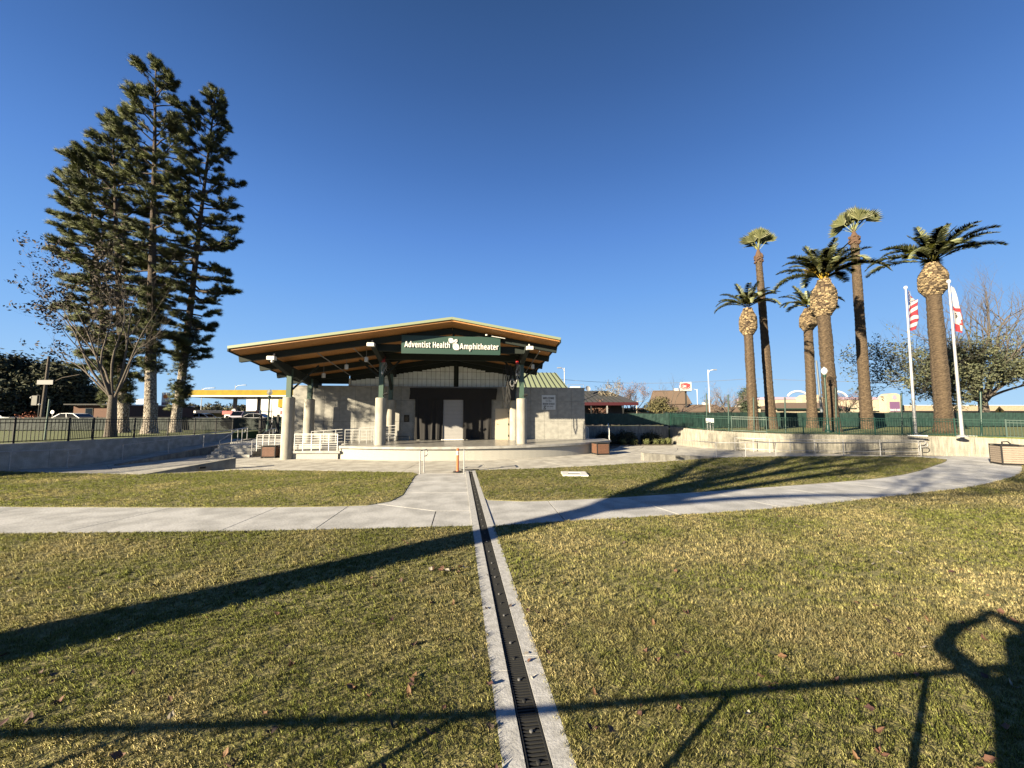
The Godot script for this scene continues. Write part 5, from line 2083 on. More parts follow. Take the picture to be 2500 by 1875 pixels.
	for s in [[-3.6, 4.1, 5.3], [12.4, 3.0, 5.5]]:
		st = mk()
		var pr := [Vector2(-s[1] / 2, 0), Vector2(s[1] / 2, 0), Vector2(s[1] / 2, s[2] - 0.6)]
		for k in 9:
			var a := PI * k / 8.0
			pr.append(Vector2(cos(a) * s[1] * 0.42, s[2] - 0.5 + sin(a) * 0.5))
		pr.append(Vector2(-s[1] / 2, s[2] - 0.6))
		side(st, pr, Vector3.RIGHT, Vector3.UP, Vector3(s[0], 0, -0.9), Vector3(0, 0, 1.6))
		var tw := obj("parapet", st, M.cream, o)
		st = mk()
		var bell := []
		for k in 13:
			var a := PI * k / 12.0
			bell.append(Vector2(cos(a) * 0.36, 0.1 + sin(a) * 0.42))
		bell.append_array([Vector2(-0.46, -0.22), Vector2(-0.1, -0.25), Vector2(0.0, -0.4), Vector2(0.1, -0.25), Vector2(0.46, -0.22)])
		side(st, bell, Vector3.RIGHT, Vector3.UP, Vector3(s[0] + 0.1, s[2] - 0.9, 0.7), Vector3(0, 0, 0.06))
		obj("bell_emblem", st, lav, tw)
	for s in [[-3.6, 6.25], [4.3, 6.2]]:
		st = mk()
		var p := []
		for k in 11:
			var a := PI * (0.12 + 0.76 * k / 10.0)
			p.append(Vector3(s[0] - cos(a) * 2.3, s[1] - 1.75 + sin(a) * 1.6, -3))
		tube(st, p, 0.2, 0.2, 6)
		obj("roof_arch", st, M.white, o)
	words("lettering", "TACO BELL", 0.62, flat(C(0.6, 0.35, 0.4), 0.6), o, Vector3(-3.6, 2.95, 0.74), 0, 0.04)
	st = mk()
	bx(st, Vector3(12.4, 2.85, 0.75), Vector3(1.9, 1.9, 0.1))
	obj("purple_panel", st, flat(C(0.16, 0.08, 0.17), 0.6), o)
	words("lettering", "TACO BELL", 0.5, M.white, o, Vector3(12.6, 2.2, 0.83), 0, 0.04)
	for x in [8.9, 12.4, 15.6]:
		st = mk()
		side(st, [Vector2(0, 0), Vector2(1.2, -0.35), Vector2(1.2, -0.45), Vector2(0, -0.2)], Vector3.BACK, Vector3.UP, Vector3(x - 1.2, 1.75, -0.9 if x != 12.4 else 0.7), Vector3(2.4, 0, 0))
		obj("awning", st, flat(C(0.06, 0.05, 0.045), 0.8), o)
		opening(o, x, 0.05, 1.5, 1.2)
	for x in [0.6, 2.6, 4.8]:
		opening(o, x, 0.2, 1.5, 1.1)
	# small arcade in front with a tiled roof
	o = thing("arcade_building", "small cream arcade with round arches and a brown hipped roof", "building", P(48.5, 1.0, 62), 0)
	st = mk()
	var wallp := [Vector2(-6, 0), Vector2(-6, 2.3), Vector2(6, 2.3), Vector2(6, 0)]
	for x in [4.0, 1.2, -1.6, -4.0]:
		for k in 9:
			var a := PI * k / 8.0
			wallp.append(Vector2(x + cos(a) * 0.75, 0.55 + sin(a) * 0.75))
		wallp.insert(wallp.size() - 9, Vector2(x + 0.75, 0))
		wallp.append(Vector2(x - 0.75, 0))
	side(st, wallp, Vector3.RIGHT, Vector3.UP, Vector3(0, 0, -0.3), Vector3(0, 0, 0.3))
	obj("arcade_wall", st, M.cream, o)
	st = mk()
	bx(st, Vector3(0, 1.1, -2.6), Vector3(11.6, 2.2, 3.0))
	obj("wall", st, flat(C(0.05, 0.045, 0.04), 0.8), o)
	st = mk()
	hexa(st, [Vector3(-6.5, 2.3, 0.6), Vector3(6.5, 2.3, 0.6), Vector3(6.5, 2.3, -6), Vector3(-6.5, 2.3, -6), Vector3(-3.6, 3.3, -2.5), Vector3(3.6, 3.3, -2.5), Vector3(3.6, 3.3, -2.9), Vector3(-3.6, 3.3, -2.9)])
	obj("roof", st, M.roofbrown, o)
	st = mk()
	bx(st, Vector3(0, 2.22, 0.62), Vector3(13.0, 0.16, 0.08))
	obj("eave_trim", st, M.green, o)
	# beige shopping row at the right
	o = building("shop_row", "long low beige shop building behind the big right-hand tree", 72.0, 118.0, 78, 88, 4.1, M.tan)
	for i in 9:
		opening(o, -20 + i * 5.0, 0.1, 3.6, 1.5)
	st = mk()
	bx(st, Vector3(0, 1.95, 0.5), Vector3(46, 0.2, 1.2))
	obj("canopy", st, M.iron, o)
	o = building("shop_row", "low cream building just left of the arcade, behind the tall fan palm", 36.5, 44.0, 70, 78, 2.7, M.cream)
	opening(o, 0, 0.4, 2.0, 0.9)
	# warning sign
	o = thing("warning_sign", "yellow diamond signal-ahead sign beyond the right fence", "sign", at(2440, 1010, 48) * Vector3(1, 0, 1) + Vector3(0, 1, 0))
	st = mk()
	tube(st, [Vector3.ZERO, Vector3(0, 1.8, 0)], 0.04, 0.04, 6)
	obj("post", st, M.galv, o)
	st = mk()
	bx(st, Vector3(0, 1.75, 0.06), Vector3(0.86, 0.86, 0.03), Basis(Vector3.BACK, PI / 4))
	obj("plate", st, flat(C(0.8, 0.42, 0.01), 0.4), o)
	st = mk()
	bx(st, Vector3(0, 1.75, 0.09), Vector3(0.24, 0.56, 0.02))
	var sig := obj("signal_symbol", st, M.black, o)
	for i in 3:
		st = mk()
		tube(st, [Vector3(0, 1.93 - i * 0.18, 0.1), Vector3(0, 1.93 - i * 0.18, 0.115)], 0.075, 0.075, 12)
		obj("lamp_disc", st, [M.red, M.yellow, flat(C(0.02, 0.3, 0.08))][i], sig)
	o = thing("stop_sign", "small red sign glimpsed beside the right-hand date palm trunk", "sign", at(2312, 955, 41) * Vector3(1, 0, 1) + Vector3(0, 1, 0))
	st = mk()
	tube(st, [Vector3(0, 3.55, 0), Vector3(0, 3.55, 0.04)], 0.55, 0.55, 8)
	obj("plate", st, flat(C(0.5, 0.02, 0.04), 0.4), o)
	st = mk()
	tube(st, [Vector3(0, 0, -0.03), Vector3(0, 3.5, -0.03)], 0.04, 0.04, 6)
	obj("post", st, M.galv, o)
	# wires
	for s in [[Vector3(-6, 9.4, -60), Vector3(40, 8.3, -64), "power line crossing the sky right of the stage", 1.4], [Vector3(40, 8.3, -64), Vector3(100, 9.0, -64), "power line crossing behind the palms", 0.9]]:
		st = mk()
		var p := []
		for k in 17:
			var t := k / 16.0
			p.append((s[0] as Vector3).lerp(s[1], t) - Vector3(0, sin(PI * t) * s[3], 0))
		tube(st, p, 0.025, 0.025, 4)
		tag(obj("power_line", st, M.grey), s[2], "cable")


func far_trees() -> void:
	var any := func(_p: Vector3) -> bool: return true
	var twig := leaf_mesh(5, 0.16, 0.05)
	# white-barked sycamore and its neighbours behind the dark fence
	var b := at(1494, 1010, 48) * Vector3(1, 0, 1) + Vector3(0, 1, 0)
	var r := bare_tree("white-barked tree with sparse pale leaves behind the dark fence", b, b + Vector3(0, 1.4, 0), 0.16, [[b + Vector3(-1.3, 3.4, 0.3), 1.3], [b + Vector3(0.9, 4.1, 0), 1.2], [b + Vector3(1.7, 2.7, -0.3), 1.2], [b + Vector3(-0.4, 3.9, 0.6), 1.1], [b + Vector3(-1.0, 2.5, -0.7), 1.0]], tex(C(0.4, 0.37, 0.32), C(0.62, 0.6, 0.54), 1.0), 2, 6, "sycamore_tree", "trees beyond the right-hand fence")
	leaves_on(r[0], r[1], twig, 2, 0.18, Color(0.13, 0.10, 0.06), Color(0.28, 0.24, 0.16), 1.6, any)
	b = at(1470, 1010, 46.5) * Vector3(1, 0, 1) + Vector3(0, 1, 0)
	r = bare_tree("low reddish bare tree left of the white-barked one", b, b + Vector3(0, 0.8, 0), 0.07, [[b + Vector3(-1.1, 1.9, 0.2), 1.1], [b + Vector3(0.6, 2.0, 0), 1.1], [b + Vector3(-0.2, 2.2, 0.4), 1.0], [b + Vector3(0.1, 1.9, -0.6), 1.0]], M.greybark, 2, 5, "bare_tree", "trees beyond the right-hand fence")
	leaves_on(r[0], r[1], twig, 2, 0.14, Color(0.13, 0.06, 0.045), Color(0.25, 0.14, 0.10), 1.3, any)
	b = at(1546, 1010, 52) * Vector3(1, 0, 1) + Vector3(0, 1, 0)
	r = bare_tree("brown bare tree with dense twigs between the two green trees", b, b + Vector3(-0.1, 0.9, 0), 0.16, [[b + Vector3(-1.6, 3.6, 0.3), 1.2], [b + Vector3(-0.6, 4.1, 0), 1.2], [b + Vector3(0.6, 4.0, -0.3), 1.2], [b + Vector3(1.4, 3.4, 0.6), 1.1], [b + Vector3(0.1, 3.4, -0.9), 1.0]], M.greybark, 3, 5, "bare_tree", "trees beyond the right-hand fence")
	leaves_on(r[0], r[1], twig, 1, 0.12, Color(0.12, 0.07, 0.05), Color(0.2, 0.13, 0.1), 1.2, any)
	b = at(1640, 1010, 56) * Vector3(1, 0, 1) + Vector3(0, 1, 0)
	bare_tree("bare dark tree rising just left of the cube sign", b, b + Vector3(0, 1.8, 0), 0.14, [[b + Vector3(-1.2, 4.8, 0), 1.2], [b + Vector3(0.3, 5.3, 0), 1.2], [b + Vector3(1.2, 4.6, 0), 1.1]], M.greybark, 3, 5, "bare_tree", "trees beyond the right-hand fence")
	var spray := leaf_mesh(9, 0.32, 0.11)
	bushy("green_tree", "small round green tree behind the dark fence", "tree", at(1518, 1010, 50) * Vector3(1, 0, 1) + Vector3(0, 1, 0), [[Vector3(0, 0.9, 0), 0.9], [Vector3(0.7, 1.2, 0), 0.75], [Vector3(-0.5, 1.4, 0), 0.6]], spray, Color(0.04, 0.05, 0.015), Color(0.10, 0.10, 0.035), 22.0, 1.0, M.bark, 0.08, "trees beyond the right-hand fence")
	bushy("green_tree", "wide olive green tree left of the cube sign", "tree", at(1610, 1010, 50) * Vector3(1, 0, 1) + Vector3(0, 1, 0), [[Vector3(0, 1.6, 0), 1.3], [Vector3(-1.5, 1.3, 0), 1.0], [Vector3(1.3, 1.2, 0), 1.1], [Vector3(0.2, 2.6, 0), 0.95], [Vector3(-0.9, 2.2, 0.2), 0.8], [Vector3(0, 0.6, 0.5), 0.9]], spray, Color(0.05, 0.05, 0.018), Color(0.13, 0.115, 0.05), 20.0, 1.0, M.bark, 0.12, "trees beyond the right-hand fence")
	for s in [[1778, 56, 4.6, 2.4, "spreading bare tree right of the white street light"], [1745, 60, 3.8, 1.8, "smaller bare tree behind the white street light"]]:
		b = at(s[0], 1010, s[1]) * Vector3(1, 0, 1) + Vector3(0, 1, 0)
		var e := []
		for k in 7:
			var a := TAU * k / 7.0
			e.append([b + Vector3(cos(a) * s[3], s[2] * (0.72 + 0.25 * sin(k * 2.6)), sin(a) * s[3]), 1.2])
		r = bare_tree(s[4], b, b + Vector3(0, 1.2, 0), 0.16, e, M.greybark, 2, 7, "bare_tree", "trees beyond the right-hand fence")
		leaves_on(r[0], r[1], twig, 1, 0.15, Color(0.13, 0.085, 0.07), Color(0.22, 0.16, 0.13), 1.2, any)
	b = at(2060, 1010, 58) * Vector3(1, 0, 1) + Vector3(0, 1, 0)
	var e2 := []
	for k in 6:
		var a := TAU * k / 6.0
		e2.append([b + Vector3(cos(a) * 1.9, 3.4 + 0.5 * sin(k * 2.6), sin(a) * 1.9), 1.2])
	r = bare_tree("small bare reddish tree in front of the cream restaurant", b, b + Vector3(0, 1.0, 0), 0.13, e2, M.greybark, 2, 6, "bare_tree", "trees beyond the right-hand fence")
	leaves_on(r[0], r[1], twig, 2, 0.2, Color(0.16, 0.08, 0.07), Color(0.26, 0.15, 0.13), 1.2, any)
	var cedar := leaf_mesh(9, 0.45, 0.14)
	bushy("cedar_tree", "dark layered evergreen behind the leftmost palm trunk", "tree", at(1826, 1010, 66) * Vector3(1, 0, 1) + Vector3(0, 1, 0), [[Vector3(0, 5.4, 0), 0.6], [Vector3(-0.7, 4.6, 0), 0.8], [Vector3(0.9, 4.2, 0), 0.8], [Vector3(-0.9, 3.4, 0), 0.9], [Vector3(0.9, 3.0, 0), 1.0], [Vector3(0, 2.2, 0), 1.2]], cedar, Color(0.02, 0.035, 0.02), Color(0.06, 0.08, 0.04), 9.0, 1.0, M.bark, 0.12, "trees beyond the right-hand fence")
	bushy("green_hedge", "low green hedge under the bare trees beyond the right fence", "hedge", at(1800, 1010, 50) * Vector3(1, 0, 1) + Vector3(0, 1, 0), [[Vector3(-1.6, 0.5, 0), 0.75], [Vector3(-0.3, 0.6, 0), 0.8], [Vector3(1.1, 0.55, 0), 0.8], [Vector3(2.3, 0.5, 0), 0.7]], spray, Color(0.03, 0.05, 0.012), Color(0.06, 0.09, 0.02), 22.0, 1.0, M.bark, 0.0)
	# the big half-bare tree at the right
	b = at(2405, 1010, 42) * Vector3(1, 0, 1) + Vector3(0, 1, 0)
	var ends := []
	for s in [[2180, 930, 40, 1.5], [2230, 870, 44, 1.4], [2290, 830, 40, 1.5], [2350, 790, 43, 1.6], [2410, 760, 41, 1.6], [2470, 765, 44, 1.5], [2540, 790, 41, 1.5], [2600, 850, 43, 1.5], [2250, 960, 39, 1.2], [2560, 930, 40, 1.3], [2440, 850, 38.5, 1.2], [2340, 880, 38, 1.2], [2330, 935, 39.5, 1.0], [2395, 905, 38.5, 1.0], [2470, 930, 39.5, 1.0], [2295, 985, 40.5, 0.9], [2500, 900, 43, 1.0]]:
		ends.append([at(s[0], s[1], s[2]), s[3] * 0.62, R(0.75, 0.97)])
	r = bare_tree("big spreading tree with dark leaves below and bare twigs on top, at the right", b, at(2398, 972, 42), 0.42, ends, M.greybark, 3, 10, "broad_tree")
	var lm := leaf_mesh(10, 0.36, 0.14)
	leaves_on(r[0], r[1], lm, 2, 0.7, Color(0.03, 0.04, 0.02), Color(0.10, 0.105, 0.055), 0.9, func(p: Vector3) -> bool: return p.y < 8.6 + 1.4 * sin(p.x * 0.7) + R(-2.5, 1.0))


func person() -> void:
	# the photographer, standing behind the rail and holding the phone up; seen only as a shadow
	var y := gh(-0.1, -0.3)
	var o := thing("person", "person in a dark jacket holding a phone up with both hands behind the rail", "person", P(-0.1, y, -0.32))
	var st := mk()
	var V := func(a: float, b: float, c: float) -> Vector3: return Vector3(a, b, c)
	var hand_y := EYE - y - 0.02
	var bones := []
	for s in [-1.0, 1.0]:
		bones.append_array([[V.call(s * 0.09, 0.93, 0), V.call(s * 0.11, 0.5, -0.02), 0.10, 0.065], [V.call(s * 0.11, 0.5, -0.02), V.call(s * 0.12, 0.09, 0.03), 0.062, 0.042], [V.call(s * 0.12, 0.06, 0.05), V.call(s * 0.14, 0.035, -0.15), 0.05, 0.035]])
		bones.append_array([[V.call(s * 0.15, 1.42, 0.0), V.call(s * 0.19, 1.43, 0.0), 0.075, 0.07], [V.call(s * 0.19, 1.43, 0), V.call(s * 0.43 - 0.05, 1.64, -0.15), 0.07, 0.06], [V.call(s * 0.43 - 0.05, 1.64, -0.15), V.call(0.03 + s * 0.34, hand_y - 0.1, -0.22), 0.06, 0.05], [V.call(0.03 + s * 0.34, hand_y - 0.1, -0.22), V.call(0.1 + s * 0.13, hand_y - 0.03, -0.25), 0.05, 0.036]])
	bones.append_array([[V.call(0, 0.95, 0), V.call(0, 1.15, 0), 0.19, 0.18], [V.call(0, 1.15, 0), V.call(0, 1.36, 0), 0.18, 0.19], [V.call(0, 1.4, 0), V.call(0.02, 1.56, -0.01), 0.08, 0.055], [V.call(0.02, 1.62, -0.02), V.call(0.02, 1.71, -0.02), 0.075, 0.085], [V.call(0.02, 1.6, -0.075), V.call(0.02, 1.62, -0.09), 0.045, 0.03]])
	body_mesh(st, bones, 0.022, 0.05)
	# hands: palm, four bent fingers and a thumb each
	for s in [-1.0, 1.0]:
		var c: Vector3 = V.call(0.1 + s * 0.11, hand_y - 0.03, -0.255)
		var hb := [[c + Vector3(s * 0.02, -0.03, 0), c + Vector3(0, 0.03, 0), 0.026, 0.03]]
		for f in 4:
			var k: Vector3 = c + Vector3(0, 0.035 - f * 0.022, -0.0)
			var l: float = [0.075, 0.08, 0.072, 0.058][f]
			hb.append([k, k + Vector3(-s * l * 0.45, 0.012, 0.028), 0.0095, 0.009])
			hb.append([k + Vector3(-s * l * 0.45, 0.012, 0.028), k + Vector3(-s * l * 0.95, 0.0, 0.012), 0.009, 0.0075])
		hb.append([c + Vector3(0, -0.03, 0.01), c + Vector3(-s * 0.035, -0.02, 0.03), 0.012, 0.010])
		hb.append([c + Vector3(-s * 0.035, -0.02, 0.03), c + Vector3(-s * 0.06, 0.0, 0.035), 0.010, 0.008])
		body_mesh(st, hb, 0.006, 0.008)
	obj("body", st, flat(C(0.06, 0.06, 0.07), 0.9), o)
	st = mk()
	body_mesh(st, [[V.call(0.02, 1.68, 0.0), V.call(0.02, 1.75, 0.0), 0.09, 0.07]], 0.02, 0.02)
	obj("hair", st, flat(C(0.03, 0.02, 0.015), 0.8), o)
	st = mk()
	for s in [-1.0, 1.0]:
		lathe(st, [Vector2(0.001, -0.012), Vector2(0.011, 0), Vector2(0.001, 0.012)], 8, V.call(0.02 + s * 0.033, 1.66, -0.098))
	obj("eyes", st, M.white, o)
	st = mk()
	bevel(st, P(0, EYE - 0.0, -0.05), Vector3(0.16, 0.078, 0.009), 0.003)
	tag(obj("phone", st, M.black), "dark phone held up in the person's hands", "phone")


func lamp_posts_and_poles() -> void:
	park_lamp("globe lamp on a dark post left of the stage corner column", at(654, 1048, 31) * Vector3(1, 0, 1) + Vector3(0, 1, 0), 2.9)
	park_lamp("globe lamp on a green post beside the biggest date palm", at(2022, 1058, 27) * Vector3(1, 0, 1) + Vector3(0, 1.1, 0), 4.1)
	for s in [[1726, 1043, 962, 30, "first thin green pole from the stage along the right fence"], [1779, 1046, 965, 28, "second thin green pole along the right fence"], [1841, 1050, 972, 27, "thin green pole in front of the leftmost palm trunk"], [1918, 1055, 972, 26, "thin green pole left of the small middle date palm"], [2042, 1062, 948, 25, "dark slanting pole in front of the biggest date palm"], [2203, 1066, 962, 23.5, "green pole just left of the striped flag's pole"], [2397, 1072, 958, 22.2, "thick green pole near the right edge by the fence"]]:
		var a := at(s[0], s[1], s[3])
		var b := at(s[0] - 0.045 * (s[0] - 1250) * 0.06, s[2], s[3])
		var o := thing("string_light_pole", s[4], "pole", a * Vector3(1, 0, 1) + Vector3(0, 1.0, 0), 0, "green poles along the right fence")
		var st := mk()
		tube(st, [Vector3(0, 0, 0), Vector3(b.x - a.x, b.y - 1.0, 0)], 0.05, 0.045, 10)
		obj("shaft", st, M.green, o)
		st = mk()
		lathe(st, [Vector2(0.055, 0.0), Vector2(0.055, 0.03), Vector2(0.001, 0.06)], 10, Vector3(b.x - a.x, b.y - 1.0, 0))
		obj("cap", st, M.green, o)


func flag_pole(label: String, base: Vector3, top: Vector3) -> void:
	var o := thing("flagpole", label, "flagpole", base, 0, "flagpoles")
	var st := mk()
	tube(st, [Vector3.ZERO, (top - base) * 0.5, top - base], 0.085, 0.045, 14)
	obj("pole", st, M.galv, o)
	st = mk()
	lathe(st, [Vector2(0.001, -0.1), Vector2(0.075, -0.07), Vector2(0.1, 0.02), Vector2(0.07, 0.1), Vector2(0.001, 0.13)], 14, top - base)
	obj("finial", st, M.white, o)
	st = mk()
	lathe(st, [Vector2(0.25, 0.0), Vector2(0.25, 0.03), Vector2(0.13, 0.1), Vector2(0.1, 0.12)], 14)
	obj("base_collar", st, M.galv, o)


func flags() -> void:
	var a0 := at(2235, 1058, 23.6)
	var a1 := at(2211, 703, 23.6)
	flag_pole("left flagpole, carrying the striped flag", Vector3(a0.x, 1.1, a0.z), a1)
	var b0 := at(2349, 1062, 21.7)
	var b1 := at(2316, 688, 21.7)
	flag_pole("right flagpole, carrying the white and red flag", Vector3(b0.x, 1.1, b0.z), b1)
	# pole feet: a white edged bed
	for s in [[2216, 2264], [2332, 2384]]:
		var st := mk()
		var p := at(s[0], 1064, 22.6)
		var q := at(s[1], 1067, 22.2)
		bar(st, Vector3(p.x, 1.13, p.z), Vector3(q.x, 1.13, q.z), 0.18, 0.05)
		tag(obj("stone_edging", st, M.white), "white edging strip at the foot of the %s" % ("striped flag's pole" if s[0] < 2200 else "right flagpole"), "edging")
	# drooping striped flag: rows of cloth rising to the right, gathered at the top
	var o := thing("striped_flag", "red and white striped flag with a starry blue corner, hanging folded", "flag", a1)
	var hgt := 3.1
	var along_pole := (a0 - a1).normalized()
	var pt := func(s: float, h: float) -> Vector3:   # s along the fly, h down the hoist, both 0..1
		var w := (0.2 + 0.36 * smoothstep(0.0, 0.55, h)) * (1.0 - 0.22 * smoothstep(0.7, 1.0, h)) + 0.1 * sin(h * 9.0)
		var rise := lerpf(-0.35, 0.42, smoothstep(0.1, 0.45, h))
		if h > 0.62:
			rise = lerpf(0.42, 0.2, (h - 0.62) / 0.38) * (1.0 - 1.6 * maxf(0.0, s - 0.5) * (1.0 if h < 0.8 else 0.2))
		return along_pole * (0.12 + h * (hgt - 0.45)) + Vector3(0.06 + s * w, s * rise, 0.16 * sin(s * 6.0 + h * 5.0) * s + 0.05)
	var rw := flat(C(0.2, 0.012, 0.026), 0.9)
	var cw := flat(C(0.36, 0.36, 0.37), 0.9)
	var bl := flat(C(0.012, 0.02, 0.09), 0.8)
	for k in 13:
		var st := mk()
		for i in 10:
			for j in 2:
				var h0 := (k + j / 2.0) / 13.0
				var h1 := (k + (j + 1) / 2.0) / 13.0
				var s0 := i / 10.0
				var s1 := (i + 1) / 10.0
				if k < 5 and s1 <= 0.81:
					continue
				quad(st, pt.call(s0, h1), pt.call(s1, h1), pt.call(s1, h0), pt.call(s0, h0))
		obj("stripe", st, rw if k % 2 == 0 else cw, o)
	var st := mk()
	for i in 8:
		for j in 10:
			quad(st, pt.call(i / 10.0, (j + 1) / 26.0), pt.call((i + 1) / 10.0, (j + 1) / 26.0), pt.call((i + 1) / 10.0, j / 26.0), pt.call(i / 10.0, j / 26.0))
	obj("blue_corner", st, bl, o)
	st = mk()
	for j in 8:
		for i in 4:
			var c: Vector3 = pt.call(0.1 + i * 0.19 + 0.08 * (j % 2), 0.03 + j * 0.044) + Vector3(0, 0, 0.015)
			var star := []
			for k in 10:
				var an := PI / 2 + TAU * k / 10.0
				star.append(Vector2(cos(an), sin(an)) * (0.026 if k % 2 == 0 else 0.011))
			side(st, star, Vector3.RIGHT, Vector3.UP, c, Vector3(0, 0, 0.004))
	obj("stars", st, M.white, o)
	# white flag with red bands
	o = thing("white_flag", "limp white flag with a red band and a dark emblem", "flag", b1)
	var dn := (b0 - b1).normalized()
	var pf := func(s: float, h: float) -> Vector3:
		var w := 0.05 + 0.5 * pow(h, 0.9) * (1.0 - 0.15 * sin(h * 7.0))
		return dn * (0.25 + h * (2.65 if s < 0.5 else 2.65 + 0.1 * s)) + Vector3(0.07 + s * w, -0.12 * s, 0.12 * sin(s * 7.0 + h * 4.0) * s + 0.05)
	var bands := {"white_cloth": cw, "red_band": flat(C(0.27, 0.014, 0.022), 0.9)}
	for called in bands:
		st = mk()
		for i in 8:
			for j in 24:
				var h := (j + 0.5) / 24.0
				var s := (i + 0.5) / 8.0
				var red := (h > 0.44 and h < 0.54) or (h >= 0.54 and s > 0.78 - 1.6 * maxf(0, h - 0.66) and s > 0.98 - 3.0 * (h - 0.5) and h < 0.82 and s < 1.35 - 1.2 * maxf(0.0, h - 0.62)) or (h > 0.82 and s < 0.45) or h > 0.955
				if red != (called == "red_band"):
					continue
				quad(st, pf.call(i / 8.0, (j + 1) / 24.0), pf.call((i + 1) / 8.0, (j + 1) / 24.0), pf.call((i + 1) / 8.0, j / 24.0), pf.call(i / 8.0, j / 24.0))
		obj(called, st, bands[called], o)
	st = mk()
	for k in [[0.3, 0.6, 0.10], [0.36, 0.64, 0.13], [0.28, 0.69, 0.08], [0.42, 0.66, 0.06]]:
		var c: Vector3 = pf.call(k[0], k[1]) + Vector3(0, 0, 0.03)
		bx(st, c, Vector3(k[2], 0.05, 0.01), Basis(Vector3.BACK, 0.7))
	obj("emblem", st, flat(C(0.05, 0.035, 0.025), 0.8), o)


func palms() -> void:
	for dr in [1.15, 1.7, 0.6]:
		fronds.append(frond_mesh(4.0, dr, 92, 0.72))
	for k in 3:
		fans.append(fan_mesh(1.0))
	var g := "palms on the right lawn"
	var fr := func(list: Array) -> Array: return list
	var big := func(n: int, seed_: int) -> Array:
		var o := []
		var rr := RandomNumberGenerator.new()
		rr.seed = seed_
		for k in n:
			var t := float(k) / n
			o.append([k * 2.399 + rr.randf_range(-0.25, 0.25), lerpf(1.35, 0.38, t) + rr.randf_range(-0.1, 0.1), 2 if t < 0.2 else rr.randi_range(0, 1), lerpf(0.72, 1.0, t) * rr.randf_range(0.9, 1.08)])
		return o
	var on := func(x: float, y: float, d: float) -> Vector3: return at(x, y, d)
	var ground_ := func(x: float, d: float) -> Vector3: return at(x, 1040, d) * Vector3(1, 0, 1) + Vector3(0, 1.08, 0)
	date_palm("shortest date palm with a swollen head, leftmost of the palms", ground_.call(1840, 31.8), on.call(1827, 818, 31.8), on.call(1825, 752, 31.8), 0.37, 0.33, 0.6, big.call(24, 3), 2.8, false, g)
	fan_palm("tall thin fan palm just right of the leftmost date palm", ground_.call(1884, 33.5), on.call(1852, 632, 33.5), 0.38, 0.26, 0.95, g)
	date_palm("small date palm half hidden behind the biggest one", ground_.call(1984, 36.5), on.call(1973, 806, 36.5), on.call(1974, 752, 36.5), 0.41, 0.36, 0.66, big.call(22, 5), 3.0, false, g)
	date_palm("biggest date palm with yellow flower stalks and a scaly head", ground_.call(2032, 28.5), on.call(2011, 772, 28.5), on.call(2011, 682, 28.5), 0.46, 0.4, 0.74, big.call(32, 7), 3.7, true, g)
	fan_palm("tallest fan palm, behind the biggest date palm", ground_.call(2117, 33.7), on.call(2086, 588, 33.7), 0.43, 0.31, 1.1, g)
	date_palm("stout date palm between the two flagpoles", ground_.call(2306, 27.0), on.call(2279, 722, 27.0), on.call(2276, 642, 27.0), 0.47, 0.4, 0.72, big.call(30, 12), 3.8, false, g)


func pines() -> void:
	needles.append(tuft_mesh(24, 0.31, 0.010, 1.15))
	pine("tallest pine, in the middle of the group on the left", at(366, 1054, 26.9), at(381, 147, 26.9), 0.36, [[0.15, 0.8], [0.3, 1.6], [0.5, 2.4], [0.65, 2.9], [0.8, 2.8], [0.9, 1.9], [0.95, 0.9], [1.0, 0.25]], 84, 0.12, [0.15, 0.24, 110])
	pine("leaning pine at the right of the group, with separate upturned branches", at(428, 1050, 29.0), at(527, 222, 29.0), 0.3, [[0.1, 0.9], [0.25, 2.3], [0.4, 3.0], [0.6, 2.9], [0.75, 2.2], [0.9, 1.6], [0.97, 0.9], [1.0, 0.3]], 96, 0.34, [0.06, 0.2, 150])
	pine("broad dense pine left of the tallest one", at(301, 1052, 28.2), at(275, 288, 28.2), 0.29, [[0.15, 1.4], [0.3, 2.6], [0.5, 3.2], [0.7, 3.3], [0.85, 2.4], [0.95, 1.2], [1.0, 0.4]], 96, 0.1, [0.08, 0.16, 110])
	pine("leftmost and shortest pine of the group", at(276, 1052, 29.6), at(212, 372, 29.6), 0.24, [[0.15, 1.2], [0.3, 2.4], [0.5, 3.3], [0.7, 3.0], [0.85, 2.2], [0.95, 1.0], [1.0, 0.3]], 80, 0.12, [0.08, 0.2, 60])
	# bare tree in front of them
	var b := Vector3(0, 1.02, 0) + at(270, 1062, 22.7) * Vector3(1, 0, 1)
	var e := []
	for s in [[112, 745, 22.0, 1.2], [140, 865, 23.2, 0.9], [155, 750, 24.2, 1.0], [175, 735, 21.6, 1.1], [245, 705, 24.0, 1.0], [300, 720, 22.0, 1.1], [345, 700, 23.6, 1.1], [372, 775, 22.0, 1.1], [355, 835, 24.2, 0.9], [150, 800, 21.2, 0.9]]:
		e.append([at(s[0], s[1], s[2]), s[3] * 0.6, R(0.78, 1.0)])
	var r := bare_tree("bare winter tree with a few dark leaves in front of the pines", b, at(276, 965, 22.7), 0.22, e, M.greybark, 3, 4)
	leaves_on(r[0], r[1], leaf_mesh(3, 0.13, 0.1), 1, 0.2, Color(0.018, 0.014, 0.010), Color(0.05, 0.035, 0.022), 1.1, func(p: Vector3) -> bool: return p.x < -23.6 + R(-1.5, 0.8))


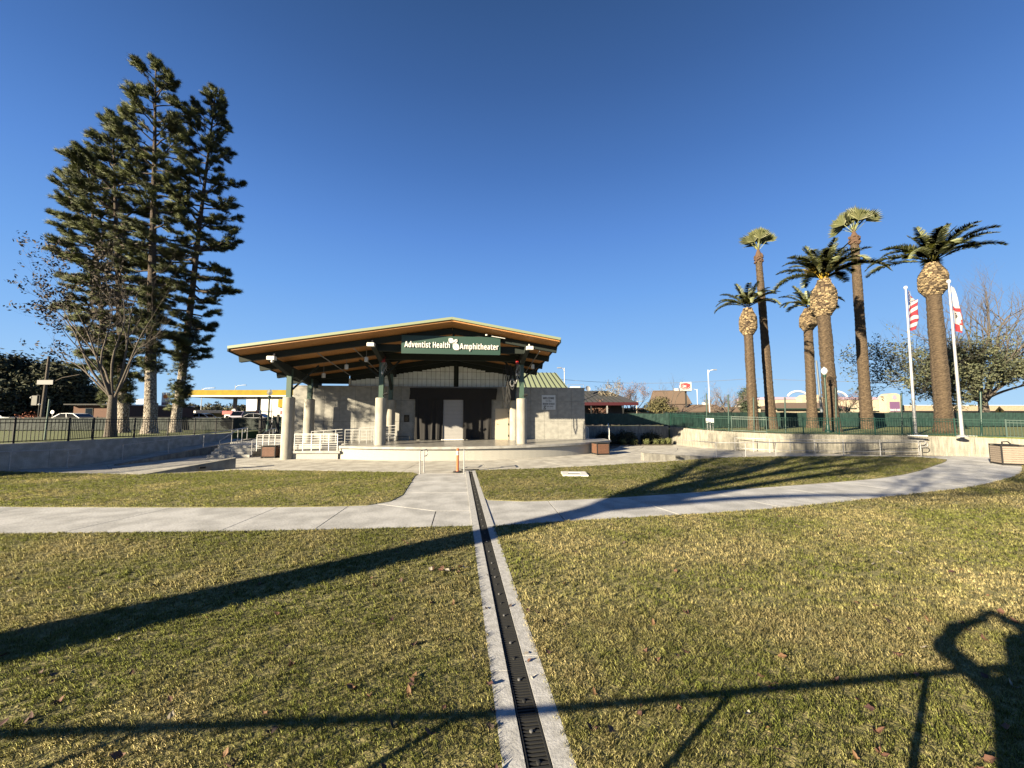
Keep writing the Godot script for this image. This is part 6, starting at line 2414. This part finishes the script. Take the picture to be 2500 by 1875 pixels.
func shadow_trees() -> void:
	# trees that stand beside and behind the camera and throw the long shadows over the lawn
	var b := P(-11.9, 0.46, -3.1)
	var e := []
	for s in [[-14.6, 10.4, 0.2, 1.5], [-12.2, 12.6, -1.9, 1.6], [-9.6, 11.5, -5.2, 1.4], [-15.0, 12.0, -5.0, 1.3], [-12.5, 14.5, -7.0, 1.3], [-9.5, 13.5, -2.6, 1.2], [-16.5, 9.5, -3.6, 1.2], [-9.8, 9.6, -8.6, 0.9]]:
		e.append([P(s[0], s[1], s[2]), s[3], 1.0])
	var r := bare_tree("large bare tree standing behind the left shoulder of the camera", b, P(-12.15, 6.0, -2.9), 0.4, e, M.greybark, 3, 7)
	leaves_on(r[0], r[1], leaf_mesh(6, 0.2, 0.09), 1, 0.3, Color(0.05, 0.04, 0.02), Color(0.10, 0.08, 0.03), 1.0, func(_p: Vector3) -> bool: return true)
	var spray := leaf_mesh(9, 0.4, 0.14)
	bushy("evergreen_tree", "evergreen on the left lawn just outside the picture", "tree", P(-25.3, 1.0, 12.4), [[Vector3(-0.9, 8.6, 0.3), 0.55], [Vector3(0.1, 8.1, 0), 0.6], [Vector3(-0.4, 6.5, 0), 0.55], [Vector3(1.7, 7.4, -0.1), 0.6], [Vector3(-2.2, 7.5, 0.6), 0.6], [Vector3(-1.8, 5.6, 0.6), 0.5], [Vector3(-2.5, 4.2, 0.3), 1.5], [Vector3(-1.0, 2.6, -2.8), 1.3], [Vector3(-0.7, 5.8, -1.2), 0.7]], spray, Color(0.02, 0.03, 0.012), Color(0.07, 0.08, 0.03), 9.0, 0.7, M.bark, 0.1)


func small_things() -> void:
	bin_("brown slatted litter bin at the left corner column", at(662, 1116, 21.3) * Vector3(1, 0, 1), 7, 0.72, 0.64, M.wood)
	bin_("brown slatted litter bin at the right end of the stage front", at(1466, 1107, 22.9) * Vector3(1, 0, 1), 12, 0.78, 0.68, M.wood)
	bin_("grey slatted litter bin by the path at the far right", at(2462, 1133, 18.3) * Vector3(1, 0, 1), -24, 0.8, 0.92, M.greywood, true)
	# delineator post
	var o := thing("delineator_post", "orange flexible post with white bands at the head of the walkway", "post", at(1117, 1152, 15.9) * Vector3(1, 0, 1))
	var st := mk()
	lathe(st, [Vector2(0.001, 0.0), Vector2(0.2, 0.0), Vector2(0.2, 0.02), Vector2(0.16, 0.05), Vector2(0.07, 0.06)], 16)
	obj("rubber_base", st, M.rubber, o)
	st = mk()
	lathe(st, [Vector2(0.065, 0.05), Vector2(0.052, 0.1), Vector2(0.05, 0.86), Vector2(0.056, 0.88), Vector2(0.056, 0.95), Vector2(0.03, 0.97), Vector2(0.001, 0.97)], 16)
	obj("tube", st, M.orange, o)
	for y in [0.7, 0.8]:
		st = mk()
		lathe(st, [Vector2(0.0535, y), Vector2(0.0535, y + 0.065)], 16)
		obj("reflective_band", st, M.white, o)
	# rails at the step
	handrail("short looped handrail left of the walkway step", [at(1025, 1157, 15.5) * Vector3(1, 0, 1), at(1025, 1157, 15.5) * Vector3(1, 0, 1) + Vector3(0.06, 0, -0.45)], 0.9, M.galv, [0.0, 0.99])
	handrail("short looped handrail right of the orange post", [at(1133, 1156, 15.55) * Vector3(1, 0, 1), at(1133, 1156, 15.55) * Vector3(1, 0, 1) + Vector3(-0.06, 0, -0.45)], 0.9, M.galv, [0.0, 0.99])
	# rails at the right
	var r1 := []
	for s in [[1668, 1104, 24.0], [1750, 1116, 21.6], [1821, 1116, 21.55], [1895, 1115, 21.7], [2060, 1113, 22.0], [2150, 1112, 22.15], [2250, 1113, 22.0]]:
		r1.append(at(s[0], s[1], s[2]) * Vector3(1, 0, 1))
	handrail("long front handrail along the ramp at the right", r1, 0.78, M.galv, [0.99, 2, 3, 4, 5, 5.99])
	var r2 := []
	for s in [[1795, 1099, 25.2], [1840, 1102, 24.4], [1880, 1104, 23.9], [1930, 1106, 23.5], [1990, 1107, 23.2], [2060, 1107, 23.0], [2150, 1108, 22.8], [2245, 1108, 22.7]]:
		r2.append(at(s[0], s[1], s[2]) * Vector3(1, 0, 1))
	handrail("back handrail of the right ramp, close to the retaining wall", r2, 0.84, M.galv, [0, 1, 2, 3, 4, 5, 6, 6.99], 0.18)
	# rails at the left
	handrail("handrail along the wall at the far left edge", [P(-20.3, 0.15, 13.4), P(-19.6, 0.05, 15.2), P(-18.95, 0.0, 16.6)], 0.86, M.galv, [0, 0.99, 1.99])
	handrail("long handrail rising along the left retaining wall ramp", [P(-19.05, 0.0, 19.0), P(-18.6, 0.15, 21.0), P(-18.3, 0.32, 23.0), P(-18.1, 0.5, 25.0), P(-18.2, 0.6, 26.6)], 0.86, M.galv, [0, 1, 2, 3, 3.99], 0.0, false)
	handrail("slanted stair handrail beside the left corner column", [P(-14.35, 0.05, 21.4), P(-14.6, 0.6, 23.3), P(-14.7, 0.62, 23.8)], 0.86, M.galv, [0, 0.99, 1.99])
	handrail("second slanted stair handrail, left side of the steps", [P(-16.15, 0.05, 21.4), P(-16.5, 0.6, 23.3), P(-16.6, 0.62, 23.8)], 0.86, M.galv, [0, 0.99, 1.99])
	# rail by the camera, whose shadow lies on the near lawn
	var rl := thing("handrail", "straight handrail just in front of and below the camera", "handrail", P(-2.45, gh(0, 0.7), 0.64), 0)
	var y0 := gh(0, 0.7)
	st = mk()
	tube(st, [Vector3(-3.6, 1.4 - y0, 0.2), Vector3(-0.05, 1.4 - y0, 0.02), Vector3(4.3, 1.4 - y0, -0.5)], 0.024, 0.024, 10)
	obj("top_rail", st, M.galv, rl)
	for x in [-2.3, -0.35, 1.55, 3.15]:
		st = mk()
		var z: float = -0.115 * x if x > 0 else -0.05 * x
		tube(st, [Vector3(x, -0.1, z), Vector3(x, 1.4 - y0, z)], 0.022, 0.022, 10)
		obj("post", st, M.galv, rl)
	# low seat walls
	for s in [[[-14.2, 14.9, -12.0, 16.9], 0.03, 0.47, "low wedge-shaped concrete wall at the left of the plaza"], [[6.7, 19.75, 8.4, 19.95, 11.6, 21.1], 0.4, 0.02, "low wedge-shaped concrete wall at the right of the plaza"]]:
		o = thing("seat_wall", s[3], "wall", Vector3.ZERO)
		st = mk()
		var ln := pv(s[0])
		var tot := length(ln)
		var prev := 0.0
		for i in ln.size() - 1:
			var l := ln[i].distance_to(ln[i + 1])
			var v := []
			var off := (ln[i + 1] - ln[i]).normalized().orthogonal() * -0.35
			for y in [0, 1]:
				for k in [[0, 0], [1, 0], [1, 1], [0, 1]]:
					var q: Vector2 = ln[i + k[0]] + off * k[1]
					v.append(P(q.x, -0.1 if y == 0 else lerpf(s[1], s[2], (prev + l * k[0]) / tot) + gh(q.x, q.y) * 0.4, q.y))
			hexa(st, v)
			prev += l
		obj("wall_body", st, M.wall, o)
		st = mk()
		var mid := ln[0].lerp(ln[1], 0.62 if ln.size() == 2 else 1.0)
		bx(st, P(mid.x + (0.05 if ln.size() == 2 else 0.1), 0.17, mid.y - 0.05), Vector3(0.2, 0.08, 0.12), Basis(Vector3.UP, atan2(ln[1].y - ln[0].y, ln[1].x - ln[0].x)))
		obj("step_light", st, M.iron, o)
	# ramp beside the left wall with its curb, and the steps
	st = mk()
	hexa(st, [P(-20.2, -0.1, 18.0), P(-18.4, -0.1, 18.0), P(-17.6, -0.1, 27.5), P(-20.3, -0.1, 27.5), P(-20.2, 0.01, 18.0), P(-18.4, 0.01, 18.0), P(-17.6, 0.62, 27.5), P(-20.3, 0.62, 27.5)])
	struct("ramp", st, M.plaza)
	o = thing("ramp_curb", "low concrete curb wall rising along the left ramp", "wall", Vector3.ZERO)
	for i in 3:
		st = mk()
		var a := P(-18.4, 0, 18.0).lerp(P(-17.75, 0, 26.2), i / 3.0)
		var b := P(-18.4, 0, 18.0).lerp(P(-17.75, 0, 26.2), (i + 1) / 3.0 - 0.002)
		var ya := 0.06 + 0.66 * i / 3.0
		var yb := 0.06 + 0.66 * (i + 1) / 3.0
		hexa(st, [a + Vector3(0, -0.1, 0), a + Vector3(0.2, -0.1, 0), b + Vector3(0.2, -0.1, 0), b + Vector3(0, -0.1, 0), a + Vector3(0, ya, 0), a + Vector3(0.2, ya, 0), b + Vector3(0.2, yb, 0), b + Vector3(0, yb, 0)])
		obj("wall_section", st, M.wall, o)
	o = thing("steps", "four concrete steps left of the stage corner column", "steps", P(-15.4, 0, 21.5), 5)
	for i in 4:
		st = mk()
		bevel(st, Vector3(-0.1, 0.075 + i * 0.15 - 0.05, -1.0 - i * 0.28), Vector3(2.2, 0.25, 2.6), 0.015)
		obj("step", st, M.concrete, o)
	st = mk()
	bx(st, P(-15.6, 0.3, 26.0), Vector3(4.0, 0.6, 3.6))
	struct("landing", st, M.plaza)
	# planting bed and shrubs under the dark wall
	st = mk()
	prism(st, pv([6.6, 29.0, 12.2, 29.6, 12.5, 31.0, 6.3, 30.6]), func(_x: float, _d: float) -> float: return 0.06, 0.1)
	struct("planting_bed", st, M.soil)
	var lm := leaf_mesh(8, 0.14, 0.06)
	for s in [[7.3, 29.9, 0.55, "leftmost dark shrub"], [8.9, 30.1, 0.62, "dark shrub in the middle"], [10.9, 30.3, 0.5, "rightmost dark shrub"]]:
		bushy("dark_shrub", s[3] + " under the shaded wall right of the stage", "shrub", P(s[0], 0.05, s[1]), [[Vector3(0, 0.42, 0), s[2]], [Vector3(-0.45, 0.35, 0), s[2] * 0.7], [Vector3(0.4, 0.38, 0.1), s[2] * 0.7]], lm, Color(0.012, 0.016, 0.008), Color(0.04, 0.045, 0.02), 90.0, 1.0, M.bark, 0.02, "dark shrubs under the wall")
	for i in 6:
		var x: float = [8.4, 9.25, 10.3, 11.05, 11.55, 12.1][i]
		bushy("light_shrub", "small yellow-green tuft, %s of six in front of the shaded wall" % ["first from the left", "second", "third", "fourth", "fifth", "last, at the lit corner"][i], "shrub", P(x, 0.05, 29.4 + i * 0.12), [[Vector3(0, 0.2, 0), 0.22], [Vector3(0.1, 0.26, 0), 0.16]], leaf_mesh(8, 0.1, 0.05), Color(0.045, 0.06, 0.015), Color(0.12, 0.125, 0.04), 130.0, 0.9, M.bark, 0.012, "small tufts by the shaded wall")
	# utility box in the lawn
	o = thing("utility_box", "grey utility lid in a white concrete collar set in the lawn", "utility box", P(2.42, gh(0, 15.1), 15.15), -3)
	st = mk()
	for k in [[0, 0.33, 0.96, 0.3], [0, -0.33, 0.96, 0.3], [-0.36, 0, 0.24, 0.36], [0.36, 0, 0.24, 0.36]]:
		bx(st, Vector3(k[0], 0.02, k[1]), Vector3(k[2], 0.11, k[3] - 0.002))
	obj("collar", st, M.white, o)
	st = mk()
	bevel(st, Vector3(0, 0.03, 0), Vector3(0.46, 0.06, 0.34), 0.01)
	obj("lid", st, M.grey, o)
	o = thing("control_cabinet", "pale box on a rack behind the right fence", "cabinet", at(1734, 1046, 29) * Vector3(1, 0, 1) + Vector3(0, 1.05, 0))
	st = mk()
	bevel(st, Vector3(0, 0.85, 0), Vector3(0.5, 0.34, 0.24), 0.02)
	obj("cabinet_box", st, M.white, o)
	for x in [-0.2, 0.0, 0.2]:
		st = mk()
		bx(st, Vector3(x, 0.34, 0), Vector3(0.05, 0.68, 0.05))
		obj("leg", st, M.galv, o)


func fences() -> void:
	wall_along("retaining_wall", "grey concrete retaining wall in shade along the left of the bowl", wall_left, func(_x: float, d: float) -> float: return lerpf(1.2, 1.03, clampf((d - 15) / 12.0, 0, 1)), -0.25, M.concrete)
	wall_along("retaining_wall", "curved sunlit board-marked concrete retaining wall at the right", wall_right, func(_x: float, d: float) -> float: return lerpf(0.99, 1.38, clampf((d - 20) / 11.0, 0, 1)), -0.25, M.boards)
	wall_along("retaining_wall", "dark shaded block retaining wall between the stage and the right-hand wall", pv([5.9, 31.1, 12.65, 31.5]), func(_x: float, _d: float) -> float: return 1.42, 0.25, M.wall, "wall", 1.7)
	picket_fence("black iron picket fence along the top of the left wall", smooth(pv([-20.75, 10.0, -20.2, 14.9, -19.6, 17.0, -20.55, 18.3, -20.15, 22.0, -20.1, 25.4, -20.4, 28.2]), 2.0), func(_x: float, d: float) -> float: return lerpf(1.2, 1.03, clampf((d - 15) / 12.0, 0, 1)), 1.0, M.iron, 1.9, 0.125)
	var fr := PackedVector2Array()
	for p in wall_right:
		fr.append(p + Vector2(0.12, 0.12))
	picket_fence("green iron picket fence along the top of the right wall", fr, func(_x: float, d: float) -> float: return lerpf(1.0, 1.39, clampf((d - 20) / 11.0, 0, 1)), 1.02, M.green, 1.9, 0.13)
	screen_fence("fence wrapped in grey-green wind screen behind the pines", pv([-46.0, 31.6, -36.0, 31.9, -20.5, 32.8]), 1.0, 1.06, M.screengrey)
	screen_fence("fence wrapped in green wind screen left of the stage", pv([-20.3, 32.8, -10.5, 33.5]), 1.0, 1.15, M.screen)
	screen_fence("dark fence wrapped in wind screen on the shaded wall right of the stage", pv([5.6, 31.3, 12.9, 31.75]), 1.42, 1.0, M.screen)
	screen_fence("long fence wrapped in green wind screen behind the palms", pv([13.2, 33.5, 24.0, 37.5, 38.0, 38.6, 62.0, 39.5]), 1.08, 1.45, M.screen)
	# dark gate posts beside the stage
	var o := thing("iron_gate", "black iron gate between the left fence and the stage", "gate", P(-18.0, 1.0, 28.6))
	for x in [-0.65, 0.65]:
		var st := mk()
		bx(st, Vector3(x, 0.65, 0), Vector3(0.14, 1.4, 0.14))
		obj("gate_post", st, M.iron, o)
	for k in 9:
		var st := mk()
		bx(st, Vector3(-0.5 + k * 0.125, 0.5, 0), Vector3(0.02, 0.95, 0.02))
		obj("picket", st, M.iron, o)
	for y in [0.08, 0.92]:
		var st := mk()
		bx(st, Vector3(0, y, 0), Vector3(1.2, 0.04, 0.03))
		obj("rail", st, M.iron, o)


func fallen_leaves() -> void:
	var shapes := []
	for k in 4:
		var st := mk()
		var n := 7
		var l := 0.038
		for i in n:
			for s in [-1.0, 1.0]:
				var t0 := float(i) / n
				var t1 := float(i + 1) / n
				var w0 := l * 0.62 * sin(PI * pow(t0, 0.8)) * (1.0 + 0.3 * sin(t0 * 14.0 + k))
				var w1 := l * 0.62 * sin(PI * pow(t1, 0.8)) * (1.0 + 0.3 * sin(t1 * 14.0 + k))
				var c := func(t: float, w: float) -> Vector3: return Vector3((t - 0.5) * l * 2.2, 0.006 + 0.5 * absf(w) * (0.3 + 0.2 * k) + 0.02 * sin(t * 4.0 + k) * (k - 1), w)
				var a: Vector3 = c.call(t0, 0.0)
				var b: Vector3 = c.call(t1, 0.0)
				var e: Vector3 = c.call(t1, w1 * s)
				var f: Vector3 = c.call(t0, w0 * s)
				if s > 0:
					quad(st, f, e, b, a)
				else:
					quad(st, a, b, e, f)
		tube(st, [Vector3(-l * 1.1, 0.015, 0), Vector3(-l * 1.6, 0.02, 0.006)], 0.0018, 0.001, 3)
		shapes.append(st.commit())
	var tones := [flat(C(0.06, 0.025, 0.02), 0.8), flat(C(0.11, 0.05, 0.03), 0.8), flat(C(0.15, 0.08, 0.035), 0.8), flat(C(0.34, 0.30, 0.24), 0.8), flat(C(0.45, 0.42, 0.36), 0.8), flat(C(0.04, 0.025, 0.02), 0.8)]
	var says := ["dark reddish brown dry leaf on the lawn", "brown dry leaf on the lawn", "tan dry leaf on the lawn", "pale dry leaf on the lawn", "whitish dry leaf on the lawn", "blackish dry leaf on the lawn"]
	var n := 0
	while n < 250:
		var d := 2.1 + pow(R(), 1.6) * 13.0
		var x := R(-1.35, 1.35) * d
		if d > 7.0 and R() < 0.5:
			continue
		var p := Vector2(x, d)
		var ok := false
		for lawn in [lawn_near_left, lawn_near_right, lawn_mid_left, lawn_mid_right]:
			ok = ok or Geometry2D.is_point_in_polygon(p, lawn)
		if not ok:
			continue
		var k: int = [0, 0, 1, 1, 5, 5, 2, 1, 0, 3, 1, 2][rng.randi_range(0, 11)]
		var s := R(0.5, 0.95)
		var o := inst("fallen_leaf", shapes[n % 4], tones[k], self, Transform3D(Basis(Vector3.UP, R(0, TAU)) * Basis(Vector3.RIGHT, R(-0.5, 0.5)) * Basis(Vector3.BACK, R(-0.3, 0.3)).scaled(Vector3.ONE * s), P(x, gh(x, d) + 0.034, d)))
		tag(o, says[k], "leaf", says[k].replace("leaf", "leaves"))
		n += 1
	for i in 9:
		var d := 5.3 + R(-0.12, 0.12)
		var x := -0.78 + R(-0.3, 0.16)
		var o := inst("fallen_leaf", shapes[n % 4], tones[1 if i % 3 else 3], self, Transform3D(Basis(Vector3.UP, R(0, TAU)) * Basis(Vector3.RIGHT, R(-0.6, 0.6)), P(x, gh(x, d) + 0.045, d)))
		tag(o, "dry leaf in the small heap just left of the drain", "leaf", "leaf heap beside the drain")
		n += 1
	for s in [[-0.32, 3.35, 3], [-0.3, 5.1, 5], [0.12, 3.4, 3], [0.13, 3.3, 1], [0.16, 3.1, 4], [-0.12, 2.75, 0], [-0.27, 4.2, 5], [-0.02, 4.25, 5]]:
		var o := inst("fallen_leaf", shapes[n % 4], tones[s[2]], self, Transform3D(Basis(Vector3.UP, R(0, TAU)).scaled(Vector3.ONE * 0.65), P(s[0], gh(0, s[1]) + 0.02, s[1])))
		tag(o, says[s[2]].replace("on the lawn", "on the drain curb"), "leaf", "dry leaves on the drain curb")
		n += 1


func _ready() -> void:
	rng.seed = 11
	# camera, sky, sun, exposure
	var cam := Camera3D.new()
	cam.name = "camera"
	cam.fov = 90.0
	cam.position = Vector3(0, EYE, 0)
	cam.rotation_degrees = Vector3(PITCH, 0, 0)
	cam.far = 2500.0
	cam.near = 0.02
	add_child(cam)
	var we := WorldEnvironment.new()
	we.name = "environment"
	var env := Environment.new()
	env.background_mode = Environment.BG_SKY
	env.tonemap_mode = Environment.TONE_MAPPER_LINEAR
	env.tonemap_exposure = EXPOSURE
	env.sdfgi_enabled = true
	env.ssao_enabled = true
	env.ssil_enabled = true
	var sky := Sky.new()
	var pm := PanoramaSkyMaterial.new()
	var im := Image.create(64, 512, false, Image.FORMAT_RGBF)
	var stops := [[-90, 0.20, 0.18, 0.14], [-2, 0.28, 0.27, 0.24], [0, 0.72, 0.87, 0.98], [4, 0.65, 0.82, 0.98], [10, 0.54, 0.74, 0.965], [17, 0.45, 0.66, 0.93], [25, 0.37, 0.565, 0.855], [33, 0.3, 0.475, 0.745], [42, 0.245, 0.395, 0.63], [52, 0.2, 0.33, 0.525], [70, 0.16, 0.27, 0.45], [90, 0.15, 0.25, 0.42]]
	for y in 512:
		var el := 90.0 - (y + 0.5) / 512.0 * 180.0
		var c := Color.BLACK
		for i in stops.size() - 1:
			if el >= stops[i][0] and el <= stops[i + 1][0]:
				var t: float = (el - stops[i][0]) / (stops[i + 1][0] - stops[i][0])
				c = Color(stops[i][1], stops[i][2], stops[i][3]).lerp(Color(stops[i + 1][1], stops[i + 1][2], stops[i + 1][3]), t)
		c = c.srgb_to_linear()
		for x in 64:
			im.set_pixel(x, y, Color(c.r, c.g, c.b) / EXPOSURE)
	pm.panorama = ImageTexture.create_from_image(im)
	sky.sky_material = pm
	env.sky = sky
	we.environment = env
	add_child(we)
	var sun := DirectionalLight3D.new()
	sun.name = "sun"
	sun.light_energy = 1.6
	sun.light_color = Color(1.0, 0.93, 0.80)
	sun.light_angular_distance = 0.5
	sun.shadow_enabled = true
	sun.transform = Transform3D(Basis.looking_at(SUN.normalized(), Vector3.UP), Vector3(-20, 20, 20))
	add_child(sun)

	materials()
	ground()
	stage()
	fences()
	gas_station()
	left_side()
	right_side()
	far_trees()
	pines()
	palms()
	shadow_trees()
	drain()
	stage_dressing()
	small_things()
	lamp_posts_and_poles()
	flags()
	person()
	grass()
	fallen_leaves()
